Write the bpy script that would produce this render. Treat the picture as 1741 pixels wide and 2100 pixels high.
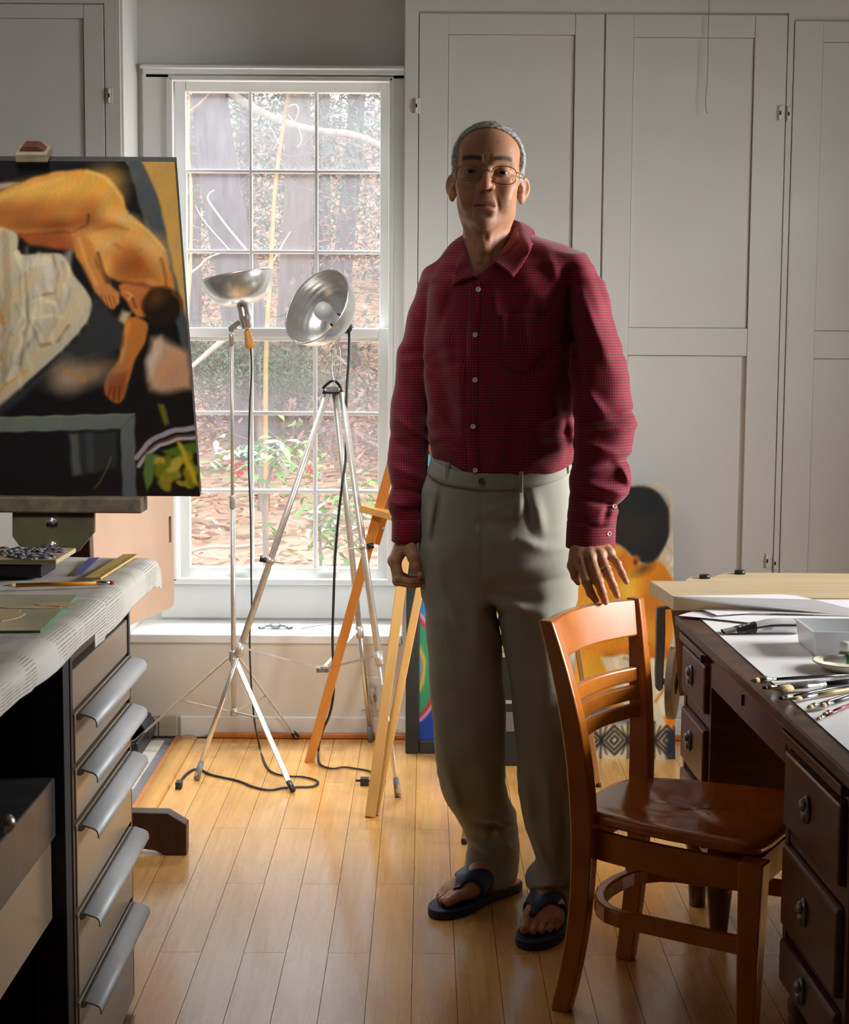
import bpy, bmesh, math, random
import numpy as np
from mathutils import Vector, Matrix

for _o in list(bpy.data.objects):
    bpy.data.objects.remove(_o, do_unlink=True)
SC = bpy.context.scene
COL = SC.collection
random.seed(7)
RNG = np.random.RandomState(11)

# ------------------------------------------------------------------ camera
F_PX = 3420.0
CAM_H = 1.36
PITCH = math.atan(360.0 / F_PX)
ROLL = 0.006
_F = Vector((0, math.cos(PITCH), -math.sin(PITCH)))
_U0 = Vector((0, math.sin(PITCH), math.cos(PITCH)))
_X = Vector((1, 0, 0))
_R = _X * math.cos(ROLL) + _U0 * math.sin(ROLL)
_U = -_X * math.sin(ROLL) + _U0 * math.cos(ROLL)
CAM = Vector((0, 0, CAM_H))
cam_d = bpy.data.cameras.new('camera')
cam_d.sensor_fit = 'HORIZONTAL'
cam_d.sensor_width = 36.0
cam_d.lens = 36.0 * F_PX / 1741.0
cam_d.clip_start = 0.05
cam_d.clip_end = 200
cam_o = bpy.data.objects.new('camera', cam_d)
COL.objects.link(cam_o)
_M = Matrix((( _R.x, _U.x, -_F.x, CAM.x), (_R.y, _U.y, -_F.y, CAM.y), (_R.z, _U.z, -_F.z, CAM.z), (0, 0, 0, 1)))
cam_o.matrix_world = _M
SC.camera = cam_o

def ray(px, py):
    return _F + _R * ((px - 870.5) / F_PX) - _U * ((py - 1050.0) / F_PX)
def aty(px, py, Y):
    d = ray(px, py); return CAM + d * (Y / d.y)
def atz(px, py, z=0.0):
    d = ray(px, py); return CAM + d * ((z - CAM_H) / d.z)
def atx(px, py, X):
    d = ray(px, py); return CAM + d * (X / d.x)
def onplane(px, py, p0, n):
    d = ray(px, py); return CAM + d * ((p0 - CAM).dot(n) / d.dot(n))
def topx(p):
    v = Vector(p) - CAM
    k = v.dot(_F)
    return 870.5 + F_PX * v.dot(_R) / k, 1050.0 - F_PX * v.dot(_U) / k

# ------------------------------------------------------------------ view, world, daylight
vs = SC.view_settings
vs.view_transform = 'Standard'
vs.look = 'None'
vs.gamma = 1.0
vs.exposure = 0.08
vs.use_curve_mapping = False
wd = bpy.data.worlds.new('overcast_sky')
SC.world = wd
wd.use_nodes = True
_bg = wd.node_tree.nodes['Background']
_bg.inputs[0].default_value = (0.90, 0.95, 1.0, 1)
_bg.inputs[1].default_value = 1.9

YF = atz(600, 1511).y            # face of the wall under the sill and of the closets
YB = YF * 1.052                  # back of the window alcove
XR = 2.35                        # right wall
XL = -2.6
YN = -2.6
CEIL = 2.80

def area_light(name, loc, target, sx, sy, power, color=(1, 1, 1), spread=180):
    l = bpy.data.lights.new(name, 'AREA')
    l.shape = 'RECTANGLE'; l.size = sx; l.size_y = sy
    l.energy = power; l.color = color; l.spread = math.radians(spread)
    o = bpy.data.objects.new(name, l)
    o.location = loc
    o.rotation_euler = (Vector(target) - Vector(loc)).to_track_quat('-Z', 'Y').to_euler()
    COL.objects.link(o)
    return o
# daylight that falls through the window behind the stands
area_light('daylight_alcove_window', (-0.5, YB + 0.95, 3.45), (-0.45, YF + 0.02, 0.36), 1.7, 1.0, 430, (0.88, 0.945, 1.0))
# daylight that falls through the window in the right wall
area_light('daylight_right_window', (XR + 1.8, 3.85, 2.10), (0.1, 3.75, 1.1), 1.7, 1.2, 135, (1.0, 0.985, 0.965), 115)

# ------------------------------------------------------------------ object helpers
def put(o, parent=None):
    COL.objects.link(o)
    if parent is not None:
        o.parent = parent
    return o
def tag(o, label=None, cat=None, group=None, kind=None):
    if label: o['label'] = label
    if cat: o['category'] = cat
    if group: o['group'] = group
    if kind: o['kind'] = kind
    return o
def thing(name, label, cat, loc=(0, 0, 0), group=None, rotz=0.0):
    o = bpy.data.objects.new(name, None)
    o.empty_display_size = 0.05
    o.location = loc
    o.rotation_euler = (0, 0, rotz)
    COL.objects.link(o)
    return tag(o, label, cat, group)
def struct(name, loc=(0, 0, 0)):
    o = bpy.data.objects.new(name, None)
    o.location = loc
    COL.objects.link(o)
    o['kind'] = 'structure'
    return o

class MB:
    """collects geometry in WORLD space; build() makes one mesh object (moved into the parent's frame)"""
    def __init__(s):
        s.v = []; s.f = []; s.sm = []
    def add(s, vs_, fs, smooth=False):
        b = len(s.v)
        s.v.extend([tuple(p) for p in vs_])
        for f in fs:
            s.f.append(tuple(i + b for i in f)); s.sm.append(smooth)
        return s
    def box(s, lo, hi, M=None):
        x0, y0, z0 = lo; x1, y1, z1 = hi
        P = [Vector(p) for p in ((x0,y0,z0),(x1,y0,z0),(x1,y1,z0),(x0,y1,z0),(x0,y0,z1),(x1,y0,z1),(x1,y1,z1),(x0,y1,z1))]
        if M is not None: P = [M @ p for p in P]
        return s.add(P, [(0,3,2,1),(4,5,6,7),(0,1,5,4),(1,2,6,5),(2,3,7,6),(3,0,4,7)])
    def beam(s, a, b, w, t, up=(0, 0, 1), w2=None, t2=None):
        """rectangular bar from a to b, w across, t thick"""
        a = Vector(a); b = Vector(b); d = (b - a).normalized(); up = Vector(up)
        if abs(d.dot(up)) > 0.98: up = Vector((0, 1, 0))
        side = d.cross(up).normalized(); n = side.cross(d).normalized()
        w2 = w if w2 is None else w2; t2 = t if t2 is None else t2
        P = []
        for (c, ww, tt) in ((a, w, t), (b, w2, t2)):
            for (i, j) in ((-1,-1),(1,-1),(1,1),(-1,1)):
                P.append(c + side * (i * ww / 2) + n * (j * tt / 2))
        return s.add(P, [(0,1,2,3),(7,6,5,4),(0,4,5,1),(1,5,6,2),(2,6,7,3),(3,7,4,0)])
    def tube(s, pts, r, n=10, cap=True, squash=1.0, closed=False):
        pts = [Vector(p) for p in pts]
        m = len(pts)
        rr = r if isinstance(r, (list, tuple)) else [r] * m
        P = []; prev = None
        for i in range(m):
            if closed:
                d = (pts[(i + 1) % m] - pts[i - 1])
            else:
                d = (pts[min(i + 1, m - 1)] - pts[max(i - 1, 0)])
            d = d.normalized() if d.length > 1e-9 else Vector((0, 0, 1))
            if prev is None:
                up = Vector((0, 0, 1)) if abs(d.z) < 0.9 else Vector((1, 0, 0))
                u = d.cross(up).normalized()
            else:
                u = (prev - d * prev.dot(d)).normalized()
            prev = u
            w = d.cross(u).normalized()
            for k in range(n):
                a = 2 * math.pi * k / n
                P.append(pts[i] + u * (math.cos(a) * rr[i]) + w * (math.sin(a) * rr[i] * squash))
        F = []
        rng = range(m) if closed else range(m - 1)
        for i in rng:
            i2 = (i + 1) % m
            for k in range(n):
                F.append((i*n+k, i*n+(k+1)%n, i2*n+(k+1)%n, i2*n+k))
        s.add(P, F, True)
        if cap and not closed:
            b = len(s.v) - m * n
            s.f.append(tuple(b + k for k in range(n))[::-1]); s.sm.append(False)
            s.f.append(tuple(b + (m-1)*n + k for k in range(n))); s.sm.append(False)
        return s
    def lathe(s, prof, origin, axis, n=32, smooth=True, cap=False, up=None):
        """prof: list of (r, h) along axis"""
        o = Vector(origin); ax = Vector(axis).normalized()
        ref = Vector(up) if up else (Vector((0, 0, 1)) if abs(ax.z) < 0.9 else Vector((1, 0, 0)))
        u = ax.cross(ref).normalized(); w = ax.cross(u).normalized()
        P = []
        for (r, h) in prof:
            for k in range(n):
                a = 2 * math.pi * k / n
                P.append(o + ax * h + u * (math.cos(a) * r) + w * (math.sin(a) * r))
        F = []
        for i in range(len(prof) - 1):
            for k in range(n):
                F.append((i*n+k, i*n+(k+1)%n, (i+1)*n+(k+1)%n, (i+1)*n+k))
        s.add(P, F, smooth)
        if cap:
            b = len(s.v) - len(P)
            s.f.append(tuple(b + k for k in range(n))[::-1]); s.sm.append(False)
            s.f.append(tuple(b + (len(prof)-1)*n + k for k in range(n))); s.sm.append(False)
        return s
    def prism(s, poly, ext, smooth=False):
        """poly: 3D points of a planar outline, ext: extrusion vector"""
        poly = [Vector(p) for p in poly]; e = Vector(ext); n = len(poly)
        P = poly + [p + e for p in poly]
        F = [tuple(range(n))[::-1], tuple(range(n, 2 * n))]
        for i in range(n):
            F.append((i, (i+1) % n, n + (i+1) % n, n + i))
        s.add(P, F[:2], False)
        b = len(s.v) - 2 * n
        for f in F[2:]:
            s.f.append(tuple(i + b for i in f)); s.sm.append(smooth)
        return s
    def ball(s, c, r, n=12, m=8, M=None):
        c = Vector(c); r = Vector((r, r, r)) if not hasattr(r, '__len__') else Vector(r)
        P = []; F = []
        for i in range(m + 1):
            t = math.pi * i / m
            for k in range(n):
                a = 2 * math.pi * k / n
                q = Vector((r.x*math.sin(t)*math.cos(a), r.y*math.sin(t)*math.sin(a), r.z*math.cos(t)))
                if M is not None: q = M @ q
                P.append(c + q)
        for i in range(m):
            for k in range(n):
                F.append((i*n+k, (i+1)*n+k, (i+1)*n+(k+1)%n, i*n+(k+1)%n))
        return s.add(P, F, True)
    def grid(s, fn, nu, nv, smooth=True):
        P = [fn(i / nu, j / nv) for j in range(nv + 1) for i in range(nu + 1)]
        F = [(j*(nu+1)+i, j*(nu+1)+i+1, (j+1)*(nu+1)+i+1, (j+1)*(nu+1)+i) for j in range(nv) for i in range(nu)]
        return s.add(P, F, smooth)
    def build(s, name, mat, parent=None, bevel=0.0, seg=2, solid=0.0, sub=0, fix=True):
        me = bpy.data.meshes.new(name)
        off = Vector((0, 0, 0)); inv = None
        if parent is not None:
            inv = world_of(parent).inverted()
            V = [inv @ Vector(p) for p in s.v]
        else:
            V = [Vector(p) for p in s.v]
        me.from_pydata([tuple(p) for p in V], [], s.f)
        me.polygons.foreach_set('use_smooth', s.sm)
        if fix:
            bm = bmesh.new(); bm.from_mesh(me)
            bmesh.ops.recalc_face_normals(bm, faces=bm.faces)
            bm.to_mesh(me); bm.free()
        me.update()
        o = bpy.data.objects.new(name, me)
        put(o, parent)
        if mat is not None: me.materials.append(mat)
        if solid:
            md = o.modifiers.new('solid', 'SOLIDIFY'); md.thickness = solid; md.offset = 0
        if bevel:
            md = o.modifiers.new('bevel', 'BEVEL'); md.width = bevel; md.segments = seg; md.limit_method = 'ANGLE'
            md.angle_limit = math.radians(40); md.harden_normals = False
        if sub:
            md = o.modifiers.new('sub', 'SUBSURF'); md.levels = sub; md.render_levels = sub
        return o
def world_of(o):
    M = o.matrix_basis.copy()
    p = o.parent
    while p is not None:
        M = p.matrix_basis @ M; p = p.parent
    return M
def top(name, label, cat, mb, mat, group=None, **k):
    """a thing that is one mesh; origin is moved to the centre of its base"""
    vs_ = np.array([tuple(p) for p in mb.v])
    lo = vs_.min(0); hi = vs_.max(0)
    c = Vector(((lo[0]+hi[0])/2, (lo[1]+hi[1])/2, lo[2]))
    mb.v = [tuple(Vector(p) - c) for p in mb.v]
    o = mb.build(name, mat, None, **k)
    o.location = c
    return tag(o, label, cat, group)
def dupmesh(o, loc, parent=None, name=None):
    c = o.copy(); put(c, parent if parent is not None else o.parent)
    c.location = loc
    return c
def smooth_path(pts, n=6):
    """Catmull-Rom through the points"""
    P = [Vector(p) for p in pts]; out = []
    for i in range(len(P) - 1):
        p0 = P[max(i-1, 0)]; p1 = P[i]; p2 = P[i+1]; p3 = P[min(i+2, len(P)-1)]
        for k in range(n):
            t = k / n
            out.append(0.5 * ((2*p1) + (-p0+p2)*t + (2*p0-5*p1+4*p2-p3)*t*t + (-p0+3*p1-3*p2+p3)*t*t*t))
    out.append(P[-1])
    return out

# ------------------------------------------------------------------ materials
def S(r, g, b):
    """sRGB 0..255 -> linear"""
    def c(x):
        x /= 255.0
        return x / 12.92 if x <= 0.04045 else ((x + 0.055) / 1.055) ** 2.4
    return (c(r), c(g), c(b), 1.0)
def mat(name, c1, c2=None, scale=8.0, stretch=(1, 1, 1), rough=0.5, metal=0.0, bump=0.0, bscale=None, detail=4.0,
        spec=0.5, coat=0.0, coord='Object', rvar=0.0, objrand=0.0, trans=0.0, sheen=0.0, contrast=0.25, aniso=0.0):
    m = bpy.data.materials.new(name); m.use_nodes = True
    nt = m.node_tree; N = nt.nodes; L = nt.links
    b = N['Principled BSDF']
    b.inputs['Roughness'].default_value = rough
    b.inputs['Metallic'].default_value = metal
    b.inputs['Specular IOR Level'].default_value = spec
    b.inputs['Coat Weight'].default_value = coat
    b.inputs['Coat Roughness'].default_value = 0.15
    b.inputs['Transmission Weight'].default_value = trans
    b.inputs['Sheen Weight'].default_value = sheen
    c2 = c2 or tuple(min(1, x * 0.86) for x in c1[:3]) + (1,)
    tc = N.new('ShaderNodeTexCoord'); mp = N.new('ShaderNodeMapping')
    mp.inputs['Scale'].default_value = stretch
    L.new(tc.outputs[coord], mp.inputs[0])
    nz = N.new('ShaderNodeTexNoise'); nz.inputs['Scale'].default_value = scale; nz.inputs['Detail'].default_value = detail
    L.new(mp.outputs[0], nz.inputs['Vector'])
    rp = N.new('ShaderNodeValToRGB')
    rp.color_ramp.elements[0].position = 0.5 - contrast; rp.color_ramp.elements[1].position = 0.5 + contrast
    rp.color_ramp.elements[0].color = c1; rp.color_ramp.elements[1].color = c2
    L.new(nz.outputs['Fac'], rp.inputs[0])
    last = rp.outputs[0]
    if objrand:
        oi = N.new('ShaderNodeObjectInfo')
        hs = N.new('ShaderNodeHueSaturation')
        mr = N.new('ShaderNodeMapRange'); mr.inputs[3].default_value = 1 - objrand; mr.inputs[4].default_value = 1 + objrand
        L.new(oi.outputs['Random'], mr.inputs[0]); L.new(mr.outputs[0], hs.inputs['Value']); L.new(last, hs.inputs['Color'])
        last = hs.outputs[0]
        ad = N.new('ShaderNodeVectorMath'); ad.operation = 'ADD'
        sc_ = N.new('ShaderNodeVectorMath'); sc_.operation = 'SCALE'; sc_.inputs['Scale'].default_value = 17.0
        cx = N.new('ShaderNodeCombineXYZ'); L.new(oi.outputs['Random'], cx.inputs[0]); L.new(oi.outputs['Random'], cx.inputs[1]); 
        L.new(cx.outputs[0], sc_.inputs[0]); L.new(tc.outputs[coord], ad.inputs[0]); L.new(sc_.outputs[0], ad.inputs[1])
        L.new(ad.outputs[0], mp.inputs[0])
    L.new(last, b.inputs['Base Color'])
    if rvar:
        mr2 = N.new('ShaderNodeMapRange'); mr2.inputs[3].default_value = max(0, rough - rvar); mr2.inputs[4].default_value = min(1, rough + rvar)
        L.new(nz.outputs['Fac'], mr2.inputs[0]); L.new(mr2.outputs[0], b.inputs['Roughness'])
    if bump:
        nb = nz
        if bscale:
            nb = N.new('ShaderNodeTexNoise'); nb.inputs['Scale'].default_value = bscale; nb.inputs['Detail'].default_value = 3
            L.new(mp.outputs[0], nb.inputs['Vector'])
        bp = N.new('ShaderNodeBump'); bp.inputs['Strength'].default_value = min(1.0, bump); bp.inputs['Distance'].default_value = 0.002
        L.new(nb.outputs['Fac'], bp.inputs['Height']); L.new(bp.outputs[0], b.inputs['Normal'])
    m['bsdf'] = b.name
    return m
def attr_mat(name, attr='Col', rough=0.5, spec=0.4, bump=0.0, bscale=300, coat=0.0, sss=0.0):
    m = mat(name, (1, 1, 1, 1), rough=rough, spec=spec, bump=bump, scale=bscale, coat=coat)
    nt = m.node_tree; b = nt.nodes['Principled BSDF']
    at = nt.nodes.new('ShaderNodeAttribute'); at.attribute_name = attr
    for l in list(nt.links):
        if l.to_socket == b.inputs['Base Color']: nt.links.remove(l)
    nt.links.new(at.outputs['Color'], b.inputs['Base Color'])
    if sss:
        b.inputs['Subsurface Weight'].default_value = sss
        b.inputs['Subsurface Radius'].default_value = (0.012, 0.004, 0.002)
        b.inputs['Subsurface Scale'].default_value = 0.6
    return m

M_wall = mat('white_wall_paint', S(224, 224, 220), S(216, 216, 211), scale=2.5, rough=0.55, bump=0.06, bscale=60, spec=0.3)
M_trim = mat('white_gloss_paint', S(236, 236, 233), S(229, 230, 228), scale=3, rough=0.35, bump=0.04, bscale=40)
M_sill = mat('sill_paint', S(244, 244, 242), S(238, 239, 238), scale=4, rough=0.28)
M_dirty = mat('scuffed_wall_paint', S(236, 231, 221), S(218, 210, 196), scale=3.5, stretch=(1.5, 1, 0.5), rough=0.55, bump=0.05, bscale=60, contrast=0.35)
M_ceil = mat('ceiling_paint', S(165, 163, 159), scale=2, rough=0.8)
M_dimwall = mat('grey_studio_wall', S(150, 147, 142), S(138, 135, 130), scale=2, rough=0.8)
M_gap = mat('shadow_gap_paint', S(70, 68, 64), rough=0.9)
M_steel = mat('hinge_metal', S(190, 190, 185), scale=30, rough=0.35, metal=0.9)
M_black = mat('black_plastic', S(22, 22, 24), S(30, 30, 33), scale=40, rough=0.4)
# ================================================================== STRUCTURE
# ---- floor: bamboo planks
BW = 0.0687 * CAM_H
BL = BW * 10
M_floor_base = mat('floor_gap_wood', S(92, 58, 26), rough=0.7)
def bamboo():
    m = mat('bamboo_plank', S(230, 178, 106), S(210, 154, 82), scale=3.0, stretch=(26, 1.3, 1), rough=0.27, rvar=0.05,
            objrand=0.05, bump=0.03, bscale=8, contrast=0.3, coat=0.6)
    nt = m.node_tree; N = nt.nodes; L = nt.links; b = N['Principled BSDF']
    # strips glued side by side inside each plank
    tc = N.new('ShaderNodeTexCoord'); br = N.new('ShaderNodeTexBrick')
    mp = N.new('ShaderNodeMapping'); mp.inputs['Rotation'].default_value = (0, 0, math.pi / 2)
    oi = N.new('ShaderNodeObjectInfo'); va = N.new('ShaderNodeVectorMath'); va.operation = 'MULTIPLY_ADD'
    cx = N.new('ShaderNodeCombineXYZ'); L.new(oi.outputs['Random'], cx.inputs[1])
    va.inputs[1].default_value = (0, 3.7, 0)
    L.new(cx.outputs[0], va.inputs[0]); L.new(tc.outputs['Object'], va.inputs[2]); L.new(va.outputs[0], mp.inputs[0]); L.new(mp.outputs[0], br.inputs[0])
    br.inputs['Color1'].default_value = (1.04, 1.04, 1.03, 1); br.inputs['Color2'].default_value = (0.90, 0.87, 0.83, 1); br.inputs['Mortar'].default_value = (0.80, 0.76, 0.70, 1)
    br.inputs['Scale'].default_value = 1.0; br.inputs['Brick Width'].default_value = 0.31; br.inputs['Row Height'].default_value = BW / 5.01
    br.inputs['Mortar Size'].default_value = 0.0004; br.inputs['Bias'].default_value = -0.2; br.offset = 0.37
    mx = N.new('ShaderNodeMix'); mx.data_type = 'RGBA'; mx.blend_type = 'MULTIPLY'; mx.inputs[0].default_value = 0.8
    src = [l for l in L if l.to_socket == b.inputs['Base Color']][0].from_socket
    L.new(src, mx.inputs[6]); L.new(br.outputs[0], mx.inputs[7]); L.new(mx.outputs[2], b.inputs['Base Color'])
    return m
M_plank = bamboo()
XSTRIP = -0.775                          # planks end here on the left, at the rounded strip
fl = MB().box((XL, YN, -0.06), (XR, YF + 0.02, -0.0125)).build('floor', M_floor_base)
tag(fl, kind='structure')
x_line = atz(436.6, 1698.7).x
y_joint = atz(470, 1698.7).y
_pm = None
def plank(x0, y0, y1):
    global _pm
    full = abs((y1 - y0) - BL) < 1e-6
    if full and _pm is not None:
        o = bpy.data.objects.new('plank', _pm); put(o, fl); o.location = (x0 + BW / 2, (y0 + y1) / 2, 0); return
    g = 0.0006
    mb = MB().box((-BW/2 + g, -(y1-y0)/2 + g, -0.0124), (BW/2 - g, (y1-y0)/2 - g, 0.0))
    o = mb.build('plank', M_plank, fl, bevel=0.0006, seg=1); o.location = (x0 + BW / 2, (y0 + y1) / 2, 0)
    if full:
        _pm = o.data
i0 = int(math.floor((XSTRIP - x_line) / BW)) + 1
n_planks = 0
far_mb = MB()
for i in range(i0, 24):
    x0 = x_line + i * BW
    off = 0 if (i % 2 == 0) else BL / 2
    for k in range(-8, 5):
        y0 = y_joint + off + k * BL; y1 = y0 + BL
        y1c = min(y1, YF - 0.03)
        if y1c <= y0 + 0.01 or y1 < 1.0: continue
        xa, _a = topx((x0 + BW / 2, max(y0, 1.5), 0))
        vis = y1 > 3.1 and -0.86 < x0 < 1.5
        if vis and n_planks < 290:
            plank(x0, y0, y1c); n_planks += 1
        else:
            far_mb.box((x0 + 0.0006, max(y0, YN) + 0.0006, -0.0124), (x0 + BW - 0.0006, y1c - 0.0006, 0.0))
fo = far_mb.build('outer_planks', M_plank, fl); fo['kind'] = 'stuff'
# floor left of the strip: pale tiles with grey border
M_tile = mat('cream_tile', S(226, 219, 203), S(214, 206, 190), scale=6, rough=0.25, objrand=0.03)
M_grout = mat('grey_grout', S(128, 126, 128), S(112, 110, 112), scale=30, rough=0.8)
M_orange = mat('orange_wood', S(206, 130, 62), S(186, 110, 48), scale=4, stretch=(12, 0.8, 1), rough=0.4)
M_round = mat('ochre_rounded_wood', S(222, 168, 92), S(204, 148, 76), scale=4, stretch=(12, 0.8, 1), rough=0.35)
tf = tag(MB().box((XL, 2.6, -0.0124), (-0.842, YF - 0.0, -0.004)).build('floor_tiles', M_grout), kind='structure')
tw, tl = 0.098, 0.148
for i in range(0, 3):
    for k in range(0, 14):
        xx = -0.866 - (i + 1) * (tw + 0.006); yy = YF - 0.06 - (k + 1) * (tl + 0.005)
        if i == 0 and k == 0:
            t0 = MB().box((0, 0, -0.004), (tw, tl, 0.002)).build('tile', M_tile, tf, bevel=0.001, seg=1); t0.location = (xx, yy, 0)
        else:
            dupmesh(t0, (xx, yy, 0))
_q = MB()
prof = [(-0.045, 0.0), (-0.042, 0.006), (-0.034, 0.011), (-0.02, 0.0145), (-0.006, 0.015), (0.008, 0.012), (0.017, 0.007), (0.021, 0.0)]
_q.prism([(XSTRIP - 0.01 + a, 2.6, b) for a, b in prof], (0, YF - 0.035 - 2.6, 0), True)
trim1 = tag(_q.build('trim_1', M_round), kind='structure')
tag(MB().box((-0.842, 2.6, -0.012), (XSTRIP - 0.05, YF - 0.02, 0.005)).build('trim_2', M_orange, bevel=0.003), kind='structure')

# ---- walls
xl_a = aty(253, 300, YF).x               # left side of the alcove
xr_a = aty(828, 300, YF).x               # right side of the alcove
z_sill = aty(600, 1302, YF).z
op_l, op_r = aty(352, 700, YB).x, aty(800, 700, YB).x
op_t, op_b = aty(600, 158, YB).z, aty(600, 1193, YB).z
w = MB()
w.box((xl_a - 0.3, YB, z_sill - 0.2), (op_l, YB + 0.14, CEIL + .1)).box((op_r, YB, z_sill - 0.2), (xr_a + 0.3, YB + 0.14, CEIL + .1))
w.box((op_l, YB, op_t), (op_r, YB + 0.14, CEIL + .1)).box((op_l, YB, z_sill - 0.2), (op_r, YB + 0.14, op_b))
tag(w.build('wall_back', M_wall), kind='structure')
tag(MB().box((xl_a - 0.05, YF, -0.02), (xr_a + 0.06, YF + 0.1, z_sill - 0.028)).build('wall_under_window', M_dirty), kind='structure')
tag(MB().box((xl_a, YF - 0.006, z_sill - 0.03), (xr_a, YB, z_sill)).build('trim_3', M_sill, bevel=0.004), kind='structure')   # deep sill
w = MB().box((XL - .1, YF + 0.012, -0.02), (xl_a, YB + 0.14, CEIL + .1))
tag(w.build('wall_closet_left', M_wall), kind='structure')
w = MB().box((xr_a, YF + 0.012, -0.02), (XR + .1, YB + 0.14, CEIL + .1))
tag(w.build('wall_closet_right', M_wall), kind='structure')
tag(MB().box((XL - 0.12, YN, -0.02), (XL, YB, CEIL + .1)).build('wall_left', M_dimwall), kind='structure')
tag(MB().box((XL, YN - 0.12, -0.02), (XR, YN, CEIL + .1)).build('wall_front', M_dimwall), kind='structure')
tag(MB().box((XL - 0.12, YN - .12, CEIL), (XR + 0.12, YB + .14, CEIL + 0.1)).build('ceiling', M_ceil), kind='structure')
# right wall with its own tall window (out of frame; it lights the sitter from the right)
wy0, wy1, wz0, wz1 = 3.0, 4.75, 0.70, 2.20
w = MB()
w.box((XR, YN, -0.02), (XR + 0.12, wy0, CEIL + .1)).box((XR, wy1, -0.02), (XR + 0.12, YB, CEIL + .1))
w.box((XR, wy0, -0.02), (XR + 0.12, wy1, wz0)).box((XR, wy0, wz1), (XR + 0.12, wy1, CEIL + .1))
tag(w.build('wall_right', M_wall), kind='structure')
w2 = struct('window_2', (XR, (wy0+wy1)/2, wz0))
mb = MB()
for (a, b, c, d) in ((wy0, wy0+.05, wz0, wz1), (wy1-.05, wy1, wz0, wz1), (wy0, wy1, wz0, wz0+.05), (wy0, wy1, wz1-.05, wz1), ((wy0+wy1)/2-.012, (wy0+wy1)/2+.012, wz0, wz1), (wy0, wy1, (wz0+wz1)/2-.02, (wz0+wz1)/2+.02)):
    mb.box((XR + .03, a, c), (XR + .07, b, d))
mb.build('sash', M_trim, w2)

# ceiling spots out of frame: one inferred from room-side light, one added as fill
def ceiling_spot(label, x, y, target, power, spread):
    T = thing('ceiling_spotlight', label, 'light', (x, y, CEIL - .16))
    MB().lathe([(0, .16), (.05, .16), (.05, .145), (.012, .14), (.012, .10), (.055, .08), (.075, .0), (.07, .0), (.05, .075), (0, .08)], (x, y, CEIL - .16), (0, 0, 1), 24).build('lamp_housing', M_trim, T)
    area_light('spotlight_glow', (x, y, CEIL - .18), target, .5, .5, power, (1.0, .98, .95), spread)
ceiling_spot('white ceiling spotlight aimed at the canvas on the easel', -0.75, 2.7, (-0.80, 5.3, 0.3), 5.0, 55)
ceiling_spot('white ceiling spotlight added to brighten the floor by the lamp stands', -0.45, 4.35, (-0.35, 5.1, 0.0), 5.0, 95)
# baseboards and shoe moulding
bz = aty(600, 1470, YF - 0.01).z
b = MB().box((xl_a + 0.17, YF - 0.014, 0.0), (XR, YF, bz)); 
bb = tag(b.build('baseboard_back', M_trim, bevel=0.003), kind='structure')
tag(MB().box((XSTRIP + 0.05, YF - 0.032, 0.0), (XR, YF - 0.0145, 0.02)).build('trim_4', M_orange, bevel=0.006), kind='structure')
M_tile2 = mat('taupe_wall_tile', S(188, 176, 155), S(168, 156, 136), scale=9, rough=0.35, objrand=0.05)
hb = struct('trim_5', (xl_a + 0.05, YF - 0.01, 0))
for k in range(4):
    MB().box((xl_a - 0.1 + k * 0.066, YF - 0.02, 0.004), (xl_a - 0.1 + k * 0.066 + 0.063, YF - 0.001, 0.075)).build('wall_tile', M_tile2, hb, bevel=0.002)

# ---- window in the alcove
W1 = struct('window_1', ((op_l + op_r) / 2, YB, op_b))
def pxbox(mb, x0, y0, x1, y1, Ya, Yb):
    """box that covers a pixel rectangle on depth Ya (front face) and reaches back to Yb"""
    a = aty(x0, (y0+y1)/2, Ya).x; b = aty(x1, (y0+y1)/2, Ya).x
    xm = (x0 + x1) / 2
    c = aty(xm, y1, Ya).z; d = aty(xm, y0, Ya).z
    return mb.box((a, Ya, c), (b, Yb, d))
# casing
mb = MB()
pxbox(mb, 297, 150, 352, 1197, YB - 0.018, YB); pxbox(mb, 803, 150, 840, 1197, YB - 0.018, YB); pxbox(mb, 297, 148, 840, 162, YB - 0.018, YB)
mb.build('casing', M_trim, W1, bevel=0.004)
mb = MB(); pxbox(mb, 345, 158, 358, 1193, YB - 0.03, YB); pxbox(mb, 796, 158, 806, 1193, YB - 0.03, YB); pxbox(mb, 345, 156, 806, 166, YB - 0.03, YB)
mb.build('inner_moulding', M_trim, W1, bevel=0.004)
mb = MB(); pxbox(mb, 286, 133, 842, 141, YB - 0.055, YB); pxbox(mb, 292, 141, 842, 152, YB - 0.035, YB)
mb.build('head_moulding', M_trim, W1, bevel=0.004)
mb = MB(); pxbox(mb, 350, 1188, 842, 1200, YB - 0.03, YB); pxbox(mb, 330, 1200, 842, 1268, YB - 0.008, YB)
mb.build('apron', M_trim, W1, bevel=0.003)
YU, YLo = YB + 0.075, YB + 0.03         # upper sash outside, lower sash inside
cx = [(382, 511), (517, 645), (652, 779)]
ru = [(189, 348), (355, 513), (520, 673)]
rl = [(692, 844), (852, 1004), (1012, 1164)]
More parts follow.
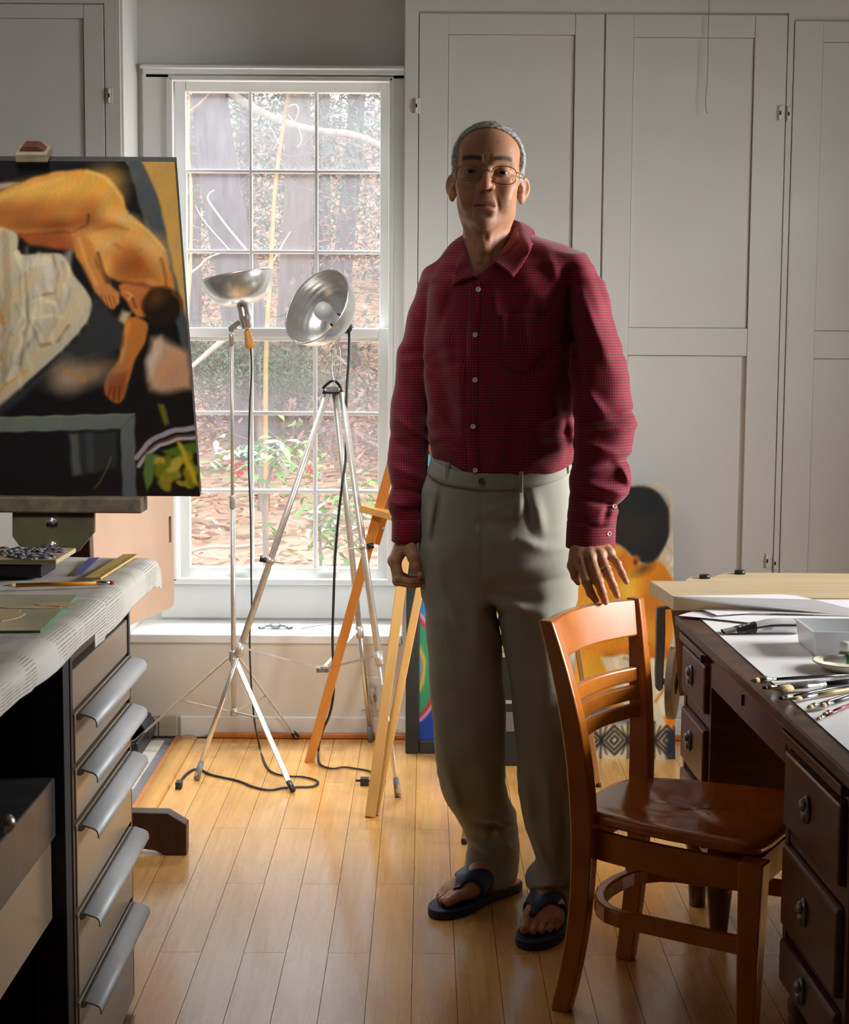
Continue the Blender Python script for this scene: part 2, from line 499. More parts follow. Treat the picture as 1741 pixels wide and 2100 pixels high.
def sash(name, rows, cols, Y, outer):
    ox0, oy0, ox1, oy1 = outer
    s_ = MB(); pxbox(s_, ox0, oy0, cols[0][0], oy1, Y, Y + .04); pxbox(s_, cols[-1][1], oy0, ox1, oy1, Y, Y + .04)
    pxbox(s_, cols[0][0], oy0, cols[-1][1], rows[0][0], Y, Y + .04); pxbox(s_, cols[0][0], rows[-1][1], cols[-1][1], oy1, Y, Y + .04)
    so = s_.build(name, M_trim, W1, bevel=0.003)
    for i in range(2):
        mb = MB(); pxbox(mb, cols[i][1], rows[0][0], cols[i+1][0], rows[-1][1], Y + .004, Y + .034); mb.build('muntin', M_trim, so, bevel=0.003)
        mb = MB(); pxbox(mb, cols[0][0], rows[i][1], cols[-1][1], rows[i+1][0], Y + .006, Y + .032); mb.build('muntin', M_trim, so, bevel=0.003)
    for (y0, y1) in rows:
        for (x0, x1) in cols:
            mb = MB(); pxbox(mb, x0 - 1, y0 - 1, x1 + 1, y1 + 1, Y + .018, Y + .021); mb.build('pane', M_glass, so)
    return so
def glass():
    m = bpy.data.materials.new('dusty_haze_glass'); m.use_nodes = True
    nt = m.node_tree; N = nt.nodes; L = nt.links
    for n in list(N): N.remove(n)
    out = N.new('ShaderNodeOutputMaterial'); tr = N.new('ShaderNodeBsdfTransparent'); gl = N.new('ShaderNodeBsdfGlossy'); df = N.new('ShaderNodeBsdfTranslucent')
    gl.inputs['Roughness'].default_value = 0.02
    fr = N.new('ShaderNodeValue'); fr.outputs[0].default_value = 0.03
    df.inputs[0].default_value = (0.95, 0.96, 1.0, 1)  # translucent share of the dusty panes lays a pale haze over the view
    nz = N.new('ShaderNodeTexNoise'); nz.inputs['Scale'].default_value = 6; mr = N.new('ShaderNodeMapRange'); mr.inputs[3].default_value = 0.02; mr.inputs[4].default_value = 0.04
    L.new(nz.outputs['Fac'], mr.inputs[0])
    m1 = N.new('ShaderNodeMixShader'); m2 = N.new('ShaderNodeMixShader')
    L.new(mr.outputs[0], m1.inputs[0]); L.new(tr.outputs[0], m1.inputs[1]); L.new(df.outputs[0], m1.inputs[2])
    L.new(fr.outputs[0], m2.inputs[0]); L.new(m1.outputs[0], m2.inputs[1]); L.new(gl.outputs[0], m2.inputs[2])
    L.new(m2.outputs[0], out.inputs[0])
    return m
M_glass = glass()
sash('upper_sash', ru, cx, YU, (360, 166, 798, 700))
cl = [(388, 512), (519, 642), (650, 775)]
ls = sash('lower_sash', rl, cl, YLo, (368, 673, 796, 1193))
for px in (486, 672):
    mb = MB(); pxbox(mb, px - 23, 1171, px + 23, 1180, YLo - 0.006, YLo); pxbox(mb, px - 18, 1172, px + 18, 1176, YLo - 0.02, YLo - .004)
    mb.build('sash_lift', M_trim, ls, bevel=0.002)
# box that carries the opening through the wall
mb = MB()
t = 0.012
mb.box((op_l - t, YB + .02, op_b - t), (op_l + 0.003, YB + .14, op_t + t)).box((op_r - 0.003, YB + .02, op_b - t), (op_r + t, YB + .14, op_t + t))
mb.box((op_l, YB + .02, op_t - .003), (op_r, YB + .14, op_t + t)).box((op_l, YB + .02, op_b - t), (op_r, YB + .14, op_b + .003))
mb.build('jamb', M_trim, W1)

# ---- closet doors
def door(n, x0, x1, ytop, panels, hinge=(), latch=()):
    """frame-and-panel door in pixels of the closet face"""
    Y = YF
    D = struct('door_%d' % n, (aty((x0+x1)/2, 600, Y).x, Y, 0.12))
    zt = aty((x0+x1)/2, ytop, Y).z
    xa, xb = aty(x0, 690, Y).x, aty(x1, 690, Y).x
    zb = 0.12
    P = []
    for (px0, py0, px1, py1) in panels:
        a, b = aty(px0, 690, Y).x, aty(px1, 690, Y).x
        c = zb + 0.16 if py1 is None else aty((px0+px1)/2, py1, Y).z
        d = aty((px0+px1)/2, py0, Y).z
        P.append((a, c, b, d))
    P.sort(key=lambda q: -q[3])
    th = 0.011
    pl, pr = P[0][0], P[0][2]
    for (s0, s1) in ((xa, pl), (pr, xb)):
        MB().box((s0 + .0012, Y, zb), (s1, Y + th, zt) if s1 != xb else (s1 - .0012, Y + th, zt)).build('stile', M_wall, D, bevel=0.0012)
    zs = [zt] + [v for q in P for v in (q[3], q[1])] + [zb]
    for k in range(0, len(zs), 2):
        MB().box((pl, Y, zs[k+1]), (pr, Y + th, zs[k])).build('rail', M_wall, D, bevel=0.0012)
    for (a, c, b, d) in P:
        MB().box((a + .002, Y + 0.0065, c + .002), (b - .002, Y + th, d - .002)).build('panel', M_wall, D, bevel=0.001)
    for (hx, hy) in hinge:
        p = aty(hx, hy, Y - 0.003)
        hm = MB().tube([(p.x, Y - .003, p.z - .022), (p.x, Y - .003, p.z + .022)], 0.0045, 8)
        hm.box((p.x - .004, Y - .003, p.z - .025), (p.x + .012, Y - .0005, p.z + .025))
        hm.build('hinge', M_wall, D, bevel=0.0008)
        MB().box((p.x - .001, Y - .009, p.z - .006), (p.x + .004, Y - .0072, p.z + .006)).build('hinge_pin', M_black, D)
    return D
door(1, 856, 1229, 28, [(915, 70, 1170, 672), (915, 728, 1170, None)], hinge=[(853, 217)])
door(2, 1231.5, 1598, 30, [(1288, 76, 1532, 673), (1288, 729, 1522, None)], hinge=[(1599, 232), (1572, 1150)])
door(3, 1612, 1985, 44, [(1670, 86, 1930, 680), (1670, 736, 1930, None)], hinge=[(1616, 234), (1588, 1155)])
door(4, -195, 221, 8, [(-130, 36, 180, 672), (-130, 728, 180, None)], hinge=[(223, 196)])
# face frames between the doors
mb = MB(); Y = YF
def fr(x0, x1, z0, z1): mb.box((aty(x0, 690, Y).x, Y + 0.001, z0), (aty(x1, 690, Y).x, Y + 0.012, z1))
ztr = aty(1300, 24, Y).z
for (a, b) in ((828, 855), (1599.5, 1610.5), (1986.5, 2000)): fr(a, b, 0.119, ztr)
fr(828, 2000, ztr, CEIL); fr(828, 2000, bz, 0.119)
tag(mb.build('trim_6', M_wall, bevel=0.001), kind='structure')
mb = MB(); zt2 = aty(100, 6, Y).z; fr(222.5, 253, 0.119, zt2); fr(-400, 253, zt2, CEIL); fr(-400, 253, 0.08, 0.119)
tag(mb.build('trim_7', M_wall, bevel=0.001), kind='structure')

# ---- pull cord on the closet door
c = [aty(1455, -20, YF - .012), aty(1452.5, 60, YF - .012), aty(1451, 150, YF - .012), aty(1447, 210, YF - .012), aty(1450, 233, YF - .012)]
M_cord = mat('pull_string', S(150, 145, 130), rough=0.8)
top('pull_cord', 'thin pale pull cord hanging down in front of the closet doors', 'cord', MB().tube(smooth_path(c, 5), 0.0012, 6), M_cord)

# ---- wall outlet
p = aty(762, 1422, YF - .004)
OT = thing('wall_outlet', 'white double wall outlet low on the wall under the window', 'outlet', (p.x, YF, p.z - .06))
MB().box((p.x - .036, YF - .006, p.z - .058), (p.x + .036, YF, p.z + .058)).build('cover_plate', M_trim, OT, bevel=0.003)
M_ivory = mat('ivory_plastic', S(226, 220, 200), scale=20, rough=0.35)
for dz in (-.021, .021):
    MB().lathe([(0.0, 0), (.017, 0), (.0165, .003), (0.0, .003)], (p.x, YF - .006, p.z + dz), (0, -1, 0), 20).build('socket', M_ivory, OT)
q = Vector((p.x - .001, YF - .012, p.z + .012))
pc = [q, q + Vector((.004, -.03, -.01)), aty(768, 1450, YF - .045), aty(778, 1472, YF - .04), aty(800, 1488, YF - .035), aty(830, 1502, YF - .035), aty(870, 1512, YF - .035)]
PC = thing('white_power_cord', 'white power cord plugged into the wall outlet', 'cord', (p.x, YF - .04, 0.03))
MB().tube(smooth_path(pc, 5), 0.003, 8).build('cable', M_ivory, PC)
MB().lathe([(0, .0), (.014, .0), (.014, .018), (.008, .03), (0, .03)], q + Vector((0, .005, 0)), (0.1, -1, -.3), 14).build('plug', M_ivory, PC)

# ================================================================== OUTSIDE
def ground_z(x, y):
    z = -0.12 + 0.055 * (y - 7)
    if y > 19: z += 0.16 * (y - 19)
    return z + 0.05 * math.sin(x * 1.3 + y * .7) + 0.04 * math.sin(x * 2.9 - y * 1.7)
def litter():
    m = mat('leaf_litter', S(196, 150, 124), S(150, 112, 92), scale=9, rough=0.9, detail=8, bump=1.0, bscale=14, contrast=0.2)
    nt = m.node_tree; N = nt.nodes; L = nt.links; b = N['Principled BSDF']
    vo = N.new('ShaderNodeTexVoronoi'); vo.inputs['Scale'].default_value = 11
    tc = N.new('ShaderNodeTexCoord'); L.new(tc.outputs['Object'], vo.inputs['Vector'])
    rp = N.new('ShaderNodeValToRGB'); cr = rp.color_ramp
    cr.elements[0].position = 0.1; cr.elements[0].color = S(224, 180, 150); cr.elements[1].position = 0.9; cr.elements[1].color = S(140, 100, 84)
    e = cr.elements.new(0.35); e.color = S(206, 146, 116); e = cr.elements.new(0.6); e.color = S(214, 190, 166); e = cr.elements.new(0.75); e.color = S(160, 150, 90)
    sp = N.new('ShaderNodeSeparateColor'); L.new(vo.outputs['Color'], sp.inputs[0]); L.new(sp.outputs[0], rp.inputs[0])
    mx = N.new('ShaderNodeMix'); mx.data_type = 'RGBA'; mx.inputs[0].default_value = 0.7
    src = [l for l in L if l.to_socket == b.inputs['Base Color']][0].from_socket
    L.new(src, mx.inputs[6]); L.new(rp.outputs[0], mx.inputs[7]); L.new(mx.outputs[2], b.inputs['Base Color'])
    return m
M_litter = litter()
g = MB().grid(lambda u, v: (-22 + 40 * u, YB + .6 + (46 * v), ground_z(-22 + 40 * u, YB + .6 + 46 * v)), 60, 70)
go = g.build('ground_outside', M_litter); tag(go, 'sloping woodland ground outside covered in fallen brown leaves', 'ground', kind='structure')
M_bark = mat('grey_bark', S(140, 130, 132), S(108, 98, 100), scale=5, stretch=(3, 3, .5), rough=0.9, bump=0.8)
M_bark2 = mat('brown_bark', S(158, 142, 134), S(124, 110, 104), scale=5, stretch=(3, 3, .5), rough=0.9, bump=0.8)
M_pale = mat('pale_bark', S(190, 180, 168), S(150, 140, 130), scale=12, rough=0.85)
M_ochre = mat('ochre_stem', S(166, 142, 98), S(146, 120, 80), scale=20, rough=0.7)
M_ever = mat('evergreen_needles', S(138, 152, 134), S(104, 118, 104), scale=4, rough=0.8)
M_mauve = mat('bare_twigs', S(172, 158, 154), S(140, 126, 124), scale=4, rough=0.9)
M_rust = mat('withered_leaves', S(196, 160, 146), S(172, 140, 128), scale=4, rough=0.9)
M_green = mat('nandina_leaf', S(118, 160, 78), S(96, 138, 66), scale=5, rough=0.5, objrand=0.2)
M_pgreen = mat('pale_nandina_leaf', S(168, 188, 170), S(140, 166, 148), scale=5, rough=0.4, objrand=0.08)
M_berry = mat('red_berry', S(214, 44, 60), S(180, 30, 44), rough=0.3)
rnd = random.Random(3)
def leaf_cloud(mb, c, rad, n, size, flat=1.0):
    for _ in range(n):
        d = Vector((rnd.gauss(0, 1), rnd.gauss(0, 1), rnd.gauss(0, 1)))
        p = Vector(c) + Vector((d.x * rad[0], d.y * rad[1], d.z * rad[2])) * 0.5
        a = Vector((rnd.uniform(-1, 1), rnd.uniform(-1, 1), rnd.uniform(-1, 1) * flat)).normalized() * size * rnd.uniform(.5, 1.3)
        b_ = a.cross(Vector((rnd.uniform(-1, 1), rnd.uniform(-1, 1), rnd.uniform(-1, 1)))).normalized() * size * rnd.uniform(.16, .4)
        mb.add([p - a, p - b_, p + a, p + b_], [(0, 1, 2, 3)])
def twig_cloud(mb, root, n, length, spread, r=0.006, lift=0.5):
    root = Vector(root)
    for _ in range(n):
        a = root + Vector((rnd.gauss(0, spread[0]), rnd.gauss(0, spread[1]), rnd.uniform(0, spread[2])))
        d = Vector((rnd.uniform(-1, 1), rnd.uniform(-.4, .4), rnd.uniform(-.3, 1) * lift + .2)).normalized() * length * rnd.uniform(.5, 1.4)
        m = a + d * .5 + Vector((0, 0, rnd.uniform(-.1, .1) * length))
        mb.tube([a, m, a + d], [r, r * .7, r * .3], 4, cap=False)
        for q in range(3):
            s_ = a + d * rnd.uniform(.3, .9)
            e = Vector((rnd.uniform(-1, 1), rnd.uniform(-.5, .5), rnd.uniform(-.2, .8))).normalized() * length * .4
            mb.tube([s_, s_ + e], [r * .5, r * .2], 3, cap=False)
def tree(label, pxs, Y, r, bark, foliage=(), twigs=(), name='forest_tree', branches=(), group='trees outside the window'):
    """pxs: centre-line pixels bottom->top on depth Y"""
    pts = [aty(a, b_, Y) for a, b_ in pxs]
    base = Vector((pts[0].x, Y, ground_z(pts[0].x, Y) - .05))
    T = thing(name, label, 'tree', base, group)
    pts = [base] + [p for p in pts if p.z > base.z + .3]
    rr = [r * (1.25 - .5 * i / (len(pts) - 1)) for i in range(len(pts))]
    MB().tube(smooth_path(pts, 4), [rr[0] + (rr[-1] - rr[0]) * k / (4 * (len(pts) - 1)) for k in range(4 * (len(pts) - 1) + 1)], 14).build('trunk', bark, T)
    for (bp, br, bm, dy) in branches:
        q = [aty(a, b_, Y + dy * i / len(bp)) for i, (a, b_) in enumerate(bp)]
        sp = smooth_path(q, 4); m_ = len(sp)
        MB().tube(sp, [br * (1.15 - .6 * k / m_) for k in range(m_)], 7).build('branch', bm, T)
    if foliage:
        for (c, rad, n, size, fm) in foliage:
            mb = MB(); leaf_cloud(mb, aty(c[0], c[1], Y + c[2]), rad, n, size); mb.build('foliage', fm, T, fix=False)['kind'] = 'stuff'
    if twigs:
        mb = MB()
        for (c, n, ln, sp) in twigs: twig_cloud(mb, aty(c[0], c[1], Y + c[2]), n, ln, sp)
        mb.build('twigs', M_mauve, T, fix=False)['kind'] = 'stuff'
    return T
tree('thick grey tree trunk leaning behind the left column of window panes', [(520, 900), (500, 650), (455, 400), (428, 180), (410, 0)], 14, 0.165, M_bark,
     twigs=[((430, 300, -.5), 25, .9, (.8, .5, 2.0))],
     branches=[([(470, 190), (520, 222), (580, 250), (650, 268), (720, 275), (790, 302), (860, 340)], .032, M_pale, -2.5),
               ([(385, 235), (420, 205), (440, 180)], .018, M_pale, -2.0)])
tree('brown tree trunk behind the middle column of window panes', [(600, 930), (598, 700), (612, 420), (608, 180), (600, 0)], 17, 0.15, M_bark2,
     foliage=[((570, 290, 1), (1.6, 1.0, 1.0), 1092, 0.050, M_ever), ((690, 320, .5), (1.4, 1.0, 0.8), 910, 0.050, M_ever), ((640, 460, .6), (2.2, 1, .8), 780, 0.045, M_rust)],
     twigs=[((650, 420, -.4), 50, 1.1, (1.2, .5, 1.6))])
tree('slim dark tree trunk beside the first window muntin', [(505, 900), (503, 600), (501, 300), (500, 60)], 19, 0.06, M_bark, twigs=[((500, 350, 0), 40, 1.2, (1.2, .6, 2.4))])
tree('far grey tree trunk with bare twigs seen through the right panes', [(720, 880), (700, 600), (726, 300), (740, 20)], 21, 0.12, M_bark,
     foliage=[((745, 230, 0), (2.2, 1.2, 1.4), 1820, 0.060, M_ever), ((700, 230, 2), (3.0, 1.2, 2.0), 1300, 0.055, M_rust)], twigs=[((730, 460, -.6), 70, 1.3, (1.5, .8, 2.0))])
tree('far evergreen with ragged crown behind the left panes', [(395, 880), (398, 600), (396, 200)], 22, 0.10, M_bark2,
     foliage=[((400, 330, 0), (1.8, 1.2, 3.4), 2340, 0.065, M_ever), ((470, 250, 1), (1.8, 1, 2.2), 1300, 0.055, M_mauve)], twigs=[((420, 480, 0), 50, 1.2, (1.3, .8, 2.0))])
tree('far evergreen filling the gap behind the middle panes', [(655, 860), (660, 500), (662, 150)], 26, 0.14, M_bark,
     foliage=[((640, 260, 0), (4.0, 1.5, 3.2), 3900, 0.075, M_mauve), ((560, 330, 1), (4.0, 1.5, 3.6), 3380, 0.075, M_ever), ((760, 420, 1), (3.0, 1.5, 3.0), 2860, 0.070, M_rust), ((480, 600, 1), (4, 1.5, 2.2), 2860, 0.065, M_mauve)],
     twigs=[((600, 600, -2), 120, 1.5, (3.0, 1.0, 3.2))])
tree('low hemlock with feathery green boughs in front of the slope', [(540, 920), (520, 800), (480, 700)], 11.5, 0.035, M_bark2,
     foliage=[((440, 735, 0), (.55, .4, .20), 3900, 0.018, M_ever), ((540, 755, 0), (.55, .4, .16), 3380, 0.018, M_ever), ((575, 790, .3), (.5, .3, .14), 1300, 0.018, M_ever)], name='hemlock')
# brush on the slope
def bush(label, px, py, Y, rad, n, mt, size, tw=0):
    c = aty(px, py, Y); gz = ground_z(c.x, Y)
    B = thing('brush_bush', label, 'bush', (c.x, Y, gz), 'brush on the slope outside')
    mb = MB(); leaf_cloud(mb, (c.x, Y, max(gz + rad[2] * .4, c.z)), rad, n, size); mb.build('foliage', mt, B, fix=False)['kind'] = 'stuff'
    mb = MB(); twig_cloud(mb, (c.x, Y, gz), tw or 40, rad[2] * .9, (rad[0] * .4, rad[1] * .4, rad[2] * .7), r=.005); mb.build('twigs', M_mauve, B, fix=False)['kind'] = 'stuff'
bush('grey brush tangle behind the lamp pole', 470, 850, 15, (1.6, .8, .7), 500, M_mauve, .07, 80)
bush('brown brush tangle between the two lamps on the slope', 590, 830, 16, (1.6, .8, .8), 500, M_rust, .07, 80)
bush('ragged green and grey brush behind the right panes', 715, 790, 15, (1.4, .8, .9), 700, M_ever, .06, 90)
bush('pale withered brush at the right edge of the window', 770, 880, 13, (.8, .6, .5), 300, M_rust, .06, 50)
# saplings
def sapling(label, pxs, Y, r, mt, sides=()):
    pts = [aty(a, b_, Y) for a, b_ in pxs]
    gx = pts[0].x
    T = thing('bare_sapling', label, 'sapling', (gx, Y, ground_z(gx, Y)), 'saplings outside the window')
    sp = smooth_path([Vector((gx, Y, ground_z(gx, Y)))] + pts, 4)
    MB().tube(sp, [r * (1.1 - .5 * k / len(sp)) for k in range(len(sp))], 7).build('stem', mt, T)
    for (q, rr) in sides:
        s2 = smooth_path([aty(a, b_, Y) for a, b_ in q], 4)
        MB().tube(s2, [rr * (1.1 - .6 * k / len(s2)) for k in range(len(s2))], 6).build('twig', M_pale, T)
sapling('slim ochre sapling stem rising through the middle panes', [(545, 760), (556, 540), (563, 400), (575, 300), (592, 180), (600, 60)], 9.0, .014, M_ochre,
        [([(558, 540), (580, 500), (596, 475)], .006), ([(574, 300), (560, 270), (548, 250)], .004), ([(590, 220), (606, 214), (612, 228), (604, 250)], .005), ([(590, 235), (612, 262), (618, 290), (608, 302)], .004)])
sapling('ochre sapling stem at the left edge of the window', [(384, 700), (390, 560), (392, 400), (386, 300), (388, 180), (388, 40)], 8.6, .010, M_ochre,
        [([(470, 688), (440, 712), (410, 738), (386, 758), (372, 772)], .017), ([(390, 560), (410, 545), (424, 530), (450, 520)], .006), ([(505, 512), (470, 470), (440, 430), (426, 408), (430, 396), (440, 390)], .006), ([(470, 512), (420, 455), (400, 420)], .004)])
c0 = atz(392, 1129, 0.02); c1 = atz(570, 1112, 0.02)
c0.z = ground_z(c0.x, c0.y) + .04; c1.z = ground_z(c1.x, c1.y) + .05
top('fallen_branch', 'pale fallen branch lying on the brown leaves outside', 'branch', MB().tube(smooth_path([aty(375, 1134, 9.7), aty(430, 1122, 9.75), aty(500, 1120, 9.8), aty(575, 1108, 9.9)], 5), [.012] * 16, 7), M_pale)
# nandina shrubs with single leaves
_leafm = {}
def leaf_mesh(mt):
    if mt.name not in _leafm:
        mb = MB(); mb.add([(0, 0, 0), (.013, .022, .004), (.010, .05, .003), (0, .075, -.006), (-.010, .05, .003), (-.013, .022, .004)], [(0, 1, 2, 3), (0, 3, 4, 5)], True)
        o = mb.build('leaf', mt, None, fix=False); _leafm[mt.name] = o.data; bpy.data.objects.remove(o)
    return _leafm[mt.name]
def nandina(label, stems, Y, clusters, berries=()):
    p0 = aty(stems[0][0][0], stems[0][0][1], Y)
    T = thing('nandina_shrub', label, 'shrub', (p0.x, Y, ground_z(p0.x, Y)), 'berry shrubs outside the window')
    for st in stems:
        pts = [aty(a, b_, Y) for a, b_ in st]
        pts[0].z = ground_z(pts[0].x, Y)
        MB().tube(smooth_path(pts, 4), .008, 6).build('stem', M_bark, T)
    for (cx_, cy_, sx, sy, n, mt) in clusters:
        me = leaf_mesh(mt)
        for _ in range(n):
            px = rnd.gauss(cx_, sx); py = rnd.gauss(cy_, sy)
            p = aty(px, py, Y + rnd.uniform(-.25, .25))
            o = bpy.data.objects.new('leaf', me); put(o, T)
            o.location = p - T.location
            o.rotation_euler = (rnd.uniform(-.9, .3), rnd.uniform(-.6, .6), rnd.uniform(0, 6.28)); k = rnd.uniform(.7, 1.35); o.scale = (k, k, k)
    for (bx, by, n) in berries:
        mb = MB()
        for _ in range(n):
            p = aty(rnd.gauss(bx, 6), rnd.gauss(by, 9), Y - .05 + rnd.uniform(-.03, .03)); mb.ball(p, .0075, 6, 4)
        mb.build('berry_cluster', M_berry, T)
nandina('berry shrub with pale leaves and a red berry bunch left of the lamp cord', [[(545, 1150), (540, 1060), (532, 990), (520, 940)], [(550, 1150), (543, 1040), (560, 950)]], 8.2,
        [(500, 925, 40, 14, 42, M_pgreen), (470, 950, 36, 20, 30, M_green), (590, 915, 30, 20, 40, M_green), (560, 925, 40, 16, 30, M_pgreen), (520, 985, 50, 18, 18, M_green)], [(478, 958, 26), (490, 965, 20)])
nandina('low green shrub with berries behind the tripod legs', [[(660, 1150), (655, 1060), (650, 990)], [(680, 1150), (690, 1060)]], 8.6,
        [(625, 960, 22, 18, 26, M_green), (660, 1030, 30, 24, 50, M_green), (690, 1060, 36, 26, 46, M_pgreen), (745, 1000, 24, 22, 36, M_green), (700, 1100, 36, 24, 40, M_green), (560, 1080, 26, 12, 14, M_green)], [(634, 968, 22)])

# loose fallen leaves on the slope
rl_ = np.random.RandomState(21); nl = 6500
fx = rl_.uniform(-3.2, .6, nl); fy = YB + 1.2 + rl_.rand(nl) ** 1.4 * 11
fv = []; fc = []
pal = np.array([(214, 160, 130), (196, 132, 104), (226, 190, 160), (160, 112, 92), (206, 176, 150), (180, 168, 96), (232, 206, 186)], float)
for i_ in range(nl):
    a_ = rl_.uniform(0, 6.28); ln_ = rl_.uniform(.02, .045); c_, s_ = math.cos(a_), math.sin(a_); t1, t2 = rl_.uniform(-.5, .5, 2)
    px_, py_ = fx[i_], fy[i_]; z_ = ground_z(px_, py_) + .015 + rl_.rand() * .02
    for (u_, v_) in ((-1, 0), (0, -.5), (1, 0), (0, .5)):
        fv.append((px_ + ln_ * (u_ * c_ - v_ * s_), py_ + ln_ * (u_ * s_ + v_ * c_), z_ + ln_ * (u_ * t1 + v_ * t2) + .012)); fc.append(pal[i_ % 7])
FALLEN = (np.array(fv), np.arange(nl * 4).reshape(-1, 4), np.array(fc))
# ================================================================== FURNITURE AND PROPS
# ---- painter: a picture is rasterised in numpy and stored as colours on a fine canvas mesh
class Paint:
    def __init__(s, x0, y0, x1, y1, step, base):
        s.x0, s.y0, s.step = x0, y0, step
        xs = np.arange(x0, x1 + step, step); ys = np.arange(y0, y1 + step, step)
        s.X, s.Y = np.meshgrid(xs, ys)
        s.I = np.ones(s.X.shape + (3,)) * np.array(base, float)
        r = np.random.RandomState(5)
        s.n = r.rand(*s.X.shape)
    def _mix(s, a, c):
        c = np.array(c, float)
        s.I = s.I * (1 - a[..., None]) + c * a[..., None]
    def poly(s, pts, c, soft=2.5, a=1.0, c2=None, grad=None):
        if len(pts) >= 9: pts = [(p.x, p.y) for p in smooth_path([Vector((a_, b_, 0)) for a_, b_ in list(pts) + [pts[0]]], 4)][:-1]
        pts = np.array(pts, float); n = len(pts)
        d = np.full(s.X.shape, 1e9); inside = np.zeros(s.X.shape, bool)
        for i in range(n):
            ax, ay = pts[i]; bx, by = pts[(i + 1) % n]
            ex, ey = bx - ax, by - ay
            t = np.clip(((s.X - ax) * ex + (s.Y - ay) * ey) / (ex * ex + ey * ey + 1e-9), 0, 1)
            d = np.minimum(d, np.hypot(s.X - ax - t * ex, s.Y - ay - t * ey))
            cr = ((ay > s.Y) != (by > s.Y)) & (s.X < ex * (s.Y - ay) / (ey + 1e-12) + ax)
            inside ^= cr
        sd = np.where(inside, d, -d)
        al = np.clip(sd / soft * .5 + .5, 0, 1) * a
        if c2 is None: s._mix(al, c)
        else:
            (gx0, gy0), (gx1, gy1) = grad
            t = np.clip(((s.X-gx0)*(gx1-gx0) + (s.Y-gy0)*(gy1-gy0)) / ((gx1-gx0)**2 + (gy1-gy0)**2), 0, 1)[..., None]
            cc = np.array(c, float) * (1 - t) + np.array(c2, float) * t
            s.I = s.I * (1 - al[..., None]) + cc * al[..., None]
    def ell(s, cx, cy, rx, ry, c, soft=.3, a=1.0, rot=0):
        ca, sa = math.cos(rot), math.sin(rot)
        x = (s.X-cx)*ca + (s.Y-cy)*sa; y = -(s.X-cx)*sa + (s.Y-cy)*ca
        r = np.hypot(x/rx, y/ry)
        s._mix(np.clip((1 + soft - r) / (2*soft), 0, 1) * a, c)
    def line(s, pts, w, c, soft=2.0, a=1.0):
        d = np.full(s.X.shape, 1e9)
        for (ax, ay), (bx, by) in zip(pts[:-1], pts[1:]):
            ex, ey = bx-ax, by-ay
            t = np.clip(((s.X-ax)*ex + (s.Y-ay)*ey) / (ex*ex+ey*ey+1e-9), 0, 1)
            d = np.minimum(d, np.hypot(s.X-ax-t*ex, s.Y-ay-t*ey))
        s._mix(np.clip((w/2 - d)/soft + .5, 0, 1) * a, c)
    def grain(s, k=6, warp=2.2):
        # brush drag: wander of the edges and streaks of tone
        wx = np.sin(s.Y * .12 + 2 * np.sin(s.X * .05)); wy = np.sin(s.X * .11 + 2 * np.sin(s.Y * .06))
        s.I = s.at(s.X + wx * .8, s.Y + wy * .8)
        st = np.sin(s.X * .55 + s.Y * .22 + 3 * np.sin(s.Y * .07 + s.X * .05)) * np.sin(s.Y * .11 - s.X * .07)
        s.I = s.I * (1 + .018 * st[..., None] + .03 * np.sin(s.X * .09 + s.Y * .07)[..., None] * np.array([1, .2, -.9]))
        s.I = np.clip(s.I + (s.n[..., None] - .5) * k, 0, 255)
    def at(s, px, py):
        fy = np.clip((np.array(py, float) - s.y0) / s.step, 0, s.I.shape[0] - 1.001); fx = np.clip((np.array(px, float) - s.x0) / s.step, 0, s.I.shape[1] - 1.001)
        i = fy.astype(int); j = fx.astype(int); a = (fy - i)[..., None]; b = (fx - j)[..., None]
        I = s.I
        return (I[i, j] * (1-b) + I[i, j+1] * b) * (1-a) + (I[i+1, j] * (1-b) + I[i+1, j+1] * b) * a
def set_colors(o, cols):
    """cols: n x 3 sRGB 0..255 per vertex"""
    c = np.clip(np.array(cols), 0, 255) / 255.0
    lin = np.where(c <= .04045, c / 12.92, ((c + .055) / 1.055) ** 2.4)
    me = o.data
    at = me.color_attributes.new('Col', 'FLOAT_COLOR', 'POINT')
    buf = np.ones((len(me.vertices), 4), np.float32); buf[:, :3] = lin
    at.data.foreach_set('color', buf.ravel())
M_leafc = attr_mat('fallen_leaf', rough=.9, spec=.1)
M_oil = attr_mat('oil_paint', rough=0.42, spec=0.4, bump=0.15, bscale=260)
M_canvas_edge = mat('dark_painted_canvas_edge', S(26, 24, 24), S(38, 34, 32), scale=20, rough=0.7)
M_canvas_raw = mat('raw_canvas_back', S(206, 196, 176), scale=60, rough=0.9)
def painted(parent, BL_, BR_, TL_, paint, nu, nv, name='painted_surface', gain=1.0, gamma=1.0):
    """picture surface between bottom-left, bottom-right, top-left corners (world)"""
    BL_, BR_, TL_ = Vector(BL_), Vector(BR_), Vector(TL_)
    mb = MB().grid(lambda u, v: BL_ + (BR_ - BL_) * u + (TL_ - BL_) * v, nu, nv)
    pxs = np.array([topx(p) for p in mb.v])
    o = mb.build(name, M_oil, parent, fix=False)
    xl_ = paint.x0 + 6; xq = np.where(pxs[:, 0] < xl_, 2 * xl_ - pxs[:, 0], pxs[:, 0])
    c = paint.at(xq, pxs[:, 1]) * gain
    set_colors(o, c)
    return o

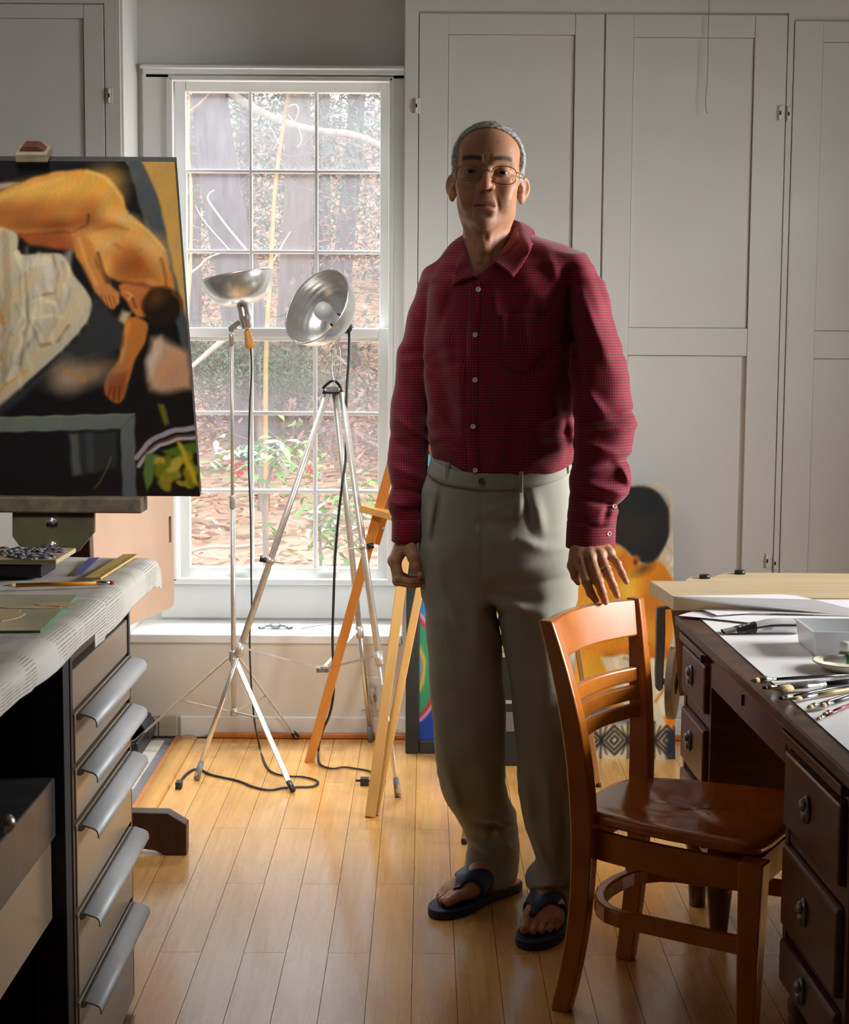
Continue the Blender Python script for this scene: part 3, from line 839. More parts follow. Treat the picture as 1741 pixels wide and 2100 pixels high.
# ---- canvas on the studio easel
cXr = aty(410, 1018, 4.30).x
cYb = 4.30; cYt = cXr / (aty(358, 332, 1.0).x)
zb = aty(410, 1018, cYb).z; zt = aty(358, 332, cYt).z
cXl = -1.30
P1 = Paint(-20, 325, 420, 1030, 1.6, (20, 20, 21))
P1.poly([(255, 325), (370, 325), (392, 690), (370, 640), (345, 540), (315, 430)], (176, 136, 66), 2, c2=(206, 160, 84), grad=((300, 340), (375, 640)))
P1.poly([(258, 325), (284, 325), (322, 400), (345, 500), (362, 580), (384, 660), (388, 720), (370, 700), (345, 590), (300, 470), (275, 380)], (70, 74, 76), 3)
P1.poly([(-20, 376), (40, 374), (20, 384), (-20, 392)], (140, 132, 140), 3)
# reclining figure
P1.poly([(20, 470), (170, 476), (176, 520), (60, 502)], (150, 78, 38), 5)
P1.poly([(-20, 400), (30, 380), (80, 360), (130, 350), (175, 349), (215, 360), (245, 392), (264, 440), (300, 468), (335, 505), (350, 560), (356, 600), (330, 600), (300, 585), (250, 580), (215, 560), (190, 520), (150, 476), (60, 477), (-20, 470)], (196, 134, 58), 3)
P1.ell(90, 390, 120, 22, (214, 164, 74), .7, .75, -.16)
P1.ell(70, 435, 90, 22, (168, 100, 44), .8, .8, -.05)
P1.ell(120, 462, 90, 13, (120, 60, 26), .8, .85)
P1.ell(215, 390, 34, 40, (206, 150, 66), .8, .8)
P1.ell(180, 445, 20, 30, (140, 76, 34), .8, .7, .5)
P1.line([(150, 477), (178, 462), (182, 440)], 5, (84, 42, 20), 4, .8)
P1.ell(255, 450, 36, 14, (226, 180, 112), .8, .7, .4)
P1.ell(215, 500, 52, 24, (222, 164, 92), .8, .85, .25)
P1.ell(275, 545, 40, 34, (140, 66, 28), .8, .85)
P1.ell(325, 520, 22, 34, (214, 158, 92), .8, .85, -.5)
P1.ell(216, 548, 14, 22, (222, 160, 84), .7, .8)
P1.poly([(148, 478), (165, 470), (190, 500), (200, 545), (222, 590), (200, 606), (180, 570), (156, 525)], (194, 124, 58), 4)
P1.line([(162, 490), (178, 540), (200, 590)], 7, (224, 160, 88), 7, .7)
P1.line([(200, 520), (214, 560), (226, 582)], 6, (110, 54, 24), 6, .8)
P1.poly([(192, 588), (222, 580), (246, 600), (244, 622), (232, 636), (222, 632), (206, 614)], (196, 122, 66), 3)
for k in range(4): P1.line([(208 + k * 8, 606), (216 + k * 7, 632)], 2, (112, 56, 30), 2, .8)
P1.poly([(330, 560), (352, 556), (360, 600), (356, 640), (338, 620)], (200, 130, 62), 4)
P1.poly([(244, 586), (270, 572), (305, 572), (320, 600), (300, 650), (280, 652), (262, 622), (248, 606)], (186, 108, 54), 3)
P1.ell(310, 580, 12, 8, (206, 128, 70), .5)
P1.line([(258, 600), (270, 606), (262, 616)], 4, (226, 160, 96), 3, .8)
P1.line([(272, 612), (280, 630)], 4, (110, 52, 26), 3, .8)
P1.ell(332, 628, 40, 40, (34, 22, 15), .12)
P1.ell(320, 612, 22, 14, (96, 58, 24), .9, .8, -.5)
P1.line([(354, 600), (368, 614), (372, 640)], 5, (120, 80, 30), 4, .7)
P1.poly([(252, 636), (268, 640), (262, 668), (240, 660)], (196, 166, 126), 5)
P1.poly([(262, 650), (282, 652), (302, 664), (300, 694), (276, 742), (266, 776), (258, 806), (248, 824), (238, 826), (228, 820), (216, 806), (214, 786), (226, 762), (244, 734), (246, 690)], (190, 112, 50), 3)
P1.line([(262, 664), (256, 700), (250, 740)], 9, (216, 146, 74), 8, .8)
P1.poly([(218, 770), (262, 760), (256, 806), (240, 826), (216, 806)], (132, 66, 38), 6, .8)
for k in range(3): P1.line([(226 + k * 10, 792), (222 + k * 11, 822)], 2, (66, 30, 20), 2, .8)
P1.line([(266, 442), (300, 470), (338, 512)], 5, (236, 196, 130), 6, .6)
P1.line([(250, 578), (296, 584), (328, 598)], 6, (104, 50, 22), 7, .65)
P1.ell(296, 498, 30, 15, (230, 176, 108), .8, .6, .6)
P1.line([(178, 351), (214, 362), (243, 393), (260, 434)], 6, (234, 190, 102), 8, .55)
P1.line([(196, 470), (230, 462), (262, 470)], 5, (150, 84, 36), 7, .55)
P1.line([(236, 500), (262, 520), (290, 512)], 6, (168, 92, 40), 8, .6)
P1.line([(330, 530), (338, 556), (340, 590)], 5, (120, 58, 26), 6, .6)
P1.line([(-20, 412), (60, 384), (130, 366)], 8, (226, 178, 92), 10, .5)
P1.ell(20, 440, 60, 16, (150, 84, 36), .9, .6)
# drapery
P1.poly([(-20, 460), (14, 470), (36, 482), (42, 520), (108, 518), (134, 528), (150, 560), (176, 594), (190, 630), (176, 664), (140, 706), (100, 744), (50, 790), (0, 838), (-20, 850)], (196, 182, 150), 3)
for (p, w_, c_, a_) in [([(36, 520), (52, 560), (46, 700), (20, 780)], 14, (226, 214, 184), .8), ([(10, 480), (16, 600), (6, 760)], 16, (168, 146, 112), .7), ([(52, 560), (58, 660), (40, 760)], 7, (146, 126, 96), .8),
                       ([(108, 522), (118, 560), (112, 600), (70, 610)], 6, (150, 132, 106), .8), ([(60, 540), (96, 534), (104, 590)], 18, (216, 204, 186), .8), ([(76, 612), (110, 620), (126, 650)], 9, (226, 212, 180), .8),
                       ([(130, 540), (142, 600), (128, 642)], 8, (158, 138, 100), .8), ([(150, 600), (170, 630), (150, 660)], 12, (206, 184, 160), .8), ([(60, 660), (86, 710), (120, 700), (140, 668)], 7, (140, 124, 96), .8),
                       ([(76, 672), (84, 700)], 8, (226, 208, 184), .8), ([(104, 680), (110, 704)], 7, (222, 206, 184), .8), ([(70, 650), (124, 646)], 10, (228, 214, 170), .7), ([(0, 800), (40, 770), (50, 762)], 5, (214, 150, 50), .8), ([(-6, 640), (6, 660)], 14, (200, 120, 50), .8)]:
    P1.line(p, w_, c_, 6, a_)
rd_ = random.Random(12)
for k in range(34):
    x_ = rd_.uniform(-10, 165); y_ = rd_.uniform(500, 800 - max(0, x_) * .75)
    L2 = [(x_, y_), (x_ + rd_.uniform(-14, 18), y_ + rd_.uniform(12, 40)), (x_ + rd_.uniform(-22, 20), y_ + rd_.uniform(40, 76))]
    P1.line(L2, rd_.uniform(4, 11), rd_.choice([(226, 216, 190), (166, 148, 116), (236, 226, 204), (150, 132, 104), (206, 188, 150), (210, 186, 164)]), 9, .5)
P1.poly([(192, 600), (228, 640), (250, 668), (246, 716), (180, 736), (110, 760), (30, 832), (-20, 860), (-20, 846), (50, 792), (120, 728), (180, 664)], (48, 50, 50), 6)
P1.ell(172, 768, 66, 26, (150, 124, 96), .6, .9, -.25)
P1.ell(138, 772, 26, 30, (176, 150, 126), .8, .8)
P1.line([(132, 760), (160, 770), (176, 782)], 5, (186, 124, 56), 6, .8)
P1.poly([(312, 694), (330, 690), (388, 724), (394, 796), (330, 806), (308, 800), (300, 750)], (196, 154, 124), 9)
P1.ell(350, 760, 34, 30, (200, 140, 104), .8, .8)
P1.poly([(330, 690), (330, 720), (306, 780), (300, 740)], (216, 196, 176), 8, .8)
P1.poly([(322, 828), (336, 828), (348, 870), (338, 874)], (104, 100, 30), 3)
# painted frame and flowers
P1.poly([(-20, 856), (276, 848), (280, 1030), (252, 1030), (246, 880), (-20, 888)], (112, 120, 108), 2, c2=(92, 94, 100), grad=((100, 850), (270, 1020)))
P1.line([(246, 880), (276, 849)], 2, (70, 74, 70), 2, .7)
P1.line([(-20, 857), (276, 849)], 3, (150, 150, 120), 2, .6)
P1.poly([(-20, 889), (245, 882), (250, 1030), (-20, 1030)], (24, 23, 24), 2)
P1.poly([(143, 888), (240, 884), (240, 960), (150, 976)], (46, 50, 50), 5)
P1.poly([(143, 890), (160, 888), (166, 974), (148, 976)], (96, 98, 92), 4, .8)
P1.poly([(176, 888), (190, 888), (194, 968), (182, 968)], (74, 78, 74), 5, .7)
P1.line([(228, 936), (216, 970), (194, 1002)], 3, (150, 96, 30), 3, .7)
P1.poly([(282, 940), (310, 905), (350, 884), (402, 874), (420, 874), (420, 1030), (300, 1030)], (16, 16, 17), 3)
arc = [(281, 938), (300, 912), (326, 894), (360, 882), (410, 877)]
P1.line(arc, 11, (160, 150, 158), 3)
P1.line([(a + 2, b_ + 12) for a, b_ in arc], 4, (96, 60, 48), 2)
P1.line([(a + 3, b_ + 19) for a, b_ in arc], 8, (182, 166, 162), 3)
P1.poly([(300, 930), (322, 932), (312, 990), (302, 1008), (292, 970)], (92, 120, 58), 3)
P1.poly([(330, 925), (400, 905), (412, 925), (380, 935), (350, 935)], (84, 110, 34), 3)
rr_ = random.Random(9)
for k in range(26):
    a, b_ = rr_.uniform(322, 404), rr_.uniform(932, 998)
    P1.ell(a, b_, rr_.uniform(8, 17), rr_.uniform(6, 13), rr_.choice([(170, 158, 40), (134, 140, 36), (196, 176, 62), (112, 120, 30), (150, 130, 30)]), .3, .9, rr_.uniform(0, 3))
P1.poly([(362, 905), (372, 908), (400, 970), (410, 1000), (396, 990)], (204, 174, 30), 3)
P1.poly([(-20, 1004), (10, 1020), (14, 1032), (-20, 1032)], (200, 60, 20), 3)
P1.grain(7)
EZ = thing('studio_easel', 'dark wooden studio easel with a paint-crusted tray and clamp holding the big canvas', 'easel', (-0.93, 4.5, 0))
CV = thing('figure_painting', 'large unframed oil painting of a reclining figure and drapery on the studio easel', 'painting', ((cXl + cXr)/2, cYb, zb))
tl_dir = (Vector((cXr, cYt, zt)) - Vector((cXr, cYb, zb)))
nrm = Vector((1, 0, 0)).cross(tl_dir.normalized()).normalized()      # towards the camera
if nrm.y > 0: nrm = -nrm
painted(CV, (cXl, cYb, zb), (cXr, cYb, zb), Vector((cXl, cYt, zt)), P1, 330, 420)
bk = -nrm * 0.032
MB().prism([Vector((cXl, cYb, zb)) + bk * .02, Vector((cXr, cYb, zb)) + bk * .02, Vector((cXr, cYt, zt)) + bk * .02, Vector((cXl, cYt, zt)) + bk * .02], bk).build('stretcher', M_canvas_edge, CV)
# easel parts
M_dwood = mat('dark_easel_wood', S(72, 38, 26), S(48, 24, 18), scale=6, stretch=(6, 1, 1), rough=0.4, bump=0.1)
M_crust = mat('paint_crusted_wood', S(96, 82, 60), S(58, 48, 38), scale=26, rough=0.7, bump=0.9, contrast=0.2)
M_crust2 = mat('paint_stained_plate', S(86, 80, 52), S(52, 48, 34), scale=11, rough=0.5, bump=0.2, contrast=0.3)
M_block = mat('worn_grey_wood', S(118, 106, 82), S(84, 74, 56), scale=20, stretch=(1, 1, 5), rough=0.7, bump=0.5)
def tp(px, py, Y): return aty(px, py, Y)
tray_l, tray_r = aty(-190, 1040, cYb), aty(295, 1040, cYb)
mb = MB(); pz0, pz1 = aty(150, 1052, cYb - .03).z, zb - 0.002
mb.box((tray_l.x, cYb - .035, pz0), (tray_r.x, cYb + .06, pz1)); mb.build('tray', M_crust, EZ, bevel=0.004)
Y = cYb - .02
pl = [(25, 1046), (193, 1046), (193, 1092), (160, 1132), (48, 1132), (25, 1100)]
mb = MB().prism([aty(a, b_, Y) for a, b_ in pl], (0, .02, 0)); mb.build('bracket_plate', M_crust2, EZ, bevel=0.002)
for (a, b_) in ((107, 1068), (108, 1117)):
    c = aty(a, b_, Y - .001); mb = MB().lathe([(0, .014), (.004, .014), (.005, .006), (.009, .006), (.010, 0)], c, (0, -1, 0), 10); mb.box((c.x-.014, c.y-.012, c.z-.003), (c.x+.014, c.y-.005, c.z+.003)); mb.build('wing_bolt', M_steel, EZ)
mastx = -0.925
mb = MB(); mb.beam((mastx, 4.50, 0.10), (mastx, cYb + .10, zb), .075, .05, up=(0, 1, 0)); 
topm = Vector((mastx, cYt, zt)) + bk * 2.2
mb.beam(Vector((mastx, cYb + .085, zb - .02)), topm - tl_dir.normalized() * .02, .075, .03, up=(0, 1, 0)); mb.build('mast', M_dwood, EZ, bevel=.003)
# foot board facing the camera
Yf_ = atz(382, 1755).y
fp = [(150, 1664), (342, 1668), (382, 1692), (382, 1755), (343, 1757), (318, 1745), (290, 1741), (262, 1740), (130, 1740), (90, 1757), (40, 1757), (40, 1690), (90, 1664)]
MB().prism([aty(a, b_, Yf_) for a, b_ in fp], (0, .05, 0)).build('foot_board', M_dwood, EZ, bevel=.003)
MB().box((mastx - .25, Yf_ + .04, .03), (mastx + .06, Yf_ + .42, .10)).build('base_frame', M_dwood, EZ, bevel=.004)
# top clamp
tc = aty(66, 318, cYt - .01)
mb = MB(); o_ = Vector((tc.x, cYt, zt)); d_ = tl_dir.normalized(); n_ = nrm
def clampbox(mb, w, lo, hi, a, b_): 
    P = []
    for k in (lo, hi):
        for (i, j) in ((-1, a), (1, a), (1, b_), (-1, b_)): P.append(o_ + Vector((i * w / 2, 0, 0)) + n_ * j + d_ * k)
    mb.add(P, [(0,1,2,3),(7,6,5,4),(0,4,5,1),(1,5,6,2),(2,6,7,3),(3,7,4,0)])
clampbox(mb, .074, .002, .024, -.05, .018); mb.build('clamp_block', M_block, EZ, bevel=.003)
mb = MB(); q = [(-.030, .024), (-.018, .038), (.014, .038), (.030, .024)]
mb.prism([o_ + Vector((a, 0, 0)) + d_ * b_ - n_ * .03 for a, b_ in q], n_ * .035); mb.build('clamp_cap', M_dwood, EZ, bevel=.002)

# ---- desk (front with drawers faces left, towards the sitter)
ZD = 0.70
A0 = atz(1386, 1263, ZD)
e1 = Vector((-0.033, 1, 0)).normalized(); e2 = Vector((e1.y, -e1.x, 0))     # away, right
DL = 1.52
def dk(s, t, z): return A0 - e1 * s + e2 * t + Vector((0, 0, z - A0.z))
M_desk = mat('dark_desk_wood', S(112, 66, 38), S(78, 42, 24), scale=5, stretch=(2, 2, 10), rough=0.35, bump=0.05, coat=0.15)
M_desk_top = mat('worn_dark_desk_edge', S(96, 58, 36), S(58, 34, 22), scale=14, stretch=(1, 1, 1), rough=0.4, bump=0.3, contrast=0.15)
M_deskin = mat('dark_desk_inside', S(50, 28, 17), S(36, 20, 13), rough=0.6)
M_pull = mat('dark_pull_metal', S(150, 150, 152), S(104, 102, 100), scale=30, rough=0.3, metal=0.8)
DK = thing('writing_desk', 'dark wooden pedestal desk with many drawers and turned legs', 'desk', dk(DL/2, .38, 0))
def dbox(mb, s0, s1, t0, t1, z0, z1):
    P = [dk(s, t, z) for z in (z0, z1) for (s, t) in ((s0, t0), (s1, t0), (s1, t1), (s0, t1))]
    return mb.add(P, [(0,1,2,3),(7,6,5,4),(0,4,5,1),(1,5,6,2),(2,6,7,3),(3,7,4,0)])
mb = MB(); dbox(mb, -.012, DL, 0, .80, .676, ZD); mb.build('desk_top', M_desk_top, DK, bevel=.004, seg=3)
mb = MB(); dbox(mb, -.004, DL - .01, .012, .79, .664, .676); mb.build('edge_moulding', M_desk_top, DK, bevel=.003)
def pedestal(s0, s1, drawers):
    mb = MB(); zb_ = .20
    dbox(mb, s0, s0 + .022, .024, .76, zb_, .664); dbox(mb, s1 - .022, s1, .024, .76, zb_, .664); dbox(mb, s0, s1, .74, .76, zb_, .664); dbox(mb, s0, s1, .024, .76, zb_, zb_ + .02)
    pd = mb.build('pedestal', M_desk, DK, bevel=.002)
    mb = MB(); dbox(mb, s0 + .02, s1 - .02, .06, .12, zb_ + .02, .66); mb.build('drawer_case', M_deskin, DK)
    zs = [.664] + [v for d in drawers for v in d] + [zb_]
    for k in range(0, len(zs), 2):
        mb = MB(); dbox(mb, s0 + .022, s1 - .022, .027, .06, zs[k+1], zs[k]); mb.build('drawer_rail', M_desk, DK, bevel=.001)
    for (zt_, zb2) in drawers:
        mb = MB(); dbox(mb, s0 + .026, s1 - .026, .012, .05, zb2 + .003, zt_ - .003)
        dr = mb.build('drawer', M_desk, DK, bevel=.006, seg=2)
        zc = (zt_ + zb2) / 2 + .005; sc = (s0 + s1) / 2 - .01
        pm = MB(); c = dk(sc, .012, zc)
        R3 = Matrix(((e2.x, -e1.x, 0), (e2.y, -e1.y, 0), (0, 0, 1)))
        pm.ball(c - e2 * .002, (.008, .018, .0255), 16, 8, R3); pm.ball(c - e2 * .007 + Vector((0, 0, .008)), (.009, .014, .012), 14, 8, R3); pm.ball(c - e2 * .006 - Vector((0, 0, .010)), (.007, .012, .012), 12, 8, R3)
        pm.build('pull', M_pull, dr)
    for (s, t) in ((s0 + .035, .06), (s1 - .035, .06), (s0 + .035, .72), (s1 - .035, .72)):
        c = dk(s, t, 0)
        MB().lathe([(0, 0), (.019, 0), (.021, .03), (.026, .09), (.029, .12), (.0295, .13), (.026, .137), (.030, .145), (.031, .165), (.026, .172), (.029, .18), (.029, .205), (0, .205)], c, (0, 0, 1), 18).build('turned_leg', M_desk, DK)
pedestal(.0, .315, [(.640, .522), (.492, .362), (.344, .215)])
pedestal(.985, 1.39, [(.632, .490), (.458, .305), (.285, .200)])
mb = MB(); dbox(mb, .004, .31, .008, .05, .645, .6635); mb.build('slide_board', M_desk, DK, bevel=.002)
c = dk(.300, .006, .654); MB().box((c.x - .006, c.y - .008, c.z - .008), (c.x + .004, c.y + .006, c.z + .008)).build('slide_stop', M_deskin, DK, bevel=.002)
mb = MB(); dbox(mb, .992, 1.38, .008, .05, .645, .6635); mb.build('slide_board', M_desk, DK, bevel=.002)
mb = MB(); dbox(mb, .318, .980, .022, .045, .594, .664); kd = mb.build('knee_drawer', M_desk, DK, bevel=.003)
mb = MB(); dbox(mb, .63, .636, .018, .0225, .624, .646); mb.build('keyhole_plate', M_deskin, kd)
mb = MB(); dbox(mb, .315, .985, .05, .75, .588, .598); mb.build('knee_panel', M_deskin, DK)
mb = MB(); dbox(mb, .315, .985, .72, .75, .22, .61); mb.build('modesty_panel', M_deskin, DK)

# ---- pine table behind the desk, with plank top
M_pine = mat('pale_pine', S(214, 194, 156), S(198, 174, 132), scale=5, stretch=(.8, 12, 12), rough=0.45, objrand=0.04)
M_pine_end = mat('pine_end', S(206, 168, 116), S(184, 146, 96), scale=20, rough=0.6)
PZ = .742
PT = thing('pine_table', 'pale pine plank table standing behind the dark desk', 'table', (1.2, 4.3, 0))
def patz(px, py): return atz(px, py, PZ)
f0, n0 = patz(1332, 1191), patz(1382, 1224)
dd = Vector((1, -.012, 0))
def planktop(a, b_, x1, name='plank'):
    P = [a, b_, Vector((x1, b_.y - .012, PZ)), Vector((x1, a.y - .012, PZ))]
    mb = MB().prism([p - Vector((0, 0, .034)) for p in P], (0, 0, .034)); return mb.build(name, M_pine, PT, bevel=.0015)
planktop(f0, n0, 2.2)
a2 = patz(1414, 1183); planktop(a2 + Vector((0, 0, 0)), Vector((f0.x + .09, f0.y + .004, PZ)), 2.2)
a3 = patz(1489, 1174); planktop(a3, Vector((a2.x + .06, a2.y + .004, PZ)), 2.2)
for (px, py) in ((1445, 1184), (1517, 1175)):
    c = atz(px, py + 2, PZ); MB().lathe([(0, 0), (.0145, 0), (.0145, .008), (.012, .0105), (0, .0105)], c, (0, 0, 1), 16).build('knob', M_black, PT)
for (x, y) in ((.78, 4.50), (2.05, 4.12), (2.05, 4.50)):
    MB().box((x - .025, y - .025, 0), (x + .025, y + .025, PZ - .034)).build('leg', M_pine, PT, bevel=.002)
# slanting pine side board beside the desk end
q = [(1380, 1240), (1392, 1250), (1394, 1330), (1393.5, 1428), (1390, 1400), (1384, 1310), (1376, 1252)]
MB().prism([aty(a, b_, 4.07) for a, b_ in q], (.05, .02, 0)).build('side_board', M_pine_end, PT, bevel=.001)
# grey bracket with a paper roll, hung on the pine table
M_grey = mat('grey_painted_metal', S(138, 138, 142), S(116, 116, 120), scale=20, rough=0.4)
M_roll = mat('roll_paper', S(214, 202, 182), S(196, 182, 160), scale=40, rough=0.7)
c = aty(1355, 1330, 4.14)
TR = thing('paper_roll_holder', 'grey metal bracket with a paper roll hanging beside the desk', 'roll holder', (c.x, 4.14, aty(1355, 1425, 4.14).z))
mb = MB().prism([aty(a, b_, 4.13) for a, b_ in ((1347, 1246), (1365, 1249), (1365, 1300), (1360, 1412), (1352, 1419), (1345, 1412), (1344, 1380))], (0, .022, 0)); mb.build('bracket_arm', M_grey, TR, bevel=.003)
mb = MB(); a = aty(1352, 1247, 4.14); mb.beam(a, a + Vector((.06, 0.0, 0.004)), .02, .006); mb.build('hook', M_grey, TR)
ax = Vector((.93, -.26, 0)).normalized()
rc = aty(1377, 1401, 4.14); rr0 = .0915
mb = MB().lathe([(.028, -.006), (rr0, -.006), (rr0, .012), (.028, .012), (.028, -.006)], rc, ax, 40, smooth=False); mb.build('paper_roll', M_roll, TR, bevel=.001)
mb = MB().lathe([(.018, -.008), (.0275, -.008), (.0275, .014), (.018, .014), (.018, -.008)], rc, ax, 24, smooth=False); mb.build('hub', M_black, TR)
mb = MB().beam(aty(1358, 1397, 4.14), rc + ax * .01, .014, .014); mb.build('spindle', M_grey, TR)

# ---- things on the desk
M_paper = mat('white_paper', S(238, 238, 238), S(233, 233, 234), scale=3, rough=0.7)
mb = MB()
pp = [dk(.012, .016, 0), dk(DL - .03, .016, 0), dk(DL - .03, .78, 0), dk(.012, .78, 0)]
pp = [Vector((p.x, p.y, ZD + .0008)) for p in pp]
pp = [dk(.04, .05, ZD + .0008), dk(DL - .03, .038, ZD + .0008), dk(DL - .03, .78, ZD + .0008), dk(.04, .78, ZD + .0008)]
top('desk_blotter_sheet', 'large white paper sheet covering the desk top', 'paper', mb.prism(pp, (0, 0, .0012)), M_paper)
def sheet(name, label, outline, zf, cat='paper', m=M_paper, th=.0008):
    mb = MB(); P = [atz(a, b_, zf(i)) for i, (a, b_) in enumerate(outline)]
    mb.prism(P, (0, 0, th)); return top(name, label, cat, mb, m)
o1 = [(1376, 1223), (1600, 1219), (1632, 1222), (1668, 1230), (1800, 1230), (1800, 1262), (1720, 1260), (1600, 1258), (1540, 1257), (1470, 1262), (1420, 1242)]
sheet('paper_sheet', 'curled white paper sheet lying half over the pine plank', o1, lambda i: PZ + .001 if i < 5 else ZD + .012)
o2 = [(1391, 1263), (1428, 1252), (1560, 1262), (1600, 1258), (1760, 1262), (1800, 1300), (1560, 1280), (1470, 1270)]
sheet('paper_sheet', 'white paper sheet with a pointed corner over the desk edge', o2, lambda i: ZD + .006)
# paint tube
M_tube = mat('white_tube_print', S(226, 226, 226), S(206, 208, 210), scale=30, rough=0.3)
M_tubeblk = mat('black_print', S(26, 26, 30), rough=0.4)
M_alu = mat('bright_aluminium', S(214, 212, 208), S(196, 194, 190), scale=20, stretch=(1, 1, 8), rough=0.24, metal=1.0)
a, b_ = atz(1482, 1292, ZD + .01), atz(1640, 1285, ZD + .018)
d = (b_ - a); L_ = d.length
PTB = thing('paint_tube', 'large white paint tube with a black label lying on the white paper', 'paint tube', atz(1560, 1290, ZD + .003))
def tube_loft(fr0, fr1, r_add=0):
    P = []; n = 16; m = 8
    dn = d.normalized(); sd = dn.cross(Vector((0, 0, 1))).normalized()
    mb = MB()
    def f(u, v):
        t = fr0 + (fr1 - fr0) * v
        k = min(1, t * 1.6); hh = (.003 + .014 * k) + r_add; ww = .024 - .004 * k + r_add
        ang = 2 * math.pi * u
        c = a + dn * (L_ * t); c.z = ZD + .0035 + hh
        return c + sd * (ww * math.cos(ang)) + Vector((0, 0, hh * math.sin(ang)))
    return mb.grid(f, n, m)
tube_loft(0, .14).build('crimped_end', M_alu, PTB); tube_loft(.14, 1.0).build('tube_body', M_tube, PTB)
lb = tube_loft(.16, .42, .0006).build('black_label', M_tubeblk, PTB)
M_whiteprint = mat('white_print', S(230, 230, 230), rough=0.4)
def tube_patch(fr0, fr1, a0, a1, m, name):
    dn = d.normalized(); sd = dn.cross(Vector((0, 0, 1))).normalized()
    def f(u, v):
        t = fr0 + (fr1 - fr0) * u; k = min(1, t * 1.6); hh = .003 + .014 * k + .0012; ww = .024 - .004 * k + .0012
        ang = a0 + (a1 - a0) * v
        c = a + dn * (L_ * t); c.z = ZD + .0035 + hh - .0012
        return c + sd * (ww * math.cos(ang)) + Vector((0, 0, hh * math.sin(ang)))
    return MB().grid(f, 6, 4).build(name, m, PTB)
for k, (q0, q1) in enumerate(((.20, .235), (.25, .29), (.305, .345))): tube_patch(q0, q1, 1.0 + .1*k, 1.5, M_whiteprint, 'printed_letter')
tube_patch(.19, .99, .10, .34, M_tubeblk, 'printed_band')
for k in range(7): tube_patch(.5 + k * .018, .507 + k * .018, -.35, .02, M_tubeblk, 'printed_bar')
# white plastic box
M_plast = mat('translucent_white_plastic', S(226, 228, 230), S(216, 218, 220), scale=8, rough=0.35, trans=0.25)
c00 = atz(1634, 1322, ZD + .003); c01 = atz(1662, 1346, ZD + .003)
bx0 = Vector((c00.x, c00.y, 0)); bx1 = Vector((c01.x - .012, c01.y, 0))
def openbox(x0, y0, x1, y1, z0, z1, th=.0025):
    mb = MB(); fl_ = .006
    mb.box((x0 + fl_, y0 + fl_, z0), (x1 - fl_, y1 - fl_, z0 + th))
    for (lo, hi, dx, dy) in (((x0, y0), (x1, y0), 0, 1), ((x0, y1), (x1, y1), 0, -1), ((x0, y0), (x0, y1), 1, 0), ((x1, y0), (x1, y1), -1, 0)):
        pass
    def ring(ins, z): return [Vector((x0 + ins, y0 + ins, z)), Vector((x1 - ins, y0 + ins, z)), Vector((x1 - ins, y1 - ins, z)), Vector((x0 + ins, y1 - ins, z))]
    R = [ring(fl_, z0), ring(0, z1 - .004), ring(-.003, z1 - .004), ring(-.003, z1), ring(th, z1), ring(fl_ + th, z0 + th)]
    for i in range(5):
        mb.add(R[i] + R[i+1], [(k, (k+1) % 4, 4 + (k+1) % 4, 4 + k) for k in range(4)])
    return mb
mb = openbox(c00.x + .004, c01.y, c00.x + .23, c00.y + .035, ZD + .0025, ZD + .055)
top('plastic_box', 'open white translucent plastic box on the desk', 'box', mb, M_plast, bevel=.002)
bz_ = ZD + .006
mb = MB().tube([(c00.x + .05, c01.y + .05, bz_ + .02), (c00.x + .17, c01.y + .06, bz_ + .044)], [.006, .007], 10)
ST = top('small_paint_tube', 'small white tube with a dark cap inside the plastic box', 'paint tube', mb, M_tube)
MB().tube([(c00.x + .045, c01.y + .049, bz_ + .019), (c00.x + .058, c01.y + .051, bz_ + .0217)], .0072, 10).build('cap', M_tubeblk, ST)
# plate with tubes
M_plate = mat('cream_glazed_plate', S(232, 226, 204), S(226, 218, 194), rough=0.2, scale=5)
pc_ = atz(1742, 1356, ZD + .02)
pl_ = atz(1668, 1356, ZD + .02)
R_ = pc_.x - pl_.x
mb = MB().lathe([(0, .004), (R_*.55, .004), (R_*.62, .008), (R_*.96, .018), (R_, .019), (R_*.99, .015), (R_*.66, .001), (0, .0)], (pc_.x, pc_.y, ZD + .003), (0, 0, 1), 48)
PLT = top('cream_plate', 'shallow cream plate used as palette near the desk edge', 'plate', mb, M_plate)
M_greenp = mat('green_print', S(60, 160, 70), S(40, 130, 56), rough=0.4)
q0 = Vector((pl_.x + .014, pc_.y - .025, ZD + .028)); q1 = q0 + Vector((.12, -.012, .006))
ST2 = thing('green_banded_tube', 'white paint tube with a green band lying in the cream plate', 'paint tube', ((q0 + q1)/2 - Vector((0, 0, .012))))
MB().tube([q0, q0 + (q1-q0) * .25, q1], [.004, .011, .0125], 14, squash=.8).build('tube_body', M_tube, ST2)
MB().tube([q0 + (q1-q0) * .36, q0 + (q1-q0) * .46], .0131, 14, squash=.8).build('green_band', M_greenp, ST2)
jc = atz(1733, 1340, ZD + .03) + Vector((.008, .03, 0))
JR = thing('small_jar', 'small glass jar with a white cap standing in the cream plate', 'jar', (jc.x, jc.y, ZD + .008))
MB().lathe([(0, 0), (.012, 0), (.0135, .004), (.0135, .018), (.009, .022), (0, .022)], (jc.x, jc.y, ZD + .008), (0, 0, 1), 18).build('jar_body', mat('smoky_glass', S(120, 116, 110), rough=.15, trans=.5), JR)
MB().lathe([(0, .022), (.0115, .022), (.0125, .026), (.0125, .037), (.010, .040), (0, .040)], (jc.x, jc.y, ZD + .008), (0, 0, 1), 18).build('cap', M_plast, JR)
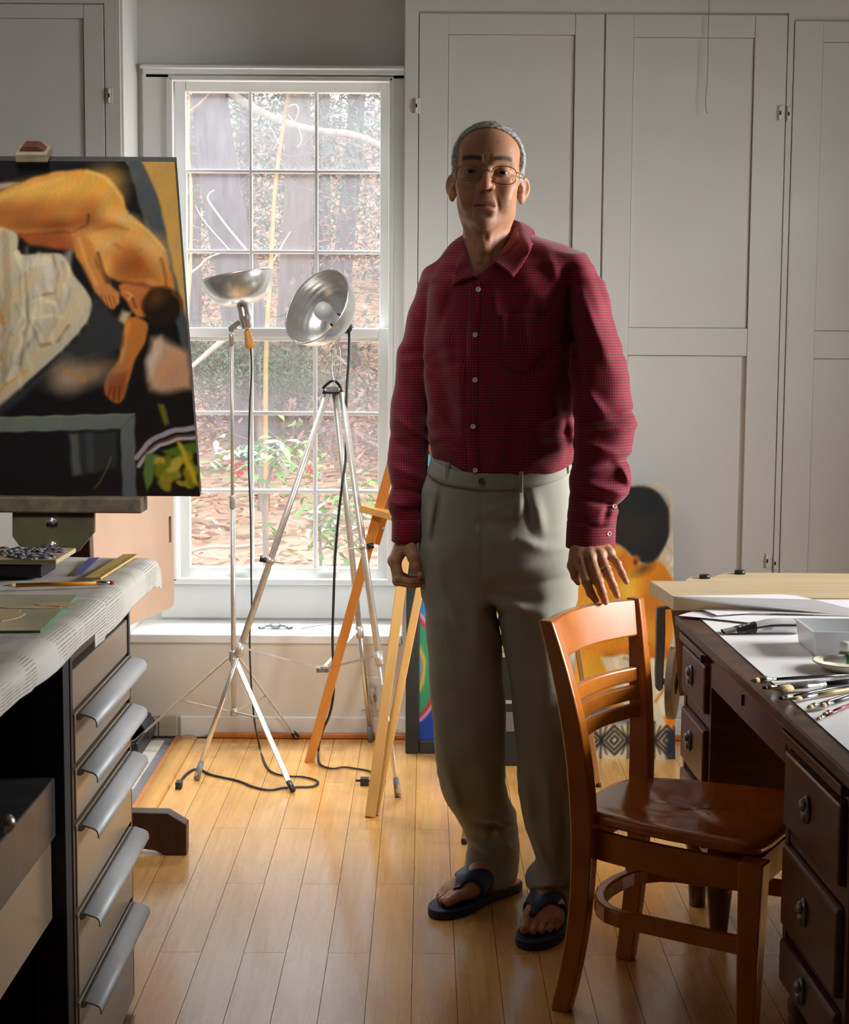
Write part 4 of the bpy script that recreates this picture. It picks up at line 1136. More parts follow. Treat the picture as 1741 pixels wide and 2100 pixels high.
# brushes
M_blackh = mat('black_lacquer', S(28, 28, 32), S(36, 36, 40), rough=.25, coat=.4)
M_woodh = mat('varnished_brush_handle', S(206, 184, 120), S(190, 164, 100), rough=.3)
M_greyh = mat('grey_brush_handle', S(96, 98, 100), rough=.35)
M_redh = mat('red_lacquer', S(150, 30, 44), S(120, 20, 34), rough=.25)
M_bristle = mat('hog_bristle', S(216, 196, 150), S(186, 160, 112), scale=60, stretch=(1, 8, 1), rough=.8, bump=.5)
M_dbristle = mat('dark_bristle', S(56, 44, 40), S(34, 28, 26), scale=60, stretch=(1, 8, 1), rough=.8)
def brush(label, tip, end, w, hm, bm=M_bristle, flat=True, bl=.22, fl=.30):
    """tip, end in pixels at desk level; w = ferrule width; handle may run out of frame"""
    a = atz(tip[0], tip[1], ZD + .012); b_ = atz(end[0], end[1], ZD + .010)
    d = (b_ - a).normalized(); sd = d.cross(Vector((0, 0, 1))).normalized()
    Lf = w * 3.0; Lb = w * 1.5; tot = .24
    B = thing('paint_brush', label, 'paint brush', (a + d * .1) - Vector((0, 0, .008)), 'brushes spread on the desk edge')
    th = w * (.28 if flat else .5)
    def sec(c, ww, tt): return [c + sd * (ww * math.cos(k * math.pi / 6)) + Vector((0, 0, tt * math.sin(k * math.pi / 6))) for k in range(12)]
    def loft(S_):
        mb = MB()
        for i in range(len(S_) - 1):
            mb.add(S_[i] + S_[i+1], [(k, (k+1) % 12, 12 + (k+1) % 12, 12 + k) for k in range(12)], True)
        mb.f.append(tuple(range(12))); mb.sm.append(False); n = len(mb.v); mb.f.append(tuple(range(n - 12, n))); mb.sm.append(False)
        return mb
    h = w / 2
    tipw = h * (.95 if flat else .35)
    loft([sec(a, tipw, th * .25), sec(a + d * Lb * .5, h * (1.02 if flat else 1.0), th * .8), sec(a + d * Lb, h * .96, th)]).build('bristles', bm, B)
    loft([sec(a + d * Lb * .95, h, th * 1.05), sec(a + d * (Lb + Lf * .4), h * .92, th * 1.25), sec(a + d * (Lb + Lf * .75), h * .55, h * .5), sec(a + d * (Lb + Lf), h * .52, h * .52)]).build('ferrule', M_alu, B)
    r0 = h * .5
    loft([sec(a + d * (Lb + Lf * .98), r0, r0), sec(a + d * (Lb + Lf + .05), r0 * 1.25, r0 * 1.25), sec(a + d * (Lb + Lf + .10), r0 * 1.1, r0 * 1.1), sec(a + d * tot, r0 * .5, r0 * .5)]).build('handle', hm, B)
brush('slim filbert brush with black handle, topmost of the spread', (1540, 1396), (1741, 1384), .012, M_blackh, flat=False)
brush('wide flat bristle brush with thick black handle', (1588, 1414), (1741, 1400), .026, M_blackh)
brush('thin dark-haired brush with tip over the wide flat brush', (1563, 1411), (1741, 1388), .008, M_blackh, M_dbristle, flat=False)
brush('medium flat brush with varnished wooden handle', (1624, 1434), (1741, 1414), .015, M_woodh)
brush('dark-tipped round brush just above the varnished brush', (1597, 1433), (1741, 1404), .009, M_blackh, M_dbristle, flat=False)
brush('round bristle brush with slim grey handle', (1656, 1452), (1741, 1424), .010, M_greyh, flat=False)
brush('filbert brush with grey handle lying beside the grey round brush', (1682, 1449), (1741, 1430), .011, M_greyh, flat=False)
brush('small brush with short red lacquered handle', (1688, 1466), (1741, 1446), .009, M_redh, flat=False)
brush('tiny round brush with red handle, nearest of the spread', (1676, 1475), (1741, 1448), .007, M_redh, flat=False)
# ---- wooden chair beside the desk
M_chair = mat('honey_varnished_wood', S(206, 122, 36), S(176, 94, 24), scale=4, stretch=(3, 3, 3), rough=0.26, coat=0.35, bump=0.03, contrast=0.3)
M_seat = mat('honey_seat_wood', S(204, 116, 32), S(172, 88, 22), scale=5, stretch=(8, 1.5, 1), rough=0.2, coat=0.5, contrast=0.35)
CH = thing('wooden_chair', 'honey-coloured wooden chair with slatted back pushed towards the desk', 'chair', (.45, 3.35, 0))
nF, nS, nT = Vector((.285, 3.269, 0)), Vector((.3228, 3.268, .415)), Vector((.2480, 3.312, .797))
fF, fS, fT = Vector((.449, 3.554, 0)), Vector((.476, 3.552, .415)), Vector((.4615, 3.612, .797))
bdir = (fS - nS).normalized(); fdir = Vector((bdir.y, -bdir.x, 0))
def qb(a, b, c, t):     # quadratic through a (t=0), b (t=.5), c (t=1)
    return a * (2*(t-.5)*(t-1)) + b * (-4*t*(t-1)) + c * (2*t*(t-.5))
def post_at(near, z):
    a, b, c = (nF, nS, nT) if near else (fF, fS, fT)
    tm = b.z / c.z
    t = z / c.z
    # lagrange with node tm
    L0 = (t - tm) * (t - 1) / (tm); L1 = t * (t - 1) / (tm * (tm - 1)); L2 = t * (t - tm) / (1 - tm)
    p = a * L0 + b * L1 + c * L2; p.z = z
    return p
def post(near):
    mb = MB(); n = 16; rings = []
    for i in range(n + 1):
        z = .795 * i / n
        p = post_at(near, z)
        w = .030 + .006 * math.sin(math.pi * min(1, z / .8)); dp = .044 + .006 * math.exp(-((z - .41) / .15) ** 2) - (.012 * max(0, (z - .6) / .2)) - .004 * (1 - z)
        rings.append([p + bdir * (i2 * w / 2) + fdir * (j2 * dp / 2) for i2, j2 in ((-1, -1), (1, -1), (1, 1), (-1, 1))])
    for a, b in zip(rings[:-1], rings[1:]):
        mb.add(a + b, [(k, (k+1) % 4, 4 + (k+1) % 4, 4 + k) for k in range(4)])
    mb.add(rings[0], [(0, 1, 2, 3)]); mb.add(rings[-1], [(0, 1, 2, 3)])
    bm = bmesh.new()
    o = mb.build('back_post', M_chair, CH)
    bm.from_mesh(o.data); bmesh.ops.remove_doubles(bm, verts=bm.verts, dist=1e-5); bmesh.ops.recalc_face_normals(bm, faces=bm.faces); bm.to_mesh(o.data); bm.free()
    md = o.modifiers.new('bevel', 'BEVEL'); md.width = .005; md.segments = 3; md.limit_method = 'ANGLE'; md.angle_limit = .7
post(True); post(False)
def slat(z0, z1, th, name, arch=0.0, bow=.028):
    mb = MB(); n = 44
    rings = []
    for i in range(n + 1):
        t = i / n
        a0, a1 = post_at(True, z0), post_at(True, z1); b0, b1 = post_at(False, z0), post_at(False, z1)
        off = -fdir * (bow * 4 * t * (1 - t)) - fdir * .002
        lo = a0.lerp(b0, .04 + .92 * t) + off; hi = a1.lerp(b1, .04 + .92 * t) + off + Vector((0, 0, arch * 4 * t * (1 - t)))
        rings.append([lo - fdir * th / 2, lo + fdir * th / 2, hi + fdir * th / 2, hi - fdir * th / 2])
    for a, b in zip(rings[:-1], rings[1:]):
        mb.add(a + b, [(k, (k+1) % 4, 4 + (k+1) % 4, 4 + k) for k in range(4)])
    mb.add(rings[0], [(0, 1, 2, 3)]); mb.add(rings[-1], [(0, 1, 2, 3)])
    o = mb.build(name, M_chair, CH)
    bm = bmesh.new(); bm.from_mesh(o.data); bmesh.ops.remove_doubles(bm, verts=bm.verts, dist=1e-5); bmesh.ops.recalc_face_normals(bm, faces=bm.faces); bm.to_mesh(o.data); bm.free()
    md = o.modifiers.new('bevel', 'BEVEL'); md.width = .004; md.segments = 3; md.limit_method = 'ANGLE'; md.angle_limit = .7
slat(.716, .792, .022, 'top_rail', .004)
slat(.619, .650, .014, 'slat'); slat(.581, .612, .014, 'slat'); slat(.543, .573, .014, 'slat')
rc_ = (nS + fS) / 2
def seatpt(f_, b_, z): 
    p = rc_ + fdir * (f_ * .96) + bdir * (b_ * .93); return Vector((p.x, p.y, z))
out = [(-.015, -.150), (.03, -.176), (.10, -.196), (.20, -.212), (.30, -.222), (.365, -.225), (.392, -.212), (.402, -.17), (.405, 0), (.402, .17), (.392, .212), (.365, .225), (.30, .222), (.20, .212), (.10, .196), (.03, .176), (-.015, .150), (-.035, .10), (-.040, 0), (-.035, -.10)]
def seat():
    mb = MB(); n = len(out); cx_ = .18
    prof = [(1.0, .377), (1.0, .401), (.985, .412), (.95, .415), (.82, .414), (.6, .407), (.35, .403), (.1, .403)]
    R = []
    for (k, z) in prof:
        R.append([seatpt(cx_ + (a - cx_) * k, b * k, z + (.006 * (1 - k) * math.cos(b * 12) if k < .8 else 0)) for a, b in out])
    for a, b in zip(R[:-1], R[1:]):
        mb.add(a + b, [(k, (k+1) % n, n + (k+1) % n, n + k) for k in range(n)], True)
    mb.add(R[-1], [tuple(range(n))]); mb.add(R[0], [tuple(range(n))[::-1]])
    o = mb.build('seat', M_seat, CH)
    bm = bmesh.new(); bm.from_mesh(o.data); bmesh.ops.remove_doubles(bm, verts=bm.verts, dist=1e-5); bmesh.ops.recalc_face_normals(bm, faces=bm.faces); bm.to_mesh(o.data); bm.free()
    md = o.modifiers.new('sub', 'SUBSURF'); md.levels = 1; md.render_levels = 1
seat()
ap = [(a * .94 + .006, b * .93) for a, b in out]
mb = MB(); n = len(ap)
A1 = [seatpt(a, b, .315) for a, b in ap]; A2 = [seatpt(a, b, .374) for a, b in ap]; A3 = [seatpt(.19 + (a - .19) * .93, b * .93, .374) for a, b in ap]; A4 = [seatpt(.19 + (a - .19) * .93, b * .93, .315) for a, b in ap]
for a, b in ((A1, A2), (A3, A4), (A4, A1)): mb.add(a + b, [(k, (k+1) % n, n + (k+1) % n, n + k) for k in range(n)], True)
mb.build('seat_apron', M_chair, CH)
for s_ in (-1, 1):
    a = seatpt(.375, s_ * .196, .375); b = seatpt(.372, s_ * .205, 0)
    MB().beam(b, a, .036, .036, up=fdir, w2=.050, t2=.050).build('front_leg', M_chair, CH, bevel=.004)
# bent hoop stretcher
def hoop(t):
    w = .165; L_ = .33
    # u-shape: near front -> round back -> far front
    if t < .36: k = t / .36; return seatpt(L_ * (1 - k) + .10 * k + .02, -(.198 - .022 * k), .205)
    if t > .64: k = (t - .64) / .36; return seatpt(.12 + (L_ - .10) * k, (.176 + .022 * k), .205)
    k = (t - .36) / .28; an = math.pi * k
    return seatpt(.12 - .128 * math.sin(an) ** .8, -.176 * math.cos(an), .205)
pts = [hoop(i / 40) for i in range(41)]
mb = MB(); R = []
for i, p in enumerate(pts):
    d = (pts[min(i+1, 40)] - pts[max(i-1, 0)]).normalized(); s2 = d.cross(Vector((0, 0, 1))).normalized()
    R.append([p + s2 * (a * .011) + Vector((0, 0, b * .017)) for a, b in ((-1, -1), (1, -1), (1, 1), (-1, 1))])
for a, b in zip(R[:-1], R[1:]): mb.add(a + b, [(k, (k+1) % 4, 4 + (k+1) % 4, 4 + k) for k in range(4)])
o = mb.build('hoop_stretcher', M_chair, CH)
bm = bmesh.new(); bm.from_mesh(o.data); bmesh.ops.remove_doubles(bm, verts=bm.verts, dist=1e-5); bm.to_mesh(o.data); bm.free()
md = o.modifiers.new('bevel', 'BEVEL'); md.width = .004; md.segments = 2; md.limit_method = 'ANGLE'; md.angle_limit = .9

# ---- drawer cabinet at the left with newspaper-covered top
XF = aty(264, 1400, 3.28).x; YC1, YC0 = 3.28, 2.72; ZT = .862
M_cab = mat('taupe_metal_front', S(122, 108, 90), S(110, 97, 80), scale=3, rough=0.26, spec=.6, coat=.2)
M_cabdark = mat('dark_cabinet_metal', S(44, 40, 37), S(36, 33, 31), scale=6, rough=0.35)
M_cabblk = mat('black_cabinet_inside', S(16, 15, 15), rough=0.6)
M_hand = mat('satin_aluminium', S(178, 181, 184), S(168, 171, 174), scale=12, stretch=(1, 6, 1), rough=0.5, metal=0.1)
CB = thing('drawer_cabinet', 'grey-brown metal cabinet with five long aluminium drawer handles', 'cabinet', (XF - .25, (YC0 + YC1) / 2, 0))
MB().box((XF - .52, YC1 - .018, .02), (XF + .004, YC1, ZT)).build('side_panel', M_cabdark, CB, bevel=.002)
MB().box((XF - .52, YC0, .02), (XF + .004, YC0 + .018, ZT)).build('side_panel', M_cabdark, CB, bevel=.002)
MB().box((XF - .52, YC0, .02), (XF - .03, YC1, ZT)).build('carcass', M_cabblk, CB)
MB().box((XF - .04, YC0 + .02, .81), (XF - .004, YC1 - .02, ZT)).build('top_rail', M_cabdark, CB, bevel=.002)
hz = [aty(268, q, YC1 - .03).z for q in (1358, 1455, 1553, 1708, 1863)]
bots = [q - .0 for q in hz[1:]] + [.0]
YH0, YH1 = YC0 + .035, YC1 - .02
hp = [(-.002, .006), (.002, .0095), (.007, .0105), (.026, .004), (.0315, .0005), (.034, -.005), (.0345, -.014), (.0325, -.014), (.032, -.006), (.030, -.0015), (.025, .0015), (.011, .006), (.009, .001), (.004, -.002), (-.002, -.001)]
for k, (z, zb_) in enumerate(zip(hz, bots)):
    dr = MB().box((XF - .03, YC0 + .022, zb_ + .022), (XF + .006, YC1 - .022, z + .012)).build('drawer', M_cab, CB, bevel=.002)
    MB().prism([(XF + .006 + a, YH0, z + b) for a, b in hp], (0, YH1 - YH0, 0), True).build('handle', M_hand, dr)
MB().box((XF - .03, YC0 + .022, hz[0] + .016), (XF + .002, YC1 - .022, .800)).build('upper_panel', M_cab, CB, bevel=.002)
# neighbouring open bay with a black box drawer
BY0 = 1.9
BAY = thing('black_tool_cabinet', 'black metal cabinet bay with a chrome knob beside the drawer cabinet', 'cabinet', (XF - .25, 2.35, 0))
MB().box((XF - .05, YC0 - .05, .0), (XF + .003, YC0 - .006, ZT)).build('post', M_cabblk, BAY, bevel=.002)
MB().box((XF - .52, BY0, .0), (XF - .06, YC0 - .05, .02)).build('floor_plate', M_cabblk, BAY)
MB().box((XF - .52, BY0, .02), (XF - .50, YC0 - .01, ZT)).build('back_panel', M_cabblk, BAY)
zc_ = aty(60, 1570, 2.6).z
M_bxtop = mat('scuffed_black_metal', S(62, 63, 66), S(40, 41, 43), scale=5, stretch=(1, 4, 1), rough=.3, contrast=.35)
zt1 = atx(60, 1585, XF - .06).z
MB().box((XF - .46, BY0, zt1 - .10), (XF - .012, YC0 - .055, zt1)).build('box_drawer', M_bxtop, BAY, bevel=.003)
c = atx(2, 1684, XF - .012)
MB().ball((XF - .002, c.y - .01, c.z), (.014, .012, .014), 14, 8).build('knob', M_alu, BAY)
MB().box((XF - .44, BY0, zt1 - .24), (XF - .02, YC0 - .055, zt1 - .104)).build('lower_drawer', M_cab, BAY, bevel=.003)
MB().tube(smooth_path([(XF - .10, 2.46, zt1), (XF - .09, 2.47, zt1 + .05), (XF - .12, 2.49, zt1 + .10)], 5), .010, 8).build('cable', M_block, BAY)
# worktop with newspaper
XE, YE = aty(328, 1150, 3.395).x, 3.395
M_board = mat('white_worktop', S(214, 210, 202), S(200, 195, 186), scale=6, rough=.5)
WT = top('worktop', 'white worktop board lying across the two cabinets at the left', 'worktop', MB().box((-1.75, 1.9, ZT + .002), (XE - .006, YE - .006, ZT + .040)), M_board, bevel=.004)
def newsprint():
    m = mat('newsprint', S(206, 203, 194), S(196, 192, 181), scale=7, rough=.85, bump=.15)
    nt = m.node_tree; N = nt.nodes; L = nt.links; b = N['Principled BSDF']
    src = [l for l in L if l.to_socket == b.inputs['Base Color']][0].from_socket
    at = N.new('ShaderNodeAttribute'); at.attribute_name = 'flat'
    br = N.new('ShaderNodeTexBrick'); L.new(at.outputs['Vector'], br.inputs[0])
    br.inputs['Scale'].default_value = 1; br.inputs['Brick Width'].default_value = .045; br.inputs['Row Height'].default_value = .0052; br.inputs['Mortar Size'].default_value = .0016
    br.inputs['Color1'].default_value = (.34, .34, .35, 1); br.inputs['Color2'].default_value = (.5, .5, .5, 1); br.inputs['Mortar'].default_value = (1, 1, 1, 1); br.offset = 0
    nz = N.new('ShaderNodeTexNoise'); nz.inputs['Scale'].default_value = 7; L.new(at.outputs['Vector'], nz.inputs['Vector'])
    rp = N.new('ShaderNodeValToRGB'); rp.color_ramp.elements[0].position = .47; rp.color_ramp.elements[1].position = .55
    L.new(nz.outputs['Fac'], rp.inputs[0])
    mx = N.new('ShaderNodeMix'); mx.data_type = 'RGBA'; mx.blend_type = 'MULTIPLY'
    k = N.new('ShaderNodeMath'); k.operation = 'MULTIPLY'; k.inputs[1].default_value = .75; L.new(rp.outputs[0], k.inputs[0]); L.new(k.outputs[0], mx.inputs[0])
    L.new(src, mx.inputs[6]); L.new(br.outputs[0], mx.inputs[7])
    # headline bars
    br2 = N.new('ShaderNodeTexBrick'); L.new(at.outputs['Vector'], br2.inputs[0]); br2.inputs['Scale'].default_value = 1; br2.inputs['Brick Width'].default_value = .17; br2.inputs['Row Height'].default_value = .085; br2.inputs['Mortar Size'].default_value = .034; br2.offset = .4
    br2.inputs['Color1'].default_value = (1, 1, 1, 1); br2.inputs['Color2'].default_value = (.42, .42, .43, 1); br2.inputs['Mortar'].default_value = (1, 1, 1, 1); br2.inputs['Bias'].default_value = -.35
    mx2 = N.new('ShaderNodeMix'); mx2.data_type = 'RGBA'; mx2.blend_type = 'MULTIPLY'; mx2.inputs[0].default_value = .6
    L.new(mx.outputs[2], mx2.inputs[6]); L.new(br2.outputs[0], mx2.inputs[7]); L.new(mx2.outputs[2], b.inputs['Base Color'])
    return m
M_news = newsprint()
def news_sheet(label, x0, x1, y0, y1, z, drop, seed, rag=.012, rot=0.0):
    """drapes over the worktop's right edge; x runs to XE then the rest hangs down"""
    r = random.Random(seed); nu, nv = 60, 60
    ph = [r.uniform(0, 6) for _ in range(8)]
    W_ = (x1 - x0) + drop
    def f(u, v):
        y = y0 + (y1 - y0) * v
        dr = drop * (1 + .10 * math.sin(y * 5 + ph[0]) + .05 * math.sin(y * 17 + ph[1])) + rag * .5 * (1 if math.sin(y * 9 + ph[2]) > .75 else 0)
        s_ = u / .8 * (x1 - x0) if u < .8 else (x1 - x0) + (u - .8) / .2 * dr
        wob = .0016 * math.sin(s_ * 9 + y * 7 + ph[3]) + .0010 * math.sin(s_ * 17 - y * 13 + ph[4]) + .0026
        ey = (y - (YE - .03))
        zz = z - max(0, ey) * .45
        R_ = .012; flat_ = (x1 - x0) - R_
        if s_ < flat_: return Vector((x0 + s_, y, zz + wob))
        t = s_ - flat_
        if t < R_ * 1.57:
            an = t / R_; return Vector((x1 - R_ + R_ * math.sin(an), y, zz - R_ + R_ * math.cos(an) + wob * (1 - an / 1.57)))
        return Vector((x1 + .0015 + .003 * math.sin(y * 13 + ph[5]) * min(1, (t - R_ * 1.57) / .02), y, zz - R_ - (t - R_ * 1.57)))
    mb = MB().grid(f, nu, nv)
    o = top('newspaper', label, 'newspaper', mb, M_news, group='newspapers on the worktop', solid=.0005, fix=False)
    at = o.data.attributes.new('flat', 'FLOAT_VECTOR', 'POINT')
    k = 0; buf = np.zeros((len(o.data.vertices), 3), np.float32)
    for j in range(nv + 1):
        for i in range(nu + 1):
            xx, yy = ((i / nu) / .8 * (x1 - x0) if i / nu < .8 else (x1 - x0) + (i / nu - .8) / .2 * drop), (y1 - y0) * j / nv
            buf[k] = (xx * math.cos(rot) - yy * math.sin(rot) + seed, xx * math.sin(rot) + yy * math.cos(rot) + seed * .37, 0); k += 1
    at.data.foreach_set('vector', buf.ravel())
    return o
news_sheet('newspaper sheet folded over the far right corner of the worktop', -1.45, XE, 2.72, YE, ZT + .0445, .050, 3, rot=1.57)
news_sheet('newspaper sheet in front, its torn edge hanging over the drawers', -1.35, XE + .002, 1.95, 2.80, ZT + .0505, .034, 8, .006, rot=1.57)
ZN = ZT + .052
# pencil
M_pencil = mat('ochre_pencil_paint', S(206, 134, 30), S(190, 118, 24), rough=.35)
M_penwood = mat('sharpened_wood', S(206, 176, 130), rough=.7)
M_eraser = mat('pink_eraser', S(190, 70, 70), rough=.8)
a, b = atz(6, 1201, ZN + .004), atz(234, 1195, ZN + .004)
d = (b - a).normalized(); L_ = (b - a).length
PN = thing('pencil', 'yellow pencil with a red eraser lying on the newspaper', 'pencil', (a + b) / 2 - Vector((0, 0, .004)))
MB().tube([a + d * .022, a + d * (L_ - .028)], .0040, 6).build('shaft', M_pencil, PN)
MB().tube([a + d * .004, a + d * .022], [.0008, .0038], 8).build('sharpened_cone', M_penwood, PN)
MB().tube([a, a + d * .005], [.0003, .001], 6).build('lead', M_black, PN)
MB().tube([a + d * (L_ - .029), a + d * (L_ - .008)], .0042, 12).build('ferrule', M_alu, PN)
MB().tube([a + d * (L_ - .009), a + d * L_], [.0039, .0034], 12).build('eraser', M_eraser, PN)
# ruler
M_ruler = mat('yellow_wood_ruler', S(222, 192, 118), S(206, 172, 98), scale=6, stretch=(8, 1, 1), rough=.4)
a, b = atz(190, 1189, ZN + .001), atz(268, 1140, ZN + .001)
d = (b - a).normalized(); sd = d.cross(Vector((0, 0, 1)))
RL = thing('wooden_ruler', 'flat yellow wooden ruler lying across the newspaper', 'ruler', (a + b) / 2)
MB().beam(a + Vector((0,0,.002)), b + Vector((0,0,.002)), .030, .004).build('blade', M_ruler, RL, bevel=.0008)
mb = MB()
for k in range(1, 22):
    p = a + d * ((b - a).length * k / 22) + Vector((0, 0, .0043)); mb.beam(p + sd * .013, p + sd * (.013 - (.009 if k % 2 else .005)), .0007, .0004, up=(0, 0, 1))
tk = mb.build('tick_marks', M_black, RL); tk['kind'] = 'stuff'
# glass palette sheet
M_gp = mat('glass_palette_sheet', S(214, 210, 186), S(198, 186, 150), scale=5, rough=.12, spec=.6)
M_gedge = mat('green_glass_edge', S(70, 140, 90), rough=.1)
q = [atz(-60, 1226, ZN), atz(158, 1226, ZN), atz(82, 1300, ZN), atz(-150, 1302, ZN)]
GP = thing('glass_palette', 'flat glass palette sheet with green edges lying on the newspaper', 'palette', (q[0] + q[2]) / 2)
MB().prism(q, (0, 0, .0055)).build('glass_sheet', M_gp, GP)
mb = MB(); 
for i in (1, 2): mb.beam(q[i] + Vector((0, 0, .0027)), q[(i+1) % 4] + Vector((0, 0, .0027)), .0012, .0054)
mb.build('green_edge', M_gedge, GP)
M_smear = mat('dried_orange_smear', S(212, 160, 110), S(196, 190, 150), scale=20, rough=.6)
for (px, py, w, h) in ((8, 1262, .03, .05), (60, 1246, .05, .012), (118, 1240, .035, .02)):
    c = atz(px, py, ZN + .0056); mb = MB(); n = 16
    mb.prism([c + Vector((w * math.cos(k * math.tau / n) * (1 + .25 * math.sin(k * 2.7)), h * math.sin(k * math.tau / n) * (1 + .2 * math.cos(k * 1.9)), 0)) for k in range(n)], (0, 0, .0006)); mb.build('dried_paint', M_smear, GP)
# paint box with crusted palette lid
c0 = atz(-120, 1188, ZN); c1 = atz(86, 1186, ZN)
PB = thing('palette_box', 'black paint box topped by a palette crusted with dried paint', 'paint box', (c1.x - .12, c1.y + .06, ZN))
MB().box((c1.x - .30, c1.y, ZN), (c1.x, c1.y + .12, ZN + .026)).build('box', M_black, PB, bevel=.004)
M_lid = mat('crusted_palette', S(176, 176, 186), S(46, 42, 56), scale=90, rough=.6, bump=1, contrast=.15)
M_lidedge = mat('cream_palette_edge', S(196, 176, 136), rough=.6)
MB().box((c1.x - .30, c1.y - .012, ZN + .027), (c1.x + .030, c1.y + .16, ZN + .036)).build('palette_board', M_lidedge, PB, bevel=.002)
r = random.Random(4); mb = MB()
for k in range(300):
    x, y = c1.x - .29 + .31 * r.random(), c1.y - .008 + .16 * r.random()
    mb.ball((x, y, ZN + .037), (r.uniform(.004, .013), r.uniform(.003, .009), r.uniform(.0012, .0045)), 7, 4)
po = mb.build('dried_paint_crust', M_lid, PB); po['kind'] = 'stuff'
# printed blue advert lying on the sheet
M_blue = mat('blue_print', S(70, 74, 140), S(90, 96, 160), scale=12, rough=.8)
q = [atz(150, 1178, ZN + .0012), atz(168, 1178, ZN + .0012), atz(204, 1143, ZN + .0012), atz(182, 1145, ZN + .0012)]
top('blue_printed_strip', 'narrow blue printed strip lying beside the ruler on the newspaper', 'print', MB().prism(q, (0, 0, .0005)), M_blue)

# ---- tan drawing board behind the cabinet, resting on a crate
M_tan = mat('tan_hardboard', S(204, 174, 150), S(192, 160, 136), scale=6, rough=.6, bump=.05)
pf = aty(350, 1243, 5.05); pn = aty(262, 1309, 4.72)
dv = (pn - pf); dv.z = 0; dv.normalize()
p_n2 = pf + dv * .62
zbm = pf.z
pts = []
def bp(t, z): p = pf + dv * t; return Vector((p.x, p.y, z))
rad = .03
TB = thing('drawing_board', 'tan drawing board with a slotted handle standing left of the window sill', 'board', bp(.3, zbm))
nrmb = Vector((-dv.y, dv.x, 0)) * .012
topz = pf.z + .62
outl = [bp(.62, zbm)] + [bp(rad - rad * math.sin(a), zbm + rad - rad * math.cos(a)) for a in [k * math.pi / 10 for k in range(6)]] + [bp(0, topz), bp(.62, topz)]
# board in pieces around the slot
hz0, hz1 = aty(336, 1112, 5.03).z, aty(336, 1058, 5.03).z; h0, h1 = .018, .040
def piece(P): return MB().prism(P, nrmb)
mbb = MB(); 
mbb.prism([bp(.62, zbm), bp(h1, zbm)] + [bp(h1, topz), bp(.62, topz)], nrmb)
mbb.prism([bp(h1, zbm)] + [bp(rad - rad * math.sin(a), zbm + rad - rad * math.cos(a)) for a in [k * math.pi / 10 for k in range(6)]] + [bp(0, hz0), bp(h1, hz0)], nrmb)
mbb.prism([bp(h1, hz1), bp(0, hz1), bp(0, topz), bp(h1, topz)], nrmb)
mbb.prism([bp(h0, hz0), bp(0, hz0), bp(0, hz1), bp(h0, hz1)], nrmb)
mbb.build('board', M_tan, TB)
M_crate = mat('crate_wood', S(150, 118, 84), S(126, 96, 66), scale=8, stretch=(1, 8, 1), rough=.7)
cx0 = bp(.42, 0)
CR = thing('storage_crate', 'plain wooden crate under the tan drawing board', 'crate', (cx0.x - .02, cx0.y, 0))
for z0_, z1_ in ((.0, .17), (.185, .355), (.37, zbm - .001)):
    MB().box((cx0.x - .22, cx0.y - .16, z0_), (cx0.x + .012, cx0.y + .12, z1_)).build('crate_board', M_crate, CR, bevel=.003)

# ---- boot tray with black clogs
TY = thing('boot_tray', 'long black boot tray on the tiles by the wall', 'tray', (-1.06, 5.52, .002))
mb = MB(); tx1 = -.915; tx0 = -1.20; ty0, ty1 = atz(290, 1560).y, YF - .03
mb.box((tx0, ty0, .003), (tx1, ty1, .008)); mb.box((tx0, ty0, .008), (tx0 + .01, ty1, .055)); mb.box((tx1 - .01, ty0, .008), (tx1, ty1, .055)); mb.box((tx0 + .01, ty0, .008), (tx1 - .01, ty0 + .01, .055)); mb.box((tx0 + .01, ty1 - .01, .008), (tx1 - .01, ty1, .055))
mb.build('tray_body', M_black, TY, bevel=.003)
def clog(label, px, py, Y, lean, mt):
    c = aty(px, py, Y)
    K = thing('rubber_clog', label, 'clog', (c.x, Y, .009), 'clogs in the boot tray')
    R = Matrix.Rotation(lean, 3, 'X')
    def tr(p): return Vector((c.x, Y, .012)) + R @ Vector(p)
    # sole
    solep = [(.035 * math.cos(a) * (1 + .15 * math.sin(a)), .115 * math.sin(a), 0) for a in [k * math.tau / 20 for k in range(20)]]
    MB().prism([tr(p) for p in solep], R @ Vector((0, 0, .018))).build('sole', mt, K, bevel=.004)
    def up(u, v):
        t = -.1 + .75 * v; an = math.pi * u
        y = .108 - .16 * v * 1.0; w = .040 * math.sqrt(max(.02, 1 - ((v - .45) / .62) ** 2 * .8)); h = .018 + .05 * (v ** .6)
        return tr((w * math.cos(an), y, .014 + h * math.sin(an)))
    upo = MB().grid(up, 14, 10).build('upper', mt, K, solid=.004)
    for k in range(3):
        p = tr(((k - 1) * .018, .06 - .01 * abs(k - 1), .056)); MB().ball(p, (.004, .004, .004), 8, 6).build('vent_hole', M_cabblk, upo)
    return K
M_clog = mat('dark_grey_rubber', S(66, 66, 70), S(52, 52, 56), scale=12, rough=.55)
clog('dark grey rubber clog standing on its heel against the wall', 300, 1455, 5.60, 1.0, M_clog)
M_clog2 = mat('blue_grey_rubber', S(70, 76, 84), S(48, 52, 58), scale=12, rough=.5)
clog('blue-grey rubber clog lying flat in the boot tray', 290, 1490, 5.50, .25, M_clog2)
c = aty(274, 1436, 5.62)
CAN = thing('red_can', 'small red and silver spray can behind the clogs', 'can', (c.x, 5.62, .009))
zt_ = aty(272, 1422, 5.62).z
MB().lathe([(0, 0), (.026, 0), (.026, zt_ - .035), (.022, zt_ - .025), (0, zt_ - .025)], (c.x - .01, 5.62, .009), (0, 0, 1), 18).build('can_body', M_redh, CAN)
